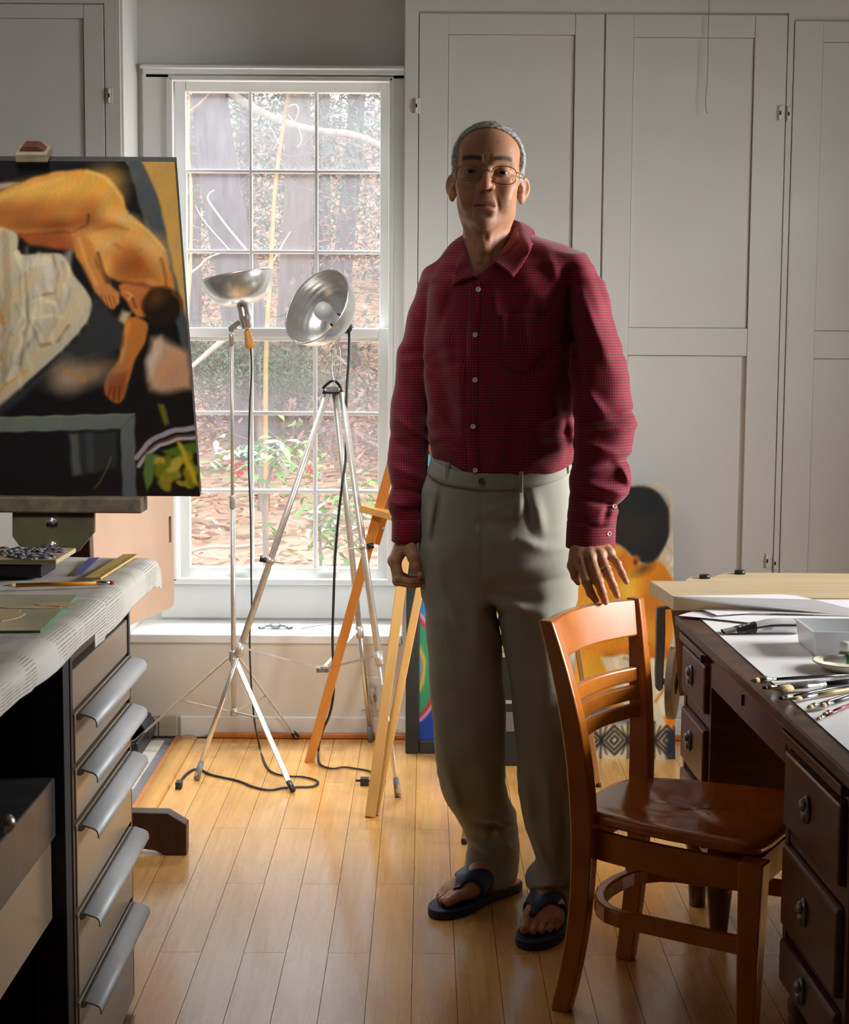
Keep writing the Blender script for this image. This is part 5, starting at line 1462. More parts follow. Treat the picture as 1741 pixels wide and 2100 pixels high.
MB().lathe([(.022, zt_ - .026), (.022, zt_ - .012), (.016, zt_ - .004), (0, zt_ - .004)], (c.x - .01, 5.62, .009), (0, 0, 1), 18).build('silver_cap', M_alu, CAN)

# ================================================================== lamps and stands by the window
M_chrome = mat('brushed_lamp_aluminium', S(222, 221, 217), S(208, 207, 202), scale=30, stretch=(1, 1, 6), rough=.27, metal=.8)
M_stand = mat('stand_metal', S(212, 208, 200), S(196, 190, 180), scale=20, stretch=(1, 1, 4), rough=.38, metal=.5)
M_woodgrip = mat('ochre_wood_grip', S(214, 156, 72), S(196, 136, 56), scale=6, stretch=(4, 4, 1), rough=.4)
M_wire = mat('black_cable', S(28, 28, 30), S(38, 38, 40), scale=40, rough=.5)
M_bulb = mat('frosted_bulb', S(206, 206, 208), S(196, 196, 198), rough=.4)
def bowl(mb, c, axis, R_, depth, n=48, ribs=7):
    """reflector bowl: c = centre of the opening, axis points out of the opening"""
    pr = []
    m = 26
    for i in range(m + 1):
        t = i / m
        r = .018 + (R_ - .018) * math.sin(t * math.pi / 2) ** .82 if t > 0 else .018
        h = -depth * (math.cos(t * math.pi / 2) ** 1.25)
        pr.append((r, h))
    rim = [(R_ + .003, .001), (R_ + .004, -.003), (R_ + .001, -.006)]
    inner = []
    for k, (r, h) in enumerate(pr):
        inner.append((r - .0005 + (.0011 if k % 3 == 0 else 0), h))
    outer = [(r + .0016, h - .0012) for r, h in pr][::-1]
    mb.lathe(inner + rim + outer, c, axis, n)
    return mb
# --- floor lamp on a stand
YL = 5.45
xp = aty(478, 1200, YL).x
LS = thing('lamp_stand', 'floor lamp on a thin tripod stand with its bowl shade turned upward', 'floor lamp', (xp, YL, 0))
z_top = aty(479, 686, YL).z; z_mid = aty(476, 1030, YL).z; zlow = aty(478, 1466, YL).z
MB().tube([(xp, YL, zlow), (xp, YL, z_mid)], .0085, 12).build('lower_pole', M_stand, LS)
MB().tube([(xp, YL, z_mid), (xp, YL, z_top)], .0062, 12).build('upper_pole', M_stand, LS)
MB().lathe([(0, -.02), (.0105, -.02), (.0105, .018), (.008, .024), (0, .024)], (xp, YL, z_mid), (0, 0, 1), 14).build('pole_collar', M_stand, LS)
MB().lathe([(0, -.035), (.0095, -.035), (.0095, .0), (.007, .004), (0, .004)], (xp, YL, z_top), (0, 0, 1), 14).build('top_collar', M_stand, LS)
hubz = aty(478, 1345, YL).z
MB().lathe([(0, -.018), (.015, -.018), (.015, .014), (.010, .02), (0, .02)], (xp, YL, hubz), (0, 0, 1), 14).build('upper_hub', M_stand, LS)
MB().lathe([(0, -.014), (.012, -.014), (.012, .012), (0, .012)], (xp, YL, zlow + .012), (0, 0, 1), 14).build('lower_hub', M_stand, LS)
feet = [atz(600, 1622, .008), atz(608, 1512, .008), atz(262, 1532, .008)]
for ft in feet:
    dxy = Vector((ft.x - xp, ft.y - YL, 0)).normalized()
    a = Vector((xp, YL, hubz - .005)) + dxy * .016
    leg = MB().beam(ft, a, .016, .006, up=(0, 0, 1)).build('leg', M_stand, LS, bevel=.001)
    MB().tube([ft - (a - ft).normalized() * .004 + Vector((0, 0, .004)), ft + (a - ft) * .06], .009, 8).build('rubber_foot', M_black, leg)
    m_ = ft.lerp(a, .52); MB().beam(Vector((xp, YL, zlow + .012)) + dxy * .012, m_, .010, .004).build('brace', M_stand, LS)
oc = aty(485, 563, YL - .02)
hnd = aty(516, 728, YL - .03)
ax = (oc - hnd).normalized(); ax = (ax + Vector((0, -.02, 0))).normalized()
Rb = .5 * (aty(557, 548, YL) - aty(412, 578, YL)).length
sh = bowl(MB(), oc, ax, Rb, .098).build('shade', M_chrome, LS, fix=False)
nk = oc - ax * .098
MB().lathe([(.019, .004), (.021, -.004), (.020, -.03), (.0215, -.034), (.0215, -.05), (.018, -.054), (.018, -.075), (.012, -.082), (0, -.082)], nk, ax, 20).build('socket', M_chrome, LS)
MB().lathe([(0, -.082), (.009, -.083), (.0105, -.09), (.016, -.128), (.017, -.138), (.013, -.144), (0, -.144)], nk, ax, 18).build('wood_grip', M_woodgrip, LS)
j = Vector((xp, YL, z_top + .012))
mb = MB().beam(j + Vector((-.006, -.004, .004)), nk - ax * .045, .016, .006, up=(0, 1, 0)); mb.lathe([(0, -.008), (.009, -.008), (.009, .008), (0, .008)], j + Vector((0, 0, .004)), (0, 1, 0), 14); mb.build('swivel', M_stand, LS)
MB().ball(j + Vector((.018, -.008, .006)), .005, 10, 6).build('screw', M_chrome, LS)
ce = nk - ax * .144
cp = [ce, aty(516, 760, YL - .03), aty(512, 840, YL - .03), aty(510, 950, YL - .03), aty(514, 1060, YL - .03), aty(515, 1180, YL - .04), aty(516, 1245, YL - .06), aty(512, 1310, YL - .07), aty(515, 1400, YL - .09), aty(522, 1480, YL - .12)]
zc = .0045
fl_ = [(532, 1530), (541, 1560), (556, 1582), (585, 1591), (620, 1593), (646, 1599), (652, 1606), (640, 1613), (610, 1614), (580, 1616), (552, 1620), (520, 1614), (490, 1602), (455, 1594), (430, 1588), (412, 1579), (398, 1578), (382, 1588), (370, 1602)]
path = cp + [atz(a, b, zc) for a, b in fl_]
MB().tube(smooth_path(path, 5), .0042, 8, squash=.7).build('cord', M_wire, LS)
pz = atz(367, 1610, .010)
mb = MB().box((pz.x - .009, pz.y - .016, .001), (pz.x + .009, pz.y + .018, .022)); mb.box((pz.x - .006, pz.y - .03, .010), (pz.x - .0045, pz.y - .016, .014)); mb.box((pz.x + .0045, pz.y - .03, .010), (pz.x + .006, pz.y - .016, .014)); mb.build('plug', M_wire, LS, bevel=.002)
# --- aluminium tripod
YT = 5.30
tpx = aty(683, 803, YT)
TP = thing('aluminium_tripod', 'tall aluminium tripod easel with a black hooked head', 'tripod', (tpx.x, YT, 0))
tf = [atz(403, 1592, .012), atz(816, 1627, .012), atz(760, 1514, .012)]
tops = [aty(672, 806, YT - .01), aty(701, 806, YT - .015), aty(687, 806, YT + .02)]
kn = [(538, 1145), (756, 1135), None]
hubp = None
js = []
for i, (ft, tpq) in enumerate(zip(tf, tops)):
    t_up = .62 if i < 2 else .40
    mid = ft.lerp(tpq, .33)
    up_ = MB().tube([mid, tpq], .0105, 12).build('upper_leg', M_stand, TP)
    MB().tube([ft, mid + (tpq - ft).normalized() * .1], .0078, 12).build('lower_leg', M_chrome, TP)
    MB().tube([ft - Vector((0, 0, .010)), ft + (tpq - ft).normalized() * .045], [.010, .0095], 10).build('foot_tip', M_grey, TP)
    dn = (tpq - ft).normalized()
    MB().tube([mid - dn * .03, mid + dn * .012], .0135, 12).build('leg_collar', M_stand, TP)
    js.append(mid)
    if i < 2:
        q = ft.lerp(tpq, (.555 if i == 0 else .60)); sgn = -1 if i == 0 else 1
        mb = MB().tube([q - dn * .008, q + dn * .008], .0145, 12); mb.beam(q + Vector((-sgn * .045, -.006, -.006)), q + Vector((sgn * .012, -.006, 0)), .012, .004); mb.build('clamp_bracket', M_stand, TP)
        MB().tube([q + Vector((sgn * .012, -.004, .002)), q + Vector((sgn * .032, -.004, .006))], .009, 10).build('clamp_knob', M_black, TP)
hubp = aty(662, 1372, YT - .02)
mb = MB().box((hubp.x - .02, hubp.y - .012, hubp.z - .010), (hubp.x + .02, hubp.y + .012, hubp.z + .010)); mb.build('spreader_hub', M_grey, TP, bevel=.002)
for q in js: MB().beam(hubp, q, .012, .005).build('spreader', M_stand, TP)
h = tpx
mb = MB().prism([aty(a, b, YT - .022) for a, b in ((659, 808), (664, 796), (696, 795), (708, 808))], (0, .045, 0)); mb.build('head_plate', M_black, TP, bevel=.003)
mb = MB().prism([aty(a, b, YT - .026) for a, b in ((667, 797), (669, 793), (694, 793), (697, 797), (697, 804), (667, 804))], (0, .005, 0)); mb.build('face_plate', M_grey, TP, bevel=.002)
for (a, b) in ((667, 800), (695, 799)): MB().ball(aty(a, b, YT - .027), .004, 8, 6).build('rivet', M_chrome, TP)
MB().tube(smooth_path([aty(662, 797, YT - .01), aty(668, 790, YT - .01), aty(680, 781, YT - .01), aty(688, 782, YT - .01), aty(697, 792, YT - .01), aty(700, 800, YT - .01)], 4), .0045, 8).build('hook', M_black, TP)
# --- clamp lamp
oc = aty(649, 628, YT - .06)
ax = Vector((-.62, -.66, .46)).normalized()
CLP = thing('clamp_lamp', 'round aluminium clamp lamp facing left, held above the tripod head', 'lamp', (tpx.x, YT, tpx.z + .02))
Rb = .5 * 166 * 5.25 / 3440
bowl(MB(), oc, ax, Rb, .105).build('shade', M_chrome, CLP, fix=False)
nk = oc - ax * .105
MB().lathe([(.024, .012), (.026, .002), (.024, -.01), (.0215, -.03), (.018, -.05), (.010, -.056), (0, -.056)], nk, ax, 20).build('socket', M_black, CLP)
MB().lathe([(.018, .0), (.017, .02), (.021, .04), (.029, .062), (.030, .072), (.026, .088), (.014, .098), (0, .1)], nk, ax, 24).build('bulb', M_bulb, CLP)
# spring clamp: wire loop down to the tripod hook
w0 = aty(692, 700, YT - .02)
loop = [aty(690, 706, YT-.02), aty(682, 718, YT-.02), aty(680, 745, YT-.02), aty(682, 770, YT-.02), aty(686, 782, YT-.02), aty(692, 772, YT-.02), aty(697, 745, YT-.02), aty(697, 718, YT-.02), aty(692, 706, YT-.02)]
MB().tube(smooth_path(loop, 5), .0018, 6).build('wire_loop', M_chrome, CLP)
cc = aty(689, 713, YT-.02)
coil = [cc + Vector((.011 * math.cos(a), -.008 + .002 * a / 2, .011 * math.sin(a))) for a in [k * .5 for k in range(38)]]
MB().tube(coil, .0015, 6).build('spring', M_chrome, CLP)
MB().beam(nk - ax * .02, w0, .012, .005, up=(0, 1, 0)).build('clamp_arm', M_chrome, CLP)
bk_ = nk - ax * .05
cp = [bk_, aty(716, 690, YT + .01), aty(715, 740, YT), aty(711, 800, YT - .03), aty(710, 870, YT - .04), aty(709, 940, YT - .06), aty(701, 1000, YT - .08), aty(693, 1070, YT - .08), aty(687, 1150, YT - .08), aty(684, 1230, YT - .08), aty(682, 1300, YT - .08), aty(683, 1370, YT - .08), aty(684, 1420, YT - .08), aty(676, 1465, YT - .08), aty(661, 1500, YT - .07)]
fl2 = [(653, 1535), (653, 1558), (660, 1570), (682, 1576), (705, 1573), (730, 1576), (757, 1581), (768, 1590), (765, 1598), (757, 1602)]
MB().tube(smooth_path(cp + [atz(a, b, zc) for a, b in fl2], 5), .0042, 8, squash=.7).build('cord', M_wire, CLP)
pz = atz(747, 1604, .010)
mb = MB().box((pz.x - .012, pz.y - .012, .001), (pz.x + .014, pz.y + .014, .024)); mb.box((pz.x - .026, pz.y - .006, .012), (pz.x - .012, pz.y - .0045, .017)); mb.box((pz.x - .026, pz.y + .0045, .012), (pz.x - .012, pz.y + .006, .017)); mb.build('plug', M_wire, CLP, bevel=.003)

# ---- wooden folding easel beside the sitter
M_easel = mat('orange_easel_wood', S(206, 136, 62), S(188, 118, 48), scale=4, stretch=(6, 6, 1), rough=.4)
M_easel_l = mat('light_easel_wood', S(216, 168, 96), S(200, 150, 78), scale=4, stretch=(6, 6, 1), rough=.4)
fa = atz(634, 1563, .0); fb = atz(759, 1676, .0)
ap_ = aty(858, 752, 5.02)
WE = thing('wooden_easel', 'folding wooden tripod easel with orange legs standing behind the man', 'easel', (fa.x + .25, 5.0, 0))
MB().beam(fa, ap_, .030, .018, up=(0, 1, 0)).build('leg', M_easel, WE, bevel=.002)
fb2 = fb + Vector((.012, .02, .0))
MB().beam(fb, aty(822, 1203, 4.86) + (aty(822, 1203, 4.86) - fb) * .9, .030, .016, up=(0, 1, 0)).build('leg', M_easel_l, WE, bevel=.002)
t2 = aty(862, 1203, 4.92)
MB().beam(fb2, t2 + (t2 - fb2) * .3, .024, .014, up=(0, 1, 0)).build('leg_brace', M_easel_l, WE, bevel=.002)
MB().beam(Vector((.16, 5.25, 0)), ap_ + Vector((.02, .02, -.03)), .028, .018, up=(0, 1, 0)).build('leg', M_easel, WE, bevel=.002)
mb = MB(); la, lb = aty(743, 1041, 5.10), aty(835, 1066, 5.06)
mb.beam(la, lb, .05, .022, up=(0, 0, 1)); mb.build('ledge', M_easel_l, WE, bevel=.002)
mb = MB(); mb.beam(aty(766, 1112, 5.16), aty(796, 1010, 5.12), .042, .026, up=(0, 1, 0)); mb.build('ledge_slider', M_easel, WE, bevel=.002)
for (a, b) in ((786, 1083), (780, 1055)):
    MB().ball(aty(a, b, 5.08), .005, 8, 6).build('screw', M_steel, WE)
MB().ball(ap_, (.03, .02, .03), 10, 8).build('apex_hinge', M_steel, WE)
# ---- slim sketching easel standing further back behind the man
M_thin = mat('slim_easel_wood', S(196, 148, 96), S(178, 130, 80), scale=6, stretch=(6, 6, 1), rough=.45)
g1, g2 = atz(952, 1722, .012), atz(1227, 1606, .012)
a2 = aty(1090, 720, 4.78)
SE = thing('sketching_easel', 'slim light wooden sketching easel almost hidden behind the man', 'easel', ((g1.x + g2.x) / 2, 4.75, 0))
for g_ in (g1, g2, Vector((.10, 5.25, .012))):
    lg = MB().beam(g_, a2, .016, .014, up=(0, 1, 0)).build('leg', M_thin, SE, bevel=.002)
    MB().tube([g_ - Vector((0, 0, .011)), g_ + Vector((0, 0, .004))], .0085, 8).build('rubber_foot', M_black, lg)
MB().ball(a2, (.02, .02, .02), 10, 8).build('apex_joint', M_steel, SE)

# ---- framed abstract leaning on the closet
def leaning(name, label, x0, x1, ybase, zheight, ytop, paint, fw, frame_mat, nu, nv, cat='painting', depth=.03):
    T = thing(name, label, cat, ((x0 + x1) / 2, ybase, 0))
    b0 = Vector((x0, ybase, .0)); upv = Vector((0, ytop - ybase, zheight)); u = upv.normalized(); nn = Vector((0, -u.z, u.y))
    if fw:
        for (a, b, c, d) in ((0, 0, fw, 1), (x1 - x0 - fw, 0, x1 - x0, 1)):
            P = [b0 + Vector((a, 0, 0)), b0 + Vector((c, 0, 0)), b0 + Vector((c, 0, 0)) + upv, b0 + Vector((a, 0, 0)) + upv]
            MB().prism(P, -nn * depth).build('frame_bar', frame_mat, T, bevel=.006, seg=3)
        for (l0, l1) in ((0, fw), (upv.length - fw, upv.length)):
            P = [b0 + Vector((fw, 0, 0)) + u * l0, b0 + Vector((x1 - x0 - fw, 0, 0)) + u * l0, b0 + Vector((x1 - x0 - fw, 0, 0)) + u * l1, b0 + Vector((fw, 0, 0)) + u * l1]
            MB().prism(P, -nn * depth).build('frame_bar', frame_mat, T, bevel=.006, seg=3)
    else:
        P = [b0, b0 + Vector((x1 - x0, 0, 0)), b0 + Vector((x1 - x0, 0, 0)) + upv, b0 + upv]
        MB().prism([p - nn * .001 for p in P], -nn * depth).build('stretcher', frame_mat, T)
    i = fw
    sft = -nn * (.012 if fw else 0)
    painted(T, b0 + Vector((i, 0, 0)) + u * i + sft, b0 + Vector((x1 - x0 - i, 0, 0)) + u * i + sft, b0 + Vector((i, 0, 0)) + u * (upv.length - i) + sft, paint, nu, nv)
    return T
P3 = Paint(840, 900, 1200, 1540, 2.0, (34, 84, 170))
P3.poly([(840, 900), (1200, 900), (1200, 1240), (840, 1300)], (60, 140, 190), 40, c2=(96, 176, 206), grad=((900, 1250), (900, 920)))
P3.poly([(840, 1440), (1200, 1400), (1200, 1540), (840, 1540)], (30, 64, 168), 60)
for (r, c_, w_) in ((150, (60, 150, 110), 40), (116, (214, 190, 70), 8), (104, (206, 90, 60), 7), (92, (70, 170, 190), 12), (190, (190, 50, 70), 10), (200, (230, 180, 190), 5)):
    P3.line([(820 + (r * .42) * math.cos(a), 1370 + r * .62 * math.sin(a)) for a in [k * .1 - 1.6 for k in range(33)]], w_, c_, 4)
P3.poly([(1160, 900), (1200, 900), (1200, 960), (1160, 990)], (58, 140, 190), 6)
P3.grain(8)
M_dkframe = mat('dark_grey_frame', S(58, 62, 60), S(44, 47, 46), scale=8, rough=.4)
yb3 = atz(850, 1546).y
x30 = atz(831, 1546).x
leaning('framed_abstract', 'blue abstract painting in a dark frame leaning against the closet', x30, x30 + .575, yb3, 1.02, YF - .05, P3, .045, M_dkframe, 90, 160)
# ---- portrait canvas leaning in front of it
P2 = Paint(1080, 975, 1400, 1570, 1.5, (206, 196, 178))
for k in range(26):
    a = random.Random(k)
    x, y = a.uniform(1330, 1390), a.uniform(1000, 1190)
    P2.line([(x, y), (x + a.uniform(-22, 22), y + a.uniform(10, 40))], a.uniform(4, 10), a.choice([(232, 222, 200), (190, 170, 140), (216, 190, 140), (236, 230, 216)]), 5, .8)
P2.poly([(1250, 1105), (1290, 1138), (1310, 1158), (1345, 1150), (1370, 1172), (1384, 1215), (1380, 1290), (1362, 1345), (1300, 1360), (1230, 1345), (1170, 1310), (1150, 1260), (1190, 1200), (1230, 1160)], (226, 142, 34), 3)
P2.poly([(1240, 1340), (1362, 1320), (1390, 1345), (1390, 1380), (1300, 1380), (1230, 1370)], (200, 96, 24), 8, .8)
P2.ell(1290, 1210, 26, 36, (252, 200, 70), .7, .9); P2.ell(1345, 1240, 26, 60, (206, 116, 30), .8, .8); P2.ell(1270, 1160, 24, 26, (200, 110, 36), .7, .8); P2.ell(1330, 1300, 40, 26, (236, 160, 50), .8, .8); P2.ell(1210, 1260, 40, 40, (240, 170, 50), .8, .8)
P2.line([(1240, 1346), (1290, 1342), (1330, 1322)], 5, (120, 60, 24), 4, .8)
P2.poly([(1246, 1080), (1252, 1040), (1268, 1014), (1292, 999), (1322, 998), (1350, 1012), (1368, 1038), (1373, 1070), (1368, 1108), (1352, 1140), (1330, 1156), (1306, 1148), (1290, 1134), (1272, 1118), (1258, 1112)], (34, 34, 34), 3)
P2.ell(1310, 1060, 42, 40, (44, 46, 36), .9, .8); P2.ell(1330, 1036, 26, 18, (30, 32, 40), .8, .8); P2.ell(1290, 1090, 26, 22, (56, 44, 30), .9, .7)
P2.ell(1303, 1151, 9, 12, (214, 120, 50), .4); P2.ell(1304, 1152, 4, 7, (120, 60, 26), .5); P2.ell(1320, 1168, 18, 8, (90, 66, 34), .9, .8, -.5)
P2.poly([(1262, 1112), (1276, 1126), (1270, 1142), (1256, 1136)], (232, 160, 60), 4)
P2.poly([(1140, 1300), (1200, 1330), (1260, 1350), (1300, 1420), (1250, 1470), (1140, 1470)], (222, 150, 40), 5)
P2.ell(1190, 1400, 40, 40, (244, 186, 60), .8, .8); P2.ell(1220, 1440, 40, 22, (150, 76, 26), .8, .7)
P2.poly([(1232, 1350), (1276, 1340), (1330, 1350), (1390, 1352), (1390, 1530), (1350, 1490), (1300, 1470), (1270, 1430)], (222, 208, 176), 4)
for (p, w_, c_) in [([(1262, 1354), (1280, 1400), (1300, 1440)], 8, (240, 230, 204)), ([(1280, 1350), (1320, 1360), (1330, 1420)], 6, (160, 150, 110)), ([(1340, 1356), (1350, 1420), (1372, 1500)], 10, (240, 230, 206)), ([(1366, 1356), (1376, 1440)], 7, (176, 160, 124)), ([(1300, 1370), (1316, 1380), (1312, 1396)], 4, (120, 116, 90)), ([(1345, 1440), (1366, 1400), (1388, 1420)], 5, (170, 120, 60))]:
    P2.line(p, w_, c_, 5, .85)
P2.poly([(1360, 1470), (1390, 1440), (1390, 1505), (1370, 1500)], (216, 130, 36), 4)
P2.poly([(1080, 1440), (1180, 1440), (1260, 1470), (1330, 1478), (1390, 1500), (1390, 1570), (1080, 1570)], (214, 198, 160), 4)
P2.poly([(1080, 1430), (1200, 1436), (1280, 1462), (1300, 1480), (1220, 1490), (1080, 1480)], (96, 98, 108), 6, .9)
for cx_ in (1150, 1205, 1260, 1315, 1368):
    for rr in (30, 20, 9):
        P2.line([(cx_ - rr, 1518), (cx_, 1518 - rr * .95), (cx_ + rr, 1518), (cx_, 1518 + rr * .95), (cx_ - rr, 1518)], 5, (36, 34, 36), 3, .9)
    P2.line([(cx_ + 27, 1480), (cx_ + 27, 1556)], 5, (44, 40, 40), 3, .8); P2.line([(cx_ + 14, 1490), (cx_ + 40, 1546)], 4, (30, 30, 32), 3, .7); P2.line([(cx_ + 40, 1490), (cx_ + 14, 1546)], 4, (30, 30, 32), 3, .7)
P2.poly([(1366, 1500), (1400, 1490), (1400, 1570), (1366, 1570)], (34, 40, 52), 4, .9)
P2.grain(8)
yb2 = atz(1300, 1557).y; x21 = atz(1387, 1557).x
ztop2 = .0
upz = aty(1385, 990, YF - .09).z
leaning('portrait_painting', 'unframed canvas of a dark-haired figure leaning behind the chair', x21 - .40, x21 - .004, yb2, upz, YF - .09, P2, 0, M_canvas_edge, 150, 330, depth=.022)
# ---- dark portfolio case standing between the paintings, seen between the legs
M_case = mat('black_portfolio', S(34, 40, 40), S(26, 30, 30), scale=10, rough=.5)
M_band = mat('pale_band', S(170, 168, 160), rough=.5)
M_bandg = mat('grey_band', S(112, 112, 108), rough=.5)
M_folio = mat('yellow_green_print', S(176, 180, 96), S(96, 104, 50), scale=40, rough=.6, contrast=.1)
yb4 = atz(1045, 1571).y; xa4, xb4 = atz(1000, 1571).x, atz(1092, 1571).x
PF = thing('portfolio_case', 'black portfolio case with pale bands standing behind the man', 'portfolio', ((xa4 + xb4)/2, yb4, 0))
def zz(y): return aty(1045, y, yb4).z
MB().box((xa4, yb4, 0), (xb4, yb4 + .03, zz(1347))).build('case_body', M_case, PF, bevel=.003)
for (ya, yb_, m_) in ((1348, 1338, M_band), (1443, 1436, M_band), (1500, 1460, M_bandg)):
    MB().box((xa4 + .001, yb4 - .002, zz(ya)), (xb4 - .001, yb4 + .0005, zz(yb_))).build('band', m_, PF)
MB().box((xa4 + .004, yb4 + .006, zz(1347)), (xb4 - .004, yb4 + .012, zz(1270))).build('print_sheet', M_folio, PF)

# ---- things on the sill
zs_ = z_sill
c = atz(565, 1283, zs_ + .01)
HC = thing('watch', 'small steel wristwatch lying open on the white window sill', 'watch', (c.x, c.y, zs_))
MB().lathe([(0, 0), (.018, 0), (.019, .004), (.018, .009), (.014, .011), (0, .011)], (c.x, c.y, zs_ + .006), (.0, -.15, 1), 20).build('watch_case', M_steel, HC)
r = random.Random(2)
for s_ in (-1, 1):
    for k in range(5):
        x = c.x + s_ * (.022 + k * .0085); 
        MB().ball((x, c.y - .006 + .004 * math.sin(k * 1.7), zs_ + .007 + .004 * math.cos(k)), (.0052, .009, .0035), 8, 5).build('link', M_pull, HC)
w_ = [atz(617, 1289, zs_ + .003), atz(635, 1286, zs_ + .003), atz(650, 1283, zs_ + .003), atz(670, 1281, zs_ + .003), atz(700, 1279, zs_ + .003)]
top('wire_piece', 'thin bent piece of wire on the window sill near the tripod leg', 'wire', MB().tube(smooth_path(w_, 5), .0018, 6), M_steel)
# ================================================================== THE MAN
# ---- signed-distance modelling: blended shapes are meshed with surface nets
def smin(a, b, k):
    h = np.maximum(k - np.abs(a - b), 0.0) / k
    return np.minimum(a, b) - h * h * k * 0.25
def smax(a, b, k): return -smin(-a, -b, k)
def s_ell(P, c, r, R=None):
    q = P - np.array(c)
    if R is not None: q = q @ np.array(R)
    r = np.array(r)
    k0 = np.sqrt(((q / r) ** 2).sum(1)) + 1e-9
    k1 = np.sqrt(((q / r ** 2) ** 2).sum(1)) + 1e-9
    return k0 * (k0 - 1) / k1
def s_cap(P, a, b, ra, rb=None):
    a = np.array(a, float); b = np.array(b, float); rb = ra if rb is None else rb
    ab = b - a
    t = np.clip(((P - a) @ ab) / (ab @ ab + 1e-12), 0, 1)
    return np.sqrt((((P - a) - t[:, None] * ab) ** 2).sum(1)) - (ra + (rb - ra) * t)
def s_sph(P, c, r): return np.sqrt(((P - np.array(c)) ** 2).sum(1)) - r
def poly2d(U, V, pts):
    """signed distance (neg inside) to a polygon in a plane"""
    d = np.full(U.shape, 1e9); ins = np.zeros(U.shape, bool); n = len(pts)
    for i in range(n):
        ax, ay = pts[i]; bx, by = pts[(i+1) % n]; ex, ey = bx-ax, by-ay
        t = np.clip(((U-ax)*ex + (V-ay)*ey) / (ex*ex+ey*ey+1e-12), 0, 1)
        d = np.minimum(d, np.hypot(U-ax-t*ex, V-ay-t*ey))
        ins ^= ((ay > V) != (by > V)) & (U < ex*(V-ay)/(ey+1e-12)+ax)
    return np.where(ins, -d, d)
def nets(f, lo, hi, s):
    lo = np.array(lo, float); hi = np.array(hi, float)
    B = 8
    nb = np.maximum(1, np.ceil((hi - lo) / (s * B)).astype(int)); n = nb * B + 1
    # coarse pass over block centres
    ii = np.stack(np.meshgrid(*[np.arange(k) for k in nb], indexing='ij'), -1).reshape(-1, 3)
    cen = lo + (ii + .5) * B * s
    dc = f(cen)
    near = np.abs(dc) < B * s * 1.25
    G = np.full(tuple(n), 1.0, np.float32)
    for (i, j, k), d in zip(ii[~near], dc[~near]):
        if d < 0: G[i*B:(i+1)*B+1, j*B:(j+1)*B+1, k*B:(k+1)*B+1] = -1.0
    loc = np.stack(np.meshgrid(np.arange(B+1), np.arange(B+1), np.arange(B+1), indexing='ij'), -1).reshape(-1, 3)
    sel = ii[near]
    for c0 in range(0, len(sel), 400):
        blk = sel[c0:c0+400]
        idx = (blk[:, None, :] * B + loc[None]).reshape(-1, 3)
        v = f(lo + idx * s).astype(np.float32)
        G[idx[:, 0], idx[:, 1], idx[:, 2]] = v
    neg = G < 0
    c = neg[:-1, :-1, :-1].astype(np.int8)
    tot = np.zeros_like(c)
    for dx in (0, 1):
        for dy in (0, 1):
            for dz in (0, 1):
                tot += neg[dx:neg.shape[0]-1+dx, dy:neg.shape[1]-1+dy, dz:neg.shape[2]-1+dz]
    act = (tot > 0) & (tot < 8)
    cells = np.argwhere(act)
    vid = np.full(act.shape, -1, np.int64); vid[act] = np.arange(len(cells))
    acc = np.zeros((len(cells), 3)); cnt = np.zeros(len(cells))
    cor = [(a, b, c2) for a in (0, 1) for b in (0, 1) for c2 in (0, 1)]
    val = {q: G[cells[:, 0]+q[0], cells[:, 1]+q[1], cells[:, 2]+q[2]] for q in cor}
    for a in cor:
        for ax in range(3):
            if a[ax]: continue
            b = list(a); b[ax] = 1; b = tuple(b)
            va, vb = val[a], val[b]
            m = (va < 0) != (vb < 0)
            t = np.where(m, va / (va - vb + 1e-12), 0)
            p = np.zeros((len(cells), 3)); p[:] = a; p[:, ax] += t
            acc[m] += p[m]; cnt[m] += 1
    V = lo + (cells + acc / np.maximum(cnt, 1)[:, None]) * s
    Q = []
    for ax in range(3):
        u, w = [(1, 2), (2, 0), (0, 1)][ax]
        sl0 = [slice(None)] * 3; sl1 = [slice(None)] * 3
        sl0[ax] = slice(0, -1); sl1[ax] = slice(1, None)
        A, Bv = neg[tuple(sl0)], neg[tuple(sl1)]
        ch = np.argwhere(A != Bv)
        ok = (ch[:, u] > 0) & (ch[:, w] > 0) & (ch[:, u] < n[u]-1) & (ch[:, w] < n[w]-1) 
        ch = ch[ok]
        flip = A[ch[:, 0], ch[:, 1], ch[:, 2]]
        def cell(du, dw):
            q = ch.copy(); q[:, u] -= du; q[:, w] -= dw
            return vid[q[:, 0], q[:, 1], q[:, 2]]
        q4 = np.stack([cell(1, 1), cell(0, 1), cell(0, 0), cell(1, 0)], 1)
        q4[~flip] = q4[~flip][:, ::-1]
        Q.append(q4)
    Q = np.concatenate(Q); Q = Q[(Q >= 0).all(1)]
    return V, Q
YS = -.075
def mesh_np(name, V, Q, mt, parent=None, cols=None, smooth=True):
    if parent is not None:
        M = np.array(world_of(parent).inverted()); V = V @ M[:3, :3].T + M[:3, 3]
    me = bpy.data.meshes.new(name)
    me.vertices.add(len(V)); me.vertices.foreach_set('co', np.ascontiguousarray(V, np.float32).ravel())
    k = Q.shape[1]
    me.loops.add(Q.size); me.loops.foreach_set('vertex_index', Q.astype(np.int32).ravel())
    me.polygons.add(len(Q)); me.polygons.foreach_set('loop_start', np.arange(0, Q.size, k, dtype=np.int32)); me.polygons.foreach_set('loop_total', np.full(len(Q), k, np.int32))
    me.polygons.foreach_set('use_smooth', np.full(len(Q), smooth))
    me.update(calc_edges=True); me.validate()
    o = bpy.data.objects.new(name, me); put(o, parent); me.materials.append(mt)
    if cols is not None: set_colors(o, cols)
    return o
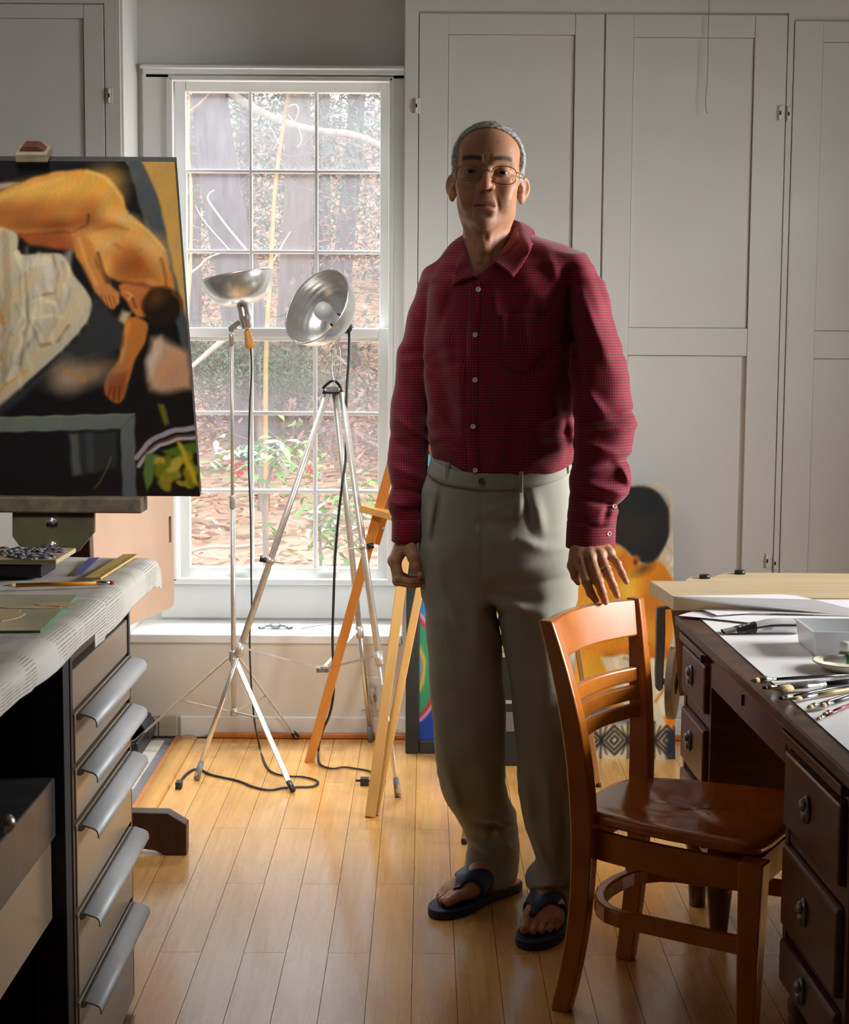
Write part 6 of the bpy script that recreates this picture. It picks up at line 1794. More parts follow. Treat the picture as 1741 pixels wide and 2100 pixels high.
def raycast(f, px, py, y0=3.3, y1=4.3, n=1600):
    d = ray(px, py); ys = np.linspace(y0, y1, n)
    P = np.array(CAM)[None] + np.array(d)[None] * (ys / d.y)[:, None]
    v = f(P); k = np.argmax(v < 0)
    return Vector(P[k]) if v[k] < 0 else None

FO = mesh_np('fallen_leaves', FALLEN[0], FALLEN[1], M_leafc, go, FALLEN[2], False)
FO['kind'] = 'stuff'
MAN = thing('person', 'standing man with grey hair, glasses and a dark red checked shirt', 'person', (.13, 3.9, 0))

class Column:
    """near-vertical limb: rows of (py, xl, xr, Y, half depth) in pixels of the picture at that depth"""
    def __init__(s, rows, yaw=0.0, ex=2.0):
        z = []; x = []; a = []; yv = []; b = []
        for (py, xl, xr, Y, bb) in rows:
            Y = Y + YS
            p0, p1 = aty(xl, py, Y), aty(xr, py, Y)
            z.append((p0.z + p1.z) / 2); x.append((p0.x + p1.x) / 2); a.append((p1.x - p0.x) / 2); yv.append(Y); b.append(bb)
        o = np.argsort(z); z = np.array(z)[o]
        tab = np.stack([np.array(q)[o] for q in (x, a, yv, b)], 1)
        zz_ = np.linspace(z[0], z[-1], 300)
        # smooth the linear interpolation a little
        T = np.stack([np.interp(zz_, z, tab[:, i]) for i in range(4)], 1)
        ker = np.hanning(13); ker /= ker.sum()
        for i in range(4):
            e = np.concatenate([np.full(6, T[0, i]), T[:, i], np.full(6, T[-1, i])])
            T[:, i] = np.convolve(e, ker, 'valid')
        s.z0, s.z1, s.zz, s.T, s.yaw, s.ex = z[0], z[-1], zz_, T, yaw, ex
    def at(s, z): return [np.interp(z, s.zz, s.T[:, i]) for i in range(4)]
    def local(s, P):
        xc, a, yc, b = s.at(P[:, 2])
        dx, dy = P[:, 0] - xc, P[:, 1] - yc
        c, n = math.cos(s.yaw), math.sin(s.yaw)
        u, v = dx * c - dy * n, dx * n + dy * c
        a2 = np.sqrt(np.maximum(1e-8, (a * a - (b * n) ** 2) / (c * c)))
        return u, v, a2, b
    def __call__(s, P, cap=True, grow=0.0):
        u, v, a, b = s.local(P); a = a + grow; b = b + grow
        e = s.ex
        k0 = (np.abs(u / a) ** e + np.abs(v / b) ** e) ** (1 / e) + 1e-9
        g = np.sqrt((u / a ** 2) ** 2 + (v / b ** 2) ** 2) / np.maximum(k0, .3) + 1e-6
        d = np.clip((k0 - 1) / g, -.2, .35)
        d = np.where(k0 < .35, -np.minimum(a, b) * .6, d)
        if cap: d = smax(d, np.maximum(s.z0 - P[:, 2], P[:, 2] - s.z1), .012)
        return d
def folds(P, L, Y=3.82):
    """L: (px0,py0,px1,py1, amplitude mm, width px): ridges (+) and grooves (-) on the camera side"""
    out_ = np.zeros(len(P))
    for (a0, b0, a1, b1, amp, w) in L:
        p, q = aty(a0, b0, Y), aty(a1, b1, Y)
        ex, ez = q.x - p.x, q.z - p.z
        t = np.clip(((P[:, 0]-p.x)*ex + (P[:, 2]-p.z)*ez) / (ex*ex+ez*ez+1e-9), -.15, 1.15)
        d = np.hypot(P[:, 0]-p.x-t*ex, P[:, 2]-p.z-t*ez)
        fade = np.clip(1.15 - np.abs(t - .5) * 1.55, 0, 1)
        out_ += amp * .001 * np.exp(-(d / (w * .00112)) ** 2) * fade
    return out_
def wrinkle(P, s1, s2, ph=0.0):
    x, y, z = P[:, 0], P[:, 1], P[:, 2]
    w1 = np.sin(z * 46 + 9 * x + 3 * np.sin(x * 21 + ph) + 4 * y) * np.sin(x * 17 - z * 6 + ph)
    w2 = np.sin(z * 95 - x * 34 + 2.5 * np.sin(z * 33 + ph) + y * 20) * np.sin(x * 38 + z * 11 + 1.3 * ph)
    return s1 * w1 + s2 * w2

# ---------------------------------------------------------------- shirt
TORSO = Column([(474, 965, 1068, 4.00, .050), (484, 947, 1098, 4.00, .066), (500, 926, 1150, 3.99, .084), (520, 908, 1188, 3.985, .098), (545, 893, 1206, 3.98, .110), (580, 882, 1208, 3.975, .120),
                (640, 876, 1204, 3.97, .128), (720, 874, 1196, 3.965, .132), (800, 874, 1188, 3.96, .132), (870, 878, 1184, 3.955, .132), (918, 883, 1182, 3.955, .132), (945, 885, 1180, 3.955, .129), (970, 888, 1176, 3.955, .125), (1000, 890, 1172, 3.955, .120)], yaw=.20, ex=2.3)
ARM_R = Column([(548, 874, 930, 4.05, .050), (570, 862, 915, 4.05, .056), (610, 848, 903, 4.05, .060), (660, 834, 895, 4.05, .062), (720, 816, 887, 4.05, .062), (800, 806, 881, 4.04, .062), (850, 800, 879, 4.03, .060), (900, 797, 880, 4.02, .058), (950, 796, 879, 4.00, .056),
                (1000, 801, 873, 3.98, .052), (1025, 797, 869, 3.97, .050), (1040, 793, 866, 3.97, .048), (1056, 803, 866, 3.965, .042), (1066, 806, 866, 3.96, .040), (1106, 805, 864, 3.95, .038)])
ARM_L = Column([(524, 1135, 1196, 3.925, .050), (545, 1145, 1216, 3.915, .058), (575, 1155, 1238, 3.905, .064), (630, 1162, 1254, 3.885, .068), (705, 1166, 1275, 3.86, .068), (780, 1170, 1291, 3.835, .068), (842, 1174, 1301, 3.812, .066), (885, 1177, 1300, 3.795, .064), (924, 1175, 1298, 3.778, .062), (960, 1171, 1292, 3.762, .060),
                (1002, 1167, 1283, 3.742, .056), (1035, 1165, 1272, 3.726, .052), (1056, 1163, 1267, 3.716, .050), (1066, 1166, 1259, 3.711, .043), (1090, 1164, 1258, 3.700, .041), (1116, 1163, 1257, 3.690, .040)], ex=2.2)
SF_T = [(1010, 600, 1030, 760, 3, 10), (1000, 760, 1020, 900, -3, 9), (925, 640, 935, 760, -3, 10), (1120, 640, 1150, 560, -3, 9), (1100, 860, 1160, 840, 4, 9), (1060, 880, 1150, 890, -4, 8), (905, 780, 955, 850, 3, 9), (900, 840, 945, 900, -4, 8), (1040, 560, 1140, 540, 3, 12), (905, 620, 965, 880, 5, 18), (890, 700, 930, 880, -4, 14), (1165, 560, 1158, 690, -9, 12), (1155, 690, 1062, 770, -7, 11), (1150, 716, 1075, 790, 6, 16), (1075, 650, 1082, 760, 4, 9), (1045, 640, 1052, 720, -3, 8),
        (1062, 790, 1042, 950, -5, 16), (1100, 800, 1090, 950, 4, 22), (1150, 820, 1160, 930, -6, 12), (940, 700, 950, 930, 3, 10), (900, 900, 960, 958, 4, 12), (1180, 900, 1050, 955, 5, 12), (1020, 900, 1010, 960, 3, 7), (925, 600, 905, 660, -4, 10), (1120, 520, 1150, 600, 3, 12), (1095, 620, 1110, 690, -3, 8)]
SF_A = [(1178, 590, 1235, 740, 5, 13), (1215, 560, 1262, 720, -4, 12), (1176, 640, 1185, 800, -6, 10), (1180, 858, 1300, 838, -6, 8), (1185, 880, 1298, 866, 5, 8), (1195, 944, 1290, 930, -7, 9), (1250, 935, 1275, 985, 6, 9), (1175, 975, 1280, 1000, 6, 10), (1170, 1000, 1265, 1024, -6, 8), (1180, 1050, 1265, 1052, 4, 7), (1180, 790, 1230, 850, 5, 12), (1178, 900, 1240, 915, 4, 9), (1230, 1010, 1215, 1050, -4, 7),
        (845, 640, 878, 790, 4, 12), (812, 760, 868, 830, -5, 10), (804, 860, 868, 900, 5, 10), (800, 900, 862, 940, -5, 9), (802, 960, 866, 985, 5, 9), (800, 1004, 862, 1016, -5, 8), (792, 1034, 850, 1040, 4, 7)]
NECKC = aty(1003, 520, 3.99 + YS)
VPOLY = [(aty(a, b, 3.9).x, aty(a, b, 3.9).z) for a, b in ((948, 480), (1062, 452), (1050, 500), (1012, 540), (977, 566), (962, 552))]
ZW = aty(1000, 928, 3.88).z
def shirt_raw(P):
    t = TORSO(P); ar = ARM_R(P); al = ARM_L(P)
    zt_ = ZW - .036 * np.clip((3.955 + YS - P[:, 1]) / .12, 0, 1)
    t = smax(t, zt_ - .007 - P[:, 2], .012)
    kk = .010 + .030 * np.clip((P[:, 2] - 1.40) / .1, 0, 1)
    d = smin(smin(t, ar, kk), al, kk)
    return d
def shirt(P):
    d = shirt_raw(P)
    fr_ = np.clip((4.03 + YS - P[:, 1]) / .08, 0, 1)
    d = d - fr_ * 2.1 * folds(P, SF_T + SF_A) - wrinkle(P, .0026, .0013, .7)
    # neck opening
    hole = s_cap(P, (NECKC.x + .002, NECKC.y - .004, NECKC.z - .02), (NECKC.x + .004, NECKC.y + .006, NECKC.z + .2), .060)
    v = np.maximum(poly2d(P[:, 0], P[:, 2], VPOLY), P[:, 1] - 3.97 - YS)
    d = smax(d, -np.minimum(hole, v), .004)
    return d
def check_uv(P):
    vals = np.stack([TORSO(P), ARM_R(P), ARM_L(P)], 1); k = vals.argmin(1)
    out_ = np.zeros((len(P), 3))
    for i, c in enumerate((TORSO, ARM_R, ARM_L)):
        u, v, a, b = c.local(P); m = k == i
        an = np.arctan2(u / a, -v / b)
        al_ = c.T[:, 1].mean() * (1.25 if i else 1.12)
        sk = (-.10 if i == 2 else (.06 if i == 1 else 0.0)) * P[:, 2]
        out_[m, 0] = (an * al_)[m] + sk[m] + i * .5; out_[m, 1] = P[m, 2]
    return out_
def plaid():
    m = mat('crimson_check_cotton', S(150, 26, 52), rough=.75, spec=.25, bump=.25, scale=700, sheen=.2)
    nt = m.node_tree; N = nt.nodes; L = nt.links; b = N['Principled BSDF']
    for l in list(L):
        if l.to_socket == b.inputs['Base Color']: L.remove(l)
    at = N.new('ShaderNodeAttribute'); at.attribute_name = 'flat'
    sp = N.new('ShaderNodeSeparateXYZ'); L.new(at.outputs['Vector'], sp.inputs[0])
    outs = []
    for i in (0, 1):
        mu = N.new('ShaderNodeMath'); mu.operation = 'MULTIPLY'; mu.inputs[1].default_value = 2 * math.pi / .0062; L.new(sp.outputs[i], mu.inputs[0])
        si = N.new('ShaderNodeMath'); si.operation = 'SINE'; L.new(mu.outputs[0], si.inputs[0])
        mr = N.new('ShaderNodeMapRange'); mr.inputs[1].default_value = -.15; mr.inputs[2].default_value = .55; L.new(si.outputs[0], mr.inputs[0]); outs.append(mr)
    ad = N.new('ShaderNodeMath'); ad.operation = 'ADD'; L.new(outs[0].outputs[0], ad.inputs[0]); L.new(outs[1].outputs[0], ad.inputs[1])
    hf = N.new('ShaderNodeMath'); hf.operation = 'MULTIPLY'; hf.inputs[1].default_value = .5; L.new(ad.outputs[0], hf.inputs[0])
    rp = N.new('ShaderNodeValToRGB'); rp.color_ramp.elements[0].color = S(160, 26, 52); rp.color_ramp.elements[1].color = S(56, 12, 28)
    L.new(hf.outputs[0], rp.inputs[0]); L.new(rp.outputs[0], b.inputs['Base Color'])
    return m
M_shirt = plaid()
def set_flat(o, uv):
    at = o.data.attributes.new('flat', 'FLOAT_VECTOR', 'POINT'); at.data.foreach_set('vector', np.ascontiguousarray(uv, np.float32).ravel())
lo = (aty(780, 1130, 4.1).x - .02, 3.54, aty(1000, 1125, 3.9).z - .01); hi = (aty(1315, 500, 3.80).x + .02, 4.10, aty(1000, 450, 3.9).z + .02)
V, Q = nets(shirt, lo, hi, .0034)
SH = mesh_np('shirt', V, Q, M_shirt, MAN); set_flat(SH, check_uv(V))
SH['label'] = 'dark red checked long-sleeved shirt'
# collar: stand plus two leaves
def patch(name, outline, mt, parent, solid=.003, sub=2):
    """closed outline of (px,py,Y) -> smooth thin patch"""
    P = [aty(a, b, Y) for a, b, Y in outline]
    c = sum(P, Vector()) / len(P); n = len(P)
    c = c + Vector((0, -.004, 0))
    rings = [P] + [[p.lerp(c, k) for p in P] for k in (.35, .7)]
    mb = MB()
    for a, b in zip(rings[:-1], rings[1:]): mb.add(a + b, [(k, (k+1) % n, n+(k+1) % n, n+k) for k in range(n)], True)
    mb.add(rings[-1] + [c], [(k, (k+1) % n, n) for k in range(n)], True)
    o = mb.build(name, mt, parent, fix=True)
    bm = bmesh.new(); bm.from_mesh(o.data); bmesh.ops.remove_doubles(bm, verts=bm.verts, dist=1e-5); bmesh.ops.recalc_face_normals(bm, faces=bm.faces); bm.to_mesh(o.data); bm.free()
    co = np.array([list(v.co) for v in o.data.vertices])
    set_flat(o, np.stack([co[:, 0] * .9 + co[:, 1] * .6, co[:, 2] * .95 + co[:, 0] * .1, co[:, 2] * 0], 1))
    md = o.modifiers.new('solid', 'SOLIDIFY'); md.thickness = solid; md.offset = 0
    if sub: md = o.modifiers.new('sub', 'SUBSURF'); md.levels = 1; md.render_levels = 1
    return o
def sy(px, py, lift=.004):
    p = raycast(shirt_raw, px, py, 3.5, 4.1)
    return p.y - lift if p is not None else 3.9
def collar(fold, edge):
    def sm_(L_, n=24):
        D = smooth_path([aty(a, b, Y + YS) for a, b, Y in L_], 8); return [D[int(round(k * (len(D) - 1) / n))] for k in range(n + 1)]
    n = 24; fa_, ed = sm_(fold, n), sm_(edge, n); m = 6
    def g(u, v):
        a, b = fa_[int(round(u * n))], ed[int(round(u * n))]
        p = a.lerp(b, v); bul = math.sin(math.pi * min(1, v * 1.0)) * .006
        return p + Vector((0, -bul, bul * .6))
    o = MB().grid(g, n, m).build('collar_leaf', M_shirt, SH, solid=.0028)
    c2 = np.array([list(v.co) for v in o.data.vertices]); set_flat(o, np.stack([c2[:, 0] * .86 + c2[:, 1] * .5 + c2[:, 2] * .5, c2[:, 2] * .86 - c2[:, 0] * .5, c2[:, 2] * 0], 1))
    def h(u, v):
        a = fa_[int(round(u * n))]; return a + Vector((0, .004 + .006 * v, -.001 - .034 * v))
    o = MB().grid(h, n, 3).build('collar_stand', M_shirt, SH, solid=.0022)
    c2 = np.array([list(v.co) for v in o.data.vertices]); set_flat(o, np.stack([c2[:, 0] + c2[:, 1], c2[:, 2], c2[:, 2] * 0], 1))
def E(px, py, dflt, lift=.011):
    p = raycast(shirt_raw, px, py, 3.5, 4.1); return (min(p.y - lift, dflt + YS) if p is not None else dflt + YS) - YS
collar([(1008, 537, E(1008, 545, 3.89)), (1026, 517, 3.905), (1042, 496, 3.930), (1053, 476, 3.965), (1062, 459, 4.005), (1050, 452, 4.05), (1025, 452, 4.075)],
       [(1052, 570, E(1052, 570, 3.88)), (1066, 551, E(1066, 551, 3.89)), (1080, 528, E(1080, 528, 3.91)), (1090, 507, E(1090, 507, 3.93)), (1097, 487, 3.955), (1088, 468, 4.02), (1040, 462, 4.10)])
collar([(979, 566, E(979, 568, 3.88)), (968, 548, 3.895), (960, 528, 3.915), (956, 508, 3.945), (955, 489, 3.985), (966, 470, 4.04), (1000, 456, 4.075)],
       [(926, 584, E(930, 584, 3.90)), (931, 566, E(934, 566, 3.91)), (935, 548, E(938, 548, 3.92)), (938, 528, 3.945), (941, 505, 3.985), (950, 482, 4.05), (1000, 462, 4.10)])
# placket and buttons follow the shirt front
M_button = mat('pearl_button', S(236, 232, 224), S(224, 220, 212), scale=60, rough=.25)
pk = [(974, 574), (972, 640), (969, 700), (968, 780), (966, 870), (970, 930), (972, 968)]
def strip(name, line, half, lift, mt, parent):
    pts = []
    dense = smooth_path([Vector((a, b, 0)) for a, b in line], 8)
    L_, R2 = [], []
    for q in dense:
        for (off, acc) in ((-half, L_), (half, R2)):
            p = raycast(shirt, q.x + off, q.y, 3.5, 4.1)
            acc.append(Vector((p.x, p.y - lift, p.z)))
    mb = MB(); n = len(dense)
    mb.add(L_ + R2, [(i, i+1, n+i+1, n+i) for i in range(n-1)], True)
    o = mb.build(name, mt, parent, solid=.0016)
    c2 = np.array([list(v.co) for v in o.data.vertices]); set_flat(o, np.stack([c2[:, 0] + .003, c2[:, 2], c2[:, 2] * 0], 1))
    return o
strip('placket', pk, 12, .0016, M_shirt, SH)
def button(px, py, r=.0058, parent=SH, f=shirt, mt=M_button, nrm_=None, lift=.0035):
    p = raycast(f, px, py, 3.4, 4.2); e = .004
    if p is None: return
    g = np.array([f(np.array([[p.x + dx, p.y + dy, p.z + dz]]))[0] for dx, dy, dz in ((e, 0, 0), (-e, 0, 0), (0, e, 0), (0, -e, 0), (0, 0, e), (0, 0, -e))])
    n_ = Vector((g[0]-g[1], g[2]-g[3], g[4]-g[5])).normalized()
    n_ = (n_ * .5 + Vector((0, -1, 0)) * .5).normalized()
    b = MB().lathe([(0, .001), (r * .55, .001), (r * .62, .0022), (r * .9, .0022), (r, .001), (r * .95, -.0015), (0, -.0015)], Vector(p) + n_ * lift, n_, 18).build('button', mt, parent)
    for s_ in (-1, 1):
        MB().ball(Vector(p) + n_ * (lift + .0011) + Vector((s_ * r * .2, 0, 0)), r * .11, 6, 4).build('thread_hole', M_gap, b)
for q in ((981, 594), (975, 687), (974, 779), (970, 874), (975, 964)): button(*q)
button(1247, 1095, .0055); button(1258, 1040, .005)
# breast pocket
pq = [(1026, 648), (1126, 641), (1131, 740), (1106, 768), (1062, 768), (1028, 748)]
P_ = []
mbp = MB(); nu_, nv_ = 12, 12
def pock(u, v):
    a = 1026 + 102 * u + (4 * v); b = 646 - 6 * u + 122 * v - (18 * abs(2 * u - 1) * v)
    p = raycast(shirt, a, b, 3.5, 4.1); return Vector((p.x, p.y - .0022, p.z))
po_ = MB().grid(pock, nu_, nv_).build('breast_pocket', M_shirt, SH, solid=.0014)
c2 = np.array([list(v.co) for v in po_.data.vertices]); uv_ = check_uv(c2 + np.array(MAN.location)); set_flat(po_, uv_)
# cuffs
for (C_, ya, yb_, nm) in ((ARM_L, 1068, 1120, 'cuff'), (ARM_R, 1064, 1109, 'cuff')):
    z1 = aty(1000, ya, 3.63 if C_ is ARM_L else 3.88).z; z0 = aty(1000, yb_, 3.62 if C_ is ARM_L else 3.88).z
    def cf(u, v, C_=C_, z0=z0, z1=z1):
        z = z0 + (z1 - z0) * v; xc, a, yc, b = [float(q) for q in C_.at(np.array([max(z, C_.z0)]))]
        an = 2 * math.pi * u
        fl_ = .0028 + .0015 * math.sin(3 * an + 1)
        return Vector((xc + (a + fl_) * math.cos(an), yc + (b + fl_) * math.sin(an), z + (.004 * math.sin(an) if v < .01 else 0)))
    o = MB().grid(cf, 40, 5).build(nm, M_shirt, SH, solid=.0025)
    c2 = np.array([list(v.co) for v in o.data.vertices]); an = np.arctan2(c2[:, 0] - c2[:, 0].mean(), -(c2[:, 1] - c2[:, 1].mean())); set_flat(o, np.stack([an * .05, c2[:, 2], c2[:, 2] * 0], 1))

# ---------------------------------------------------------------- trousers
HIP = Column([(926, 890, 1164, 3.955, .112), (950, 886, 1167, 3.955, .117), (975, 876, 1170, 3.955, .120), (1005, 867, 1171, 3.955, .123), (1050, 864, 1173, 3.955, .126), (1100, 864, 1176, 3.955, .124), (1150, 865, 1177, 3.955, .116), (1190, 867, 1178, 3.955, .10), (1225, 870, 1178, 3.955, .08)], yaw=.16, ex=2.35)
LEG_R = Column([(1120, 866, 1010, 3.975, .10), (1206, 868, 1010, 3.975, .102), (1290, 874, 1025, 3.965, .098), (1360, 878, 1032, 3.96, .093), (1435, 883, 1037, 3.955, .088), (1500, 889, 1038, 3.95, .084), (1550, 893, 1038, 3.95, .080), (1600, 899, 1036, 3.965, .078), (1630, 907, 1041, 3.985, .078),
                (1660, 926, 1054, 4.01, .076), (1692, 946, 1062, 4.03, .073), (1727, 960, 1066, 4.045, .070), (1755, 955, 1065, 4.055, .072), (1780, 952, 1062, 4.05, .074), (1800, 953, 1060, 4.045, .074), (1808, 955, 1058, 4.04, .072)], ex=2.2)
LEG_L = Column([(1120, 1008, 1178, 3.945, .105), (1206, 1010, 1178, 3.94, .105), (1290, 1026, 1178, 3.93, .10), (1402, 1046, 1180, 3.915, .094), (1500, 1055, 1182, 3.905, .088), (1560, 1060, 1183, 3.90, .084), (1626, 1065, 1184, 3.90, .080), (1680, 1076, 1185, 3.90, .077), (1727, 1089, 1185, 3.905, .074),
                (1760, 1100, 1184, 3.905, .074), (1780, 1092, 1184, 3.90, .078), (1800, 1078, 1183, 3.89, .082), (1815, 1078, 1181, 3.885, .082), (1830, 1088, 1180, 3.88, .080), (1845, 1096, 1178, 3.875, .076)], ex=2.2)
TF = [(904, 1000, 888, 1110, -6, 6), (893, 1010, 876, 1110, 4, 9), (1074, 1000, 1082, 1075, -7, 6), (1062, 1000, 1060, 1060, 4, 9), (1092, 1010, 1110, 1090, 5, 12), (985, 1000, 988, 1190, -3, 5), (978, 1050, 1072, 1022, 6, 10), (985, 1075, 1075, 1050, -5, 9), (990, 1110, 1075, 1090, 4, 12), (1060, 1100, 1110, 1115, 5, 12),
      (1000, 1175, 1110, 1150, 5, 12), (1000, 1200, 1150, 1180, -5, 10), (1008, 1228, 1100, 1246, 6, 12), (1005, 1212, 1100, 1222, -5, 9), (985, 1190, 960, 1400, 4, 16), (930, 1120, 985, 1330, 3, 14), (900, 1140, 935, 1420, 4, 16), (905, 1130, 960, 1330, -3, 14), (1110, 1220, 1130, 1500, 4, 18), (1080, 1260, 1090, 1560, -4, 16), (1150, 1300, 1165, 1560, -4, 12), (1010, 1270, 1030, 1440, -3, 10), (960, 1440, 1000, 1640, 4, 18), (912, 1560, 945, 1680, 5, 12),
      (1000, 1690, 1045, 1700, 8, 9), (985, 1705, 1050, 1716, -9, 8), (1010, 1725, 1062, 1705, 8, 9), (965, 1745, 1020, 1772, 8, 8), (960, 1762, 1015, 1788, -7, 7), (1030, 1735, 1060, 1770, 7, 10), (1015, 1690, 1010, 1740, -6, 8),
      (1115, 1560, 1135, 1760, 6, 14), (1140, 1600, 1150, 1800, -7, 12), (1090, 1700, 1125, 1780, 5, 10), (1088, 1795, 1150, 1780, 7, 9), (1095, 1815, 1165, 1800, -8, 8), (1110, 1822, 1160, 1836, 6, 8), (1165, 1640, 1172, 1800, 5, 10), (1070, 1580, 1085, 1680, 4, 14)]
def trousers(P):
    h = HIP(P); a = LEG_R(P); b = LEG_L(P)
    d = smin(a, b, .004)
    d = smin(h, d, .03)
    # tuck between the thighs
    fr_ = np.clip((4.05 + YS - P[:, 1]) / .1, 0, 1)
    k = np.where(P[:, 2] < .36, 2.3, 1.6)
    return d - fr_ * folds(P, TF) * k - wrinkle(P, .0012, .0007, 2.1)
M_khaki = mat('olive_khaki_twill', S(166, 164, 150), S(154, 152, 138), scale=8, rough=.85, bump=.12, bscale=900, spec=.2, sheen=.15)
lo = (aty(850, 1300, 4.0).x - .02, 3.69, aty(1100, 1846, 3.9).z - .01); hi = (aty(1200, 1300, 3.9).x + .02, 4.10, aty(1000, 922, 3.82).z + .012)
lo = (lo[0], lo[1], .03)
V, Q = nets(trousers, lo, hi, .004)
TRO = mesh_np('trousers', V, Q, M_khaki, MAN); TRO['label'] = 'olive khaki pleated trousers'
def wb(u, v):
    an = 2 * math.pi * u
    c, s_ = math.cos(an), math.sin(an)
    # waistband dips in front: image rows from 930 at the sides to 972 in front
    front = max(0.0, -s_)
    ztop = aty(1000, 928 + 42 * front, 3.88 - .1 * front).z + (.004 * c if c > 0 else -.002 * c); zbot = ztop - .036
    z = zbot + (ztop - zbot) * v
    xc, a, yc, b = [float(q) for q in HIP.at(np.array([z]))]
    yaw = HIP.yaw; e = 2 / HIP.ex
    uu = (a + .003) * math.copysign(abs(c) ** e, c); vv = (b + .005) * math.copysign(abs(s_) ** e, s_)
    ca, sa = math.cos(-yaw), math.sin(-yaw)
    return Vector((xc + uu * ca - vv * sa, yc + uu * sa + vv * ca, z))
MB().grid(wb, 72, 4).build('waistband', M_khaki, TRO, solid=.004)
def hipsurf(P): return np.minimum(trousers(P), HIP(P, True, .005))
for (a, b) in ((917, 968), (1068, 986), (1163, 948)):
    p = raycast(hipsurf, a, b, 3.6, 4.1)
    if p is not None: MB().box((p.x - .0045, p.y - .006, p.z - .026), (p.x + .0045, p.y + .001, p.z + .022)).build('belt_loop', M_khaki, TRO, bevel=.0015)
M_hbutton = mat('brown_horn_button', S(96, 76, 54), S(70, 54, 38), scale=40, rough=.3)
button(988, 987, .0075, TRO, hipsurf, M_hbutton, lift=.007)

# ---------------------------------------------------------------- body: head, neck, hands, feet (one mesh)
SKIN = np.array([190, 138, 106.])
H0 = aty(1000.5, 363, 3.955 + YS)
Rh = (Matrix.Rotation(math.radians(2.3), 3, 'Y') @ Matrix.Rotation(math.radians(-4), 3, 'Z') @ Matrix.Rotation(math.radians(-3.0), 3, 'X'))
Rn = np.array(Rh); H0n = np.array(H0)
def tolocal(P): return (P - H0n) @ Rn
def toworld(p): return np.array(p) @ Rn.T + H0n
def both(f):
    return lambda P: np.minimum(f(P, 1), f(P, -1))
def cranium(p):
    d = s_ell(p, (0, .020, .036), (.0755, .098, .080))
    d = smin(d, s_ell(p, (0, -.012, .040), (.068, .068, .068)), .03)
    return d
EYE = [(-.0360, -.0685, -.001), (.0350, -.0685, -.001)]
def head(p):
    x, y, z = p[:, 0], p[:, 1], p[:, 2]
    ax_ = np.abs(x); q = np.stack([ax_, y, z], 1)
    d = cranium(p)
    d = smin(d, s_ell(p, (0, -.014, -.030), (.066, .070, .085)), .03)
    d = smin(d, s_ell(q, (.034, -.010, -.070), (.026, .044, .036)), .03)      # jaw corner
    d = smin(d, s_ell(p, (0, -.054, -.098), (.033, .032, .030)), .03)          # chin mass
    d = smin(d, s_sph(p, (0, -.076, -.110), .017), .02)                        # chin
    d = smin(d, s_ell(q, (.047, -.052, -.028), (.020, .022, .016)), .025)      # cheekbone
    d = smin(d, s_cap(q, (.012, -.080, .022), (.050, -.064, .026), .0105, .009), .016)  # brow ridge
    d = smin(d, s_ell(p, (0, -.062, .050), (.050, .026, .036)), .03)           # forehead
    d = smin(d, s_ell(p, (0, -.074, -.070), (.030, .020, .026)), .02)          # muzzle
    # eye sockets, lids
    d = smax(d, -s_ell(q, (.035, -.092, -.002), (.021, .017, .013)), .012)
    for (ex, ey, ez) in EYE:
        lid = s_sph(p, (ex, ey, ez), .0158)
        dx = (x - ex) / .0150
        up_ = .0038 * np.maximum(0, 1 - dx * dx); dn_ = .0036 * np.maximum(0, 1 - dx * dx)
        op = np.maximum(z - ez - up_, -(z - ez) - dn_)
        op = np.where(np.abs(dx) > 1.05, .01, op); op = np.where(y > ey, .01, op)
        lid = smax(lid, -op, .0012)
        d = np.minimum(smin(d, lid, .005), smax(smin(d, lid, .005), -np.maximum(op, s_sph(p, (ex, ey, ez), .021)), .001) if False else smin(d, lid, .005))
        d = smax(d, -np.maximum(op, s_sph(p, (ex, ey, ez), .0225)), .0012)
    d = smin(d, s_cap(q, (.020, -.0835, -.016), (.050, -.073, -.015), .0042, .0035), .009)       # lower lid bag
    # nose
    d = smin(d, s_cap(p, (0, -.082, .010), (0, -.109, -.033), .0078, .0122), .010)
    d = smin(d, s_ell(q, (.0135, -.098, -.037), (.0095, .0115, .009)), .006)
    d = smax(d, -s_ell(q, (.0078, -.1025, -.0455), (.0046, .0065, .005)), .002)
    # frown lines
    d = smax(d, -s_cap(q, (.0055, -.0965, .020), (.0065, -.0955, .034), .0012), .004)
    # philtrum to lips
    d = smin(d, s_ell(p, (0, -.0905, -.0700), (.0260, .0085, .0060)), .006)
    d = smin(d, s_ell(p, (0, -.0895, -.0855), (.0220, .0090, .0068)), .006)
    d = smax(d, -s_cap(q, (0, -.1000, -.0775), (.0265, -.0885, -.0790), .0018), .003)
    d = smax(d, -s_ell(p, (0, -.094, -.0975), (.018, .006, .0055)), .008)
    # folds beside nose and mouth
    d = smax(d, -s_cap(q, (.0215, -.0945, -.036), (.0345, -.0825, -.086), .0048), .006)
    d = smax(d, -s_cap(q, (.0325, -.0840, -.088), (.032, -.077, -.108), .0030), .006)
    d = smin(d, s_ell(q, (.043, -.064, -.056), (.014, .016, .026)), .02)
    # temples hollow
    d = smax(d, -s_ell(q, (.086, -.048, .030), (.014, .03, .028)), .02)
    # ears
    ca, sa = math.cos(.62), math.sin(.62)
    eR = np.array([[ca, sa, 0], [-sa, ca, 0], [0, 0, 1]])
    ear = s_ell(q, (.0855, .014, -.020), (.0060, .0190, .0250), eR)
    ear = smin(ear, s_ell(q, (.0795, .004, -.045), (.0065, .0100, .0140), eR), .010)
    ear = smax(ear, -s_ell(q, (.0885, .0080, -.018), (.0066, .0125, .0175), eR), .0035)
    ear = smin(ear, s_ell(q, (.0790, -.002, -.026), (.006, .006, .008)), .005)
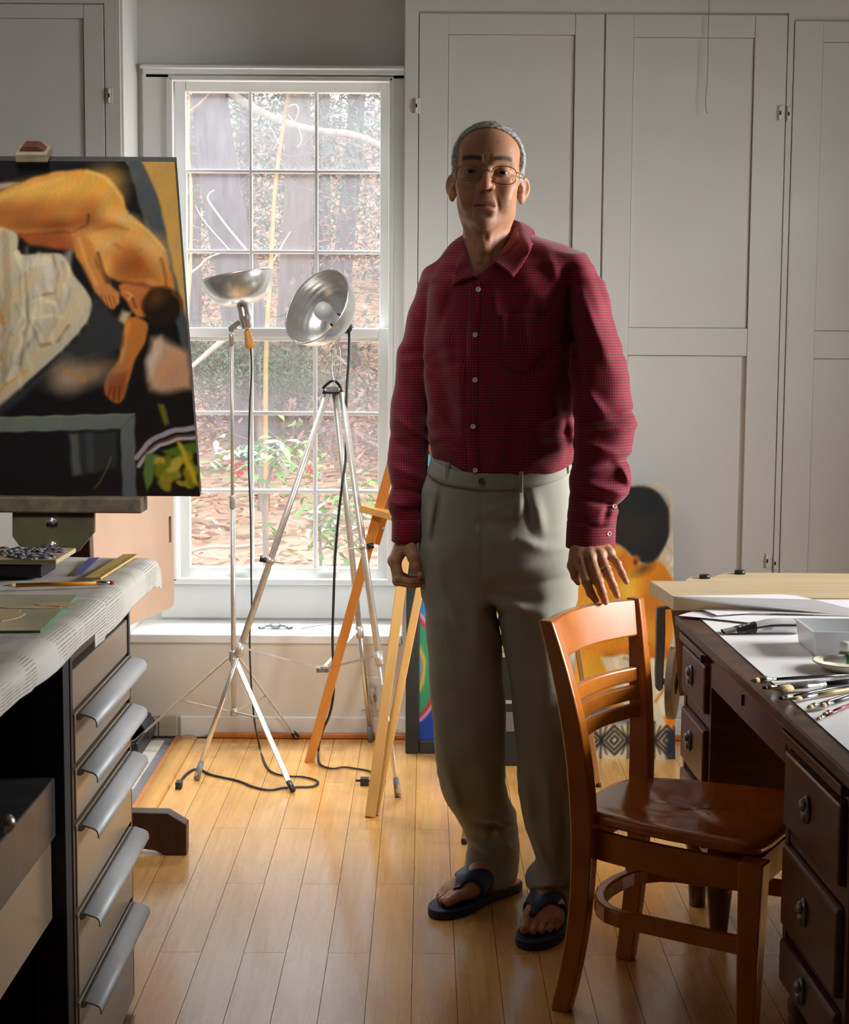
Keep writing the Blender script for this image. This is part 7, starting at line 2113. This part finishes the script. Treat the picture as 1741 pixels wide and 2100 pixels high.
    d = smin(d, ear, .007)
    return d
def necks(p):
    x, y, z = p[:, 0], p[:, 1], p[:, 2]; ax_ = np.abs(x - .003); q = np.stack([ax_, y, z], 1)
    d = s_cap(p, (.002, .028, -.070), (.004, .036, -.24), .054, .058)
    d = smin(d, s_cap(p, (.0, -.016, -.118), (.002, -.012, -.20), .022, .028), .03)
    d = smin(d, s_cap(q, (.050, .016, -.080), (.016, -.026, -.215), .010, .009), .012)    # side tendons
    d = smin(d, s_cap(q, (.0085, -.037, -.128), (.0095, -.040, -.195), .0040, .0032), .008)
    d = smin(d, s_ell(p, (.002, -.040, -.165), (.009, .011, .013)), .014)
    d = smin(d, s_ell(p, (.004, .030, -.270), (.100, .070, .060)), .05)                 # upper chest
    return d
def headneck(P):
    p = tolocal(P)
    return smin(head(p), necks(p), .022)
lo = toworld([(-.125, -.145, -.30)])[0] - .01; hi = toworld([(.125, .14, .135)])[0] + .02
lo = H0n + np.array((-.125, -.14, -.285)); hi = H0n + np.array((.125, .145, .135))
V1, Q1 = nets(headneck, lo, hi, .0016)
def skin_cols(V):
    p = tolocal(V); x, y, z = p[:, 0], p[:, 1], p[:, 2]; ax_ = np.abs(x)
    C = np.repeat(SKIN[None], len(V), 0)
    n_ = np.sin(x * 410 + np.sin(z * 300) * 2) * np.sin(z * 380 + np.sin(y * 270) * 2)
    C = C * (1 + .025 * n_[:, None])
    def mixc(m, c, k=1.0):
        nonlocal C
        m = np.clip(m, 0, 1)[:, None] * k; C = C * (1 - m) + np.array(c, float) * m
    g = lambda c, r: np.exp(-((((np.stack([x, y, z], 1) - np.array(c)) / np.array(r)) ** 2).sum(1)))
    ga = lambda c, r: np.exp(-((((np.stack([ax_, y, z], 1) - np.array(c)) / np.array(r)) ** 2).sum(1)))
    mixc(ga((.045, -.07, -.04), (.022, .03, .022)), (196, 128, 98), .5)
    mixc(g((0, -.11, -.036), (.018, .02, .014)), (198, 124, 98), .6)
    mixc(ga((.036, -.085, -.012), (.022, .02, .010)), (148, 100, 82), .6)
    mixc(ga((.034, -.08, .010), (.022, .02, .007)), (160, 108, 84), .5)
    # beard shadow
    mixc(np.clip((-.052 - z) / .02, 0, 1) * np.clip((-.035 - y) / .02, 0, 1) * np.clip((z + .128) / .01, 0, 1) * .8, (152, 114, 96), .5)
    # lips
    lip = np.clip(1.25 - np.sqrt((x / .0265) ** 2 + ((z + .0778) / .0105) ** 2), 0, .25) * 4 * (y < -.07)
    mixc(lip, (178, 112, 104), .75)
    mixc(((np.abs(z + .0777) < .0017) & (ax_ < .026) & (y < -.07)).astype(float), (84, 40, 38), .8)
    # nostrils
    mixc(ga((.0078, -.1025, -.0455), (.004, .01, .0035)), (70, 36, 28), .9)
    # brows
    bz_ = .0265 + .0035 * np.sin(np.clip((ax_ - .014) / .042, 0, 1) * 2.6) 
    br = np.clip(1.4 - np.abs(z - bz_) / .0052, 0, 1) * np.clip((ax_ - .010) / .006, 0, 1) * np.clip((.059 - ax_) / .008, 0, 1) * (y < -.045)
    st = .55 + .45 * np.abs(np.sin(x * 2300 + np.sin(z * 1900) * 3))
    mixc(br * st, (44, 38, 34), .95)
    # mole
    mixc(g((.053, -.068, -.062), (.0028, .01, .0028)), (90, 56, 42), .8); mixc(g((.022, -.083, .066), (.002, .01, .002)), (90, 56, 42), .7)
    # shaved sides fading to grey hair
    return C
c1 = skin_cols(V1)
# --- hands
def W(px, py, Y): return np.array(aty(px, py, Y))
def finger(pts, rad):
    def f(P):
        d = np.full(len(P), 1e3)
        for (a, b, ra, rb) in zip(pts[:-1], pts[1:], rad[:-1], rad[1:]):
            d = smin(d, s_cap(P, a, b, ra, rb), .004)
        return d
    return f
hand_defs = []
nails = []
# left hand resting on the chair's top rail
wr = W(1211, 1098, 3.622)
fingL = {
 'index': [W(1190, 1150, 3.557), W(1203, 1193, 3.517), W(1211, 1216, 3.515), W(1221, 1230, 3.519)],
 'middle': [W(1211, 1143, 3.557), W(1227, 1192, 3.512), W(1235, 1215, 3.507), W(1241, 1233, 3.515)],
 'ring': [W(1231, 1139, 3.565), W(1247, 1178, 3.527), W(1258, 1202, 3.524), W(1265, 1220, 3.532)],
 'little': [W(1249, 1134, 3.579), W(1266, 1156, 3.557), W(1276, 1176, 3.555), W(1284, 1192, 3.561)],
}
radL = {'index': [.0115, .0098, .0088, .0072], 'middle': [.0118, .0102, .0090, .0075], 'ring': [.0112, .0096, .0086, .0072], 'little': [.0098, .0082, .0074, .0062]}
thL = [W(1182, 1132, 3.587), W(1176, 1160, 3.567), W(1181, 1182, 3.557), W(1186, 1193, 3.557)]
def handL(P):
    d = s_cap(P, wr + np.array([0, .03, .09]), wr, .024, .030)
    base = {k: v[0] for k, v in fingL.items()}
    palm = np.full(len(P), 1e3)
    for k, off in (('index', -.010), ('middle', -.002), ('ring', .008), ('little', .016)):
        palm = smin(palm, s_cap(P, wr + np.array([off, .0, -.012]), base[k], .0165, .0135), .012)
    d = smin(d, palm, .018)
    for k in fingL:
        d = smin(d, finger(fingL[k], radL[k])(P), .006)
        # knuckles and tendons on the back of the hand
        d = smin(d, s_sph(P, base[k] + np.array([0, -.006, .002]), .0085), .008)
        d = smin(d, s_sph(P, fingL[k][1] + np.array([0, -.001, 0]), radL[k][1] + .0006), .004)
        d = smin(d, s_cap(P, wr + np.array([0, -.022, -.012]), base[k] + np.array([0, -.0105, 0]), .0022, .003), .008)
    d = smin(d, s_cap(P, thL[0], thL[1], .016, .013), .014)
    d = smin(d, finger(thL[1:], [.013, .0105, .008])(P), .006)
    # creases over the middle joints
    for k in ('index', 'middle', 'ring', 'little'):
        a, b = fingL[k][1], fingL[k][2]; dr = (b - fingL[k][0]); dr /= np.linalg.norm(dr)
        for t in (-.004, 0, .004):
            c = a + dr * t; d = d + .0007 * np.exp(-(((P - c) @ dr) / .0009) ** 2) * np.exp(-(np.linalg.norm(P - c, axis=1) / .014) ** 4)
    return d
allp = np.array([p for v in fingL.values() for p in v] + thL + [wr])
V2, Q2 = nets(handL, allp.min(0) - .03, np.maximum(allp.max(0) + .03, wr + np.array([.045, .06, .07])), .00135)
# right hand hanging, loosely closed
wr2 = W(836, 1094, 3.880)
fingR = {
 'index': [W(812, 1148, 3.855), W(818, 1188, 3.843), W(842, 1194, 3.837), W(864, 1192, 3.847)],
 'middle': [W(808, 1150, 3.877), W(815, 1192, 3.865), W(843, 1199, 3.859), W(866, 1197, 3.870)],
 'ring': [W(809, 1149, 3.900), W(817, 1189, 3.890), W(843, 1196, 3.885), W(862, 1193, 3.895)],
 'little': [W(812, 1144, 3.920), W(820, 1178, 3.915), W(840, 1186, 3.911), W(856, 1184, 3.919)],
}
radR = {'index': [.0118, .0100, .0090, .0074], 'middle': [.0120, .0102, .0092, .0076], 'ring': [.0112, .0096, .0086, .0072], 'little': [.0098, .0084, .0076, .0064]}
thR = [W(838, 1118, 3.850), W(847, 1142, 3.833), W(852, 1162, 3.828), W(859, 1176, 3.830)]
def handR(P):
    d = s_cap(P, wr2 + np.array([0, .0, .09]), wr2, .024, .028)
    for k, oy in (('index', -.018), ('middle', -.004), ('ring', .010), ('little', .022)):
        d = smin(d, s_cap(P, wr2 + np.array([-.004, oy, -.012]), fingR[k][0], .0185, .0140), .014)
    for k in fingR:
        d = smin(d, finger(fingR[k], radR[k])(P), .005)
        d = smin(d, s_sph(P, fingR[k][0] + np.array([-.005, 0, 0]), .0085), .008)
        d = smin(d, s_sph(P, fingR[k][1] + np.array([-.001, 0, 0]), radR[k][1] + .0006), .004)
    d = smin(d, s_cap(P, thR[0], thR[1], .0175, .0135), .014)
    d = smin(d, finger(thR[1:], [.0130, .0110, .0085])(P), .005)
    return d
allp = np.array([p for v in fingR.values() for p in v] + thR + [wr2])
V3, Q3 = nets(handR, allp.min(0) - .035, np.maximum(allp.max(0) + .03, wr2 + np.array([.045, .045, .06])), .0014)
# --- feet
def foot_local(p):
    """x: + towards the big toe, y: heel -> toe, z up"""
    d = s_ell(p, (0, .032, .034), (.033, .040, .035))
    d = smin(d, s_ell(p, (-.002, .105, .030), (.036, .085, .030)), .03)
    d = smin(d, s_ell(p, (-.002, .185, .021), (.047, .050, .0195)), .03)
    d = smin(d, s_cap(p, (.002, .060, .060), (.0, .050, .17), .038, .042), .03)
    d = smin(d, s_cap(p, (.004, .080, .066), (.010, .175, .028), .030, .020), .03)
    d = smin(d, s_ell(p, (.033, .055, .085), (.010, .014, .014)), .012); d = smin(d, s_ell(p, (-.036, .050, .072), (.010, .014, .014)), .012)
    toes = [(.0300, .205, .0255, .262, .0138, .0120), (.0085, .210, .0065, .262, .0098, .0088), (-.0105, .205, -.0105, .252, .0092, .0084), (-.0275, .198, -.0260, .238, .0086, .0078), (-.0420, .190, -.0385, .221, .0080, .0072)]
    for (x0, y0, x1, y1, r0, r1) in toes:
        m = ((x0 + x1) / 2, (y0 + y1) / 2, r0 + .008)
        d = smin(d, s_cap(p, (x0, y0, r0 + .006), m, r0, r0 * .95), .006)
        d = smin(d, s_cap(p, m, (x1, y1, r1 + .002), r0 * .95, r1), .004)
    return d
class Foot:
    def __init__(s, heel, toe, mirror, zoff=.024, scale=1.0):
        s.o = np.array([heel.x, heel.y, zoff]); dv_ = np.array([toe.x - heel.x, toe.y - heel.y, 0]); dv_ /= np.linalg.norm(dv_)
        sd_ = np.array([-dv_[1], dv_[0], 0]) * mirror           # direction of the big toe
        s.R = np.stack([sd_, dv_, np.array([0, 0, 1.])], 1)     # columns: local axes in world
        s.k = scale
    def loc(s, P): return (P - s.o) @ s.R / s.k
    def wor(s, p): return np.array(p) * s.k @ s.R.T + s.o
    def __call__(s, P): return foot_local(s.loc(P)) * s.k
_t = atz(1098, 1916, .03)
FT_R = Foot(atz(1050, 1803, .024), atz(905, 1850, .03), 1)
FT_L = Foot(_t + Vector((.072, .258, 0)), _t, -1)
feetm = []
for F_ in (FT_R, FT_L):
    c8 = F_.wor([(a, b, c) for a in (-.065, .06) for b in (-.02, .285) for c in (-.004, .19)])
    feetm.append(nets(F_, c8.min(0) - .004, c8.max(0) + .004, .0019))
# --- the rest of the body under the clothes, joined on
def core(P):
    d = TORSO(P, True, -.034)
    for c in (ARM_R, ARM_L): d = smin(d, c(P, True, -.028), .01)
    d = smin(d, HIP(P, True, -.014), .03)
    for c in (LEG_R, LEG_L): d = smin(d, c(P, True, -.016), .03)
    hole = s_cap(P, (NECKC.x + .002, NECKC.y - .01, NECKC.z - .02), (NECKC.x + .004, NECKC.y, NECKC.z + .2), .052)
    return smax(d, -hole, .02)
lo = (aty(790, 1100, 4.05).x, 3.56, .10); hi = (aty(1310, 700, 3.80).x, 4.08, aty(1000, 490, 3.85).z)
V4, Q4 = nets(core, lo, hi, .010)
parts = [(V1, Q1, c1)]
for (v, q) in [(V2, Q2), (V3, Q3)] + feetm + [(V4, Q4)]:
    n_ = np.sin(v[:, 0] * 410) * np.sin(v[:, 2] * 380)
    parts.append((v, q, SKIN[None] * (1 + .03 * n_[:, None])))
# redder knuckles and finger tips
for i, fd in ((1, fingL), (2, fingR)):
    v, q, c = parts[i]
    for k in fd:
        for jn in (0, 1, 2, 3):
            m = np.exp(-(np.linalg.norm(v - fd[k][jn], axis=1) / .011) ** 2)[:, None] * .45
            c = c * (1 - m) + np.array([190, 116, 92.]) * m
    parts[i] = (v, q, c)
off = 0; VV = []; QQ = []; CC = []
for (v, q, c) in parts:
    VV.append(v); QQ.append(q + off); CC.append(c); off += len(v)
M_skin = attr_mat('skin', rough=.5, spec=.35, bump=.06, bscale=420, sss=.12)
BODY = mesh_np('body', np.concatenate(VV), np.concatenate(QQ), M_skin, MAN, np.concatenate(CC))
# nails
M_nail = mat('finger_nail', S(222, 176, 158), rough=.25)
def nail(a, b, r, nrm_, parent=BODY, ln=.010):
    a, b = Vector(a), Vector(b); d = (b - a).normalized(); n_ = Vector(nrm_); n_ = (n_ - d * n_.dot(d)).normalized(); sd_ = d.cross(n_)
    c = b + d * (r * .45 - ln * .3)
    def f(u, v):
        an = (u - .5) * 1.7; t = (v - .5) * ln
        w = 1 - .25 * max(0, (v - .6)) 
        return c + d * t + sd_ * (r * .98 * math.sin(an) * w) + n_ * (r * 1.0 * math.cos(an) - r * .10 * (2 * v - 1) ** 2 + .0004)
    MB().grid(f, 8, 6).build('nail', M_nail, parent, solid=.0006)
for k in ('index', 'middle', 'ring', 'little'): nail(fingL[k][2], fingL[k][3], radL[k][3], (-.15, -1, .5))
nail(thR[2], thR[3], .0088, (.15, -1, .1), ln=.012)
for F_ in (FT_R, FT_L):
    for (x1, y1, r1) in ((.0255, .262, .0120), (.0065, .262, .0088), (-.0105, .252, .0084), (-.026, .238, .0078), (-.0385, .221, .0072)):
        a = F_.wor([(x1, y1 - .03, r1 + .006)])[0]; b = F_.wor([(x1, y1 - .004, r1 + .003)])[0]
        nail(a, b, r1 * .95, (0, 0, 1), ln=.009)
# ring
M_gold = mat('white_gold', S(236, 224, 200), S(220, 208, 184), rough=.25, metal=.55)
a, b = Vector(fingL['ring'][0]), Vector(fingL['ring'][1]); d = (b - a).normalized(); c = a.lerp(b, .74)
MB().lathe([(.0102, -.002), (.0117, -.002), (.0121, 0), (.0117, .002), (.0102, .002), (.0102, -.002)], c, d, 28).build('ring', M_gold, BODY)
# eyes
M_eye = attr_mat('eye', rough=.08, spec=.6)
for (ex, ey, ez) in EYE:
    mb = MB(); n, m = 28, 20; r = .0140
    look = Vector((-.02, -1, -.03)).normalized()
    mb.lathe([(r * math.sin(math.pi * i / m), r * math.cos(math.pi * i / m)) for i in range(m + 1)], (0, 0, 0), look, n)
    vl = np.array([tuple(q) for q in mb.v]); ct = (vl @ np.array(look)) / r; ang = np.arccos(np.clip(ct, -1, 1))
    col = np.repeat(np.array([[176, 166, 158.]]), len(vl), 0)
    col[ang < .52] = (40, 26, 18); col[ang < .44] = (58, 36, 24); col[ang < .22] = (8, 7, 7)
    wv = toworld(vl + np.array((ex, ey, ez)))
    mb.v = [tuple(q) for q in wv]
    o = mb.build('eye', M_eye, BODY); set_colors(o, col)
# hair
def hair_sdf(P):
    p = tolocal(P); x, y, z = p[:, 0], p[:, 1], p[:, 2]; ax_ = np.abs(x)
    th = .0062 + .0010 * np.sin(x * 330 + np.sin(z * 260 + y * 180) * 2) * np.sin(z * 300 + y * 340)
    side = s_ell(p, (0, .022, .012), (.0770, .095, .075))
    d = np.minimum(cranium(p), side) - th
    # hairline: front edge recedes; sides come forward to the sideburns
    front = np.interp(z, [-.06, -.035, -.01, .02, .05, .075, .092, .105, .13], [.03, .012, -.018, -.022, -.024, -.034, -.050, -.062, -.075])
    d = smax(d, front - y + .35 * np.maximum(0, .060 - ax_) * (z < .085), .004)
    low = np.interp(y, [-.05, -.01, .02, .05, .11], [-.012, -.016, .002, -.05, -.085])
    d = smax(d, low - z, .005)
    return d
V5, Q5 = nets(hair_sdf, H0n + np.array((-.10, -.10, -.11)), H0n + np.array((.10, .145, .14)), .002)
rs = np.random.RandomState(3)
pick = rs.choice(len(V5), 9000)
base = V5[pick]; e = .003
def grad(f, P):
    return np.stack([f(P + np.eye(3)[i] * e) - f(P - np.eye(3)[i] * e) for i in range(3)], 1)
gn = grad(hair_sdf, base); gn /= np.linalg.norm(gn, axis=1)[:, None] + 1e-9
dirv = gn + rs.normal(0, .35, base.shape) + np.array([0, .25, .15]); dirv /= np.linalg.norm(dirv, axis=1)[:, None]
tip = base + dirv * rs.uniform(.0015, .0045, (len(base), 1)); sdv = np.cross(dirv, rs.normal(0, 1, base.shape)); sdv /= np.linalg.norm(sdv, axis=1)[:, None]
sv = np.stack([base - sdv * .0005 - gn * .002, base + sdv * .0005 - gn * .002, tip + sdv * .0001, tip - sdv * .0001], 1).reshape(-1, 3)
sq = np.arange(len(sv)).reshape(-1, 4) + len(V5)
M_hair = mat('cropped_grey_hair', S(206, 204, 200), S(128, 126, 124), scale=170, rough=.7, contrast=.18, spec=.3)
mesh_np('hair', np.concatenate([V5, sv]), np.concatenate([Q5, sq]), M_hair, BODY)['label'] = 'short cropped grey hair'
# glasses
M_gwire = mat('gold_wire', S(160, 132, 88), S(140, 112, 74), rough=.25, metal=1.0)
M_lens = bpy.data.materials.new('spectacle_lens'); M_lens.use_nodes = True
_n = M_lens.node_tree.nodes; _l = M_lens.node_tree.links
for q in list(_n): _n.remove(q)
_o = _n.new('ShaderNodeOutputMaterial'); _t = _n.new('ShaderNodeBsdfTransparent'); _g = _n.new('ShaderNodeBsdfGlossy'); _g.inputs['Roughness'].default_value = .03; _m = _n.new('ShaderNodeMixShader'); _fz = _n.new('ShaderNodeTexNoise'); _mr = _n.new('ShaderNodeMapRange')
_mr.inputs[3].default_value = .015; _mr.inputs[4].default_value = .03; _t.inputs[0].default_value = (.985, .98, .97, 1)
_l.new(_fz.outputs['Fac'], _mr.inputs[0]); _l.new(_mr.outputs[0], _m.inputs[0]); _l.new(_t.outputs[0], _m.inputs[1]); _l.new(_g.outputs[0], _m.inputs[2]); _l.new(_m.outputs[0], _o.inputs[0])
GL = MB()
def gw(p): return Vector(toworld([p])[0])
frame_root = None
rims = []
for sx in (-1, 1):
    cxl = sx * .0390; pts = []
    for k in range(40):
        a = math.tau * k / 40; c, s_ = math.cos(a), math.sin(a); e_ = .72
        px_ = cxl + .0278 * math.copysign(abs(c) ** e_, c); pz_ = -.0090 + .0198 * math.copysign(abs(s_) ** e_, s_) - .002 * sx * 0
        py_ = -.0985 + .010 * (abs(px_) / .066) ** 2
        pts.append((px_, py_, pz_))
    rims.append(pts)
mb = MB()
for pts in rims: mb.tube([gw(p) for p in pts], .0010, 8, closed=True)
mb.tube([gw(p) for p in smooth_path([(-.0125, -.0985, -.004), (-.006, -.102, .0005), (0, -.103, .001), (.006, -.102, .0005), (.0125, -.0985, -.004)], 4)], .0011, 8)
for sx in (-1, 1):
    mb.tube([gw(p) for p in smooth_path([(sx * .0655, -.0885, -.002), (sx * .0735, -.084, -.001), (sx * .079, -.070, -.001), (sx * .0825, -.020, .0), (sx * .0835, .012, -.002), (sx * .082, .026, -.018)], 5)], .0011, 8)
    mb.tube([gw(p) for p in smooth_path([(sx * .012, -.0985, -.010), (sx * .010, -.095, -.016), (sx * .012, -.0925, -.020)], 4)], .0007, 6)
GLS = mb.build('glasses_frame', M_gwire, BODY)
for pts in rims:
    mb = MB(); n = len(pts); c = tuple(sum(p[i] for p in pts) / n for i in range(3))
    mb.add([gw(p) for p in pts] + [gw((c[0], c[1] - .0012, c[2]))], [(k, (k+1) % n, n) for k in range(n)], True); mb.build('lens', M_lens, GLS)

# ---------------------------------------------------------------- sandals
M_navy = mat('navy_foam', S(38, 50, 82), S(30, 40, 68), scale=40, rough=.6, bump=.1)
M_navys = mat('navy_strap', S(40, 56, 96), S(32, 46, 80), scale=60, rough=.5)
M_orange2 = mat('orange_footbed', S(226, 110, 70), S(210, 96, 60), rough=.6, scale=30)
outline = [(.0, -.022), (.018, -.018), (.031, -.004), (.037, .02), (.036, .06), (.036, .10), (.042, .15), (.050, .19), (.053, .225), (.049, .26), (.038, .285), (.018, .298), (-.004, .296), (-.026, .28), (-.042, .255), (-.053, .215), (-.055, .175), (-.048, .13), (-.042, .09), (-.039, .05), (-.037, .02), (-.030, -.006), (-.017, -.019)]
outline = [(p.x, p.y) for p in smooth_path([Vector((a, b, 0)) for a, b in outline + outline[:1]], 3)][:-1]
def sandal(F_, label, logo=False):
    root = thing('sandal', label, 'sandal', Vector(F_.wor([(0, .13, -.024)])[0]), 'pair of navy thong sandals')
    bot = [Vector(F_.wor([(a * .97, b * .99 + .001, -.0235)])[0]) for a, b in outline]
    MB().prism(bot, (0, 0, .0215)).build('sole', M_navy, root, bevel=.004, seg=3)
    pts = [Vector(F_.wor([(a * .86, b * .93 + .007, -.0022)])[0]) for a, b in outline if b < .12]
    MB().prism(pts, (0, 0, .0012)).build('heel_pad', M_orange2, root)
    # strap: a Y-shaped shell that hugs the foot
    def strap(P):
        p = F_.loc(P); d = foot_local(p)
        sh_ = np.maximum(d - .0062, -(d - .0008))
        pl = p.copy(); pl[:, 2] = 0
        post_ = (.0185, .228, 0)
        w1 = s_cap(pl, post_, (.010, .196, 0), .006, .013)
        for b_ in ((.058, .132, 0), (-.060, .126, 0)):
            w1 = smin(w1, s_cap(pl, (.010, .196, 0), b_, .012, .017), .01)
        d2 = np.maximum(sh_, w1)
        d2 = np.maximum(d2, -(p[:, 2] - .001))
        pst = np.maximum(s_cap(p, (.0185, .230, .0), (.0185, .224, .032), .0042), -(p[:, 2] + .002))
        return np.minimum(d2, pst) * F_.k
    c8 = F_.wor([(a, b, c) for a in (-.07, .07) for b in (.07, .245) for c in (-.006, .10)])
    V_, Q_ = nets(strap, c8.min(0), c8.max(0), .0016)
    so = mesh_np('strap', V_, Q_, M_navys, root)
    if logo:
        M_logo = mat('white_logo_print', S(226, 230, 236), rough=.5)
        def on(px, py):
            p = raycast(strap, px, py, 3.3, 4.1)
            return (p + (CAM - p).normalized() * .0012) if p is not None else None
        best = None
        for dy in range(0, 60, 3):
            for dx in (0, -4, -8, -12, -16):
                lx, ly = 1157 + dx, 1868 - dy
                if all(on(lx + a, ly + b) is not None for a, b in ((-9, 0), (9, 0), (-9, -10), (8, -12), (0, 5))): best = (lx, ly); break
            if best: break
        c0 = cR = None
        if best:
            lx, ly = best
            for (bx, h_, wd_) in ((-6.0, 4.5, 3.6), (-1.4, 8, 3.8), (3.4, 11.5, 4.0)):
                q = [on(lx + bx - wd_ / 2, ly - 2), on(lx + bx + wd_ / 2, ly - 2), on(lx + bx + wd_ / 2 - h_ * .42, ly - 2 - h_), on(lx + bx - wd_ / 2 - h_ * .42, ly - 2 - h_ * .78)]
                if all(v is not None for v in q): MB().prism(q, (0, -.0006, .0003)).build('logo_bar', M_logo, so)
            c0, cR = on(lx - 8.5, ly + 4), on(lx + 8.5, ly + 4)
        if c0 is not None and cR is not None:
            cu = bpy.data.curves.new('logo_text', 'FONT'); cu.body = 'adidas'; cu.size = 1.0; cu.extrude = .02
            to = bpy.data.objects.new('logo_text', cu); COL.objects.link(to); bpy.context.view_layer.update()
            me = bpy.data.meshes.new_from_object(to.evaluated_get(bpy.context.evaluated_depsgraph_get())); bpy.data.objects.remove(to)
            vs2 = np.array([tuple(v.co) for v in me.vertices]); wmax = vs2[:, 0].max()
            ex_ = (cR - c0); k_ = ex_.length / wmax; ex_.normalize(); ez_ = Vector((0, .25, 1)).normalized(); en_ = ex_.cross(ez_).normalized()
            if en_.y > 0: en_ = -en_
            Mi = world_of(so).inverted()
            for v in me.vertices: v.co = Mi @ (c0 + ex_ * (v.co.x * k_) + ez_ * (v.co.y * k_) + en_ * (v.co.z * k_ + .0008))
            me.materials.clear(); me.materials.append(M_logo)
            put(bpy.data.objects.new('logo_text', me), so)
    return root
sandal(FT_R, 'navy thong sandal on the foot pointing left')
sandal(FT_L, 'navy thong sandal with a white logo on the strap, on the foot pointing forward', True)
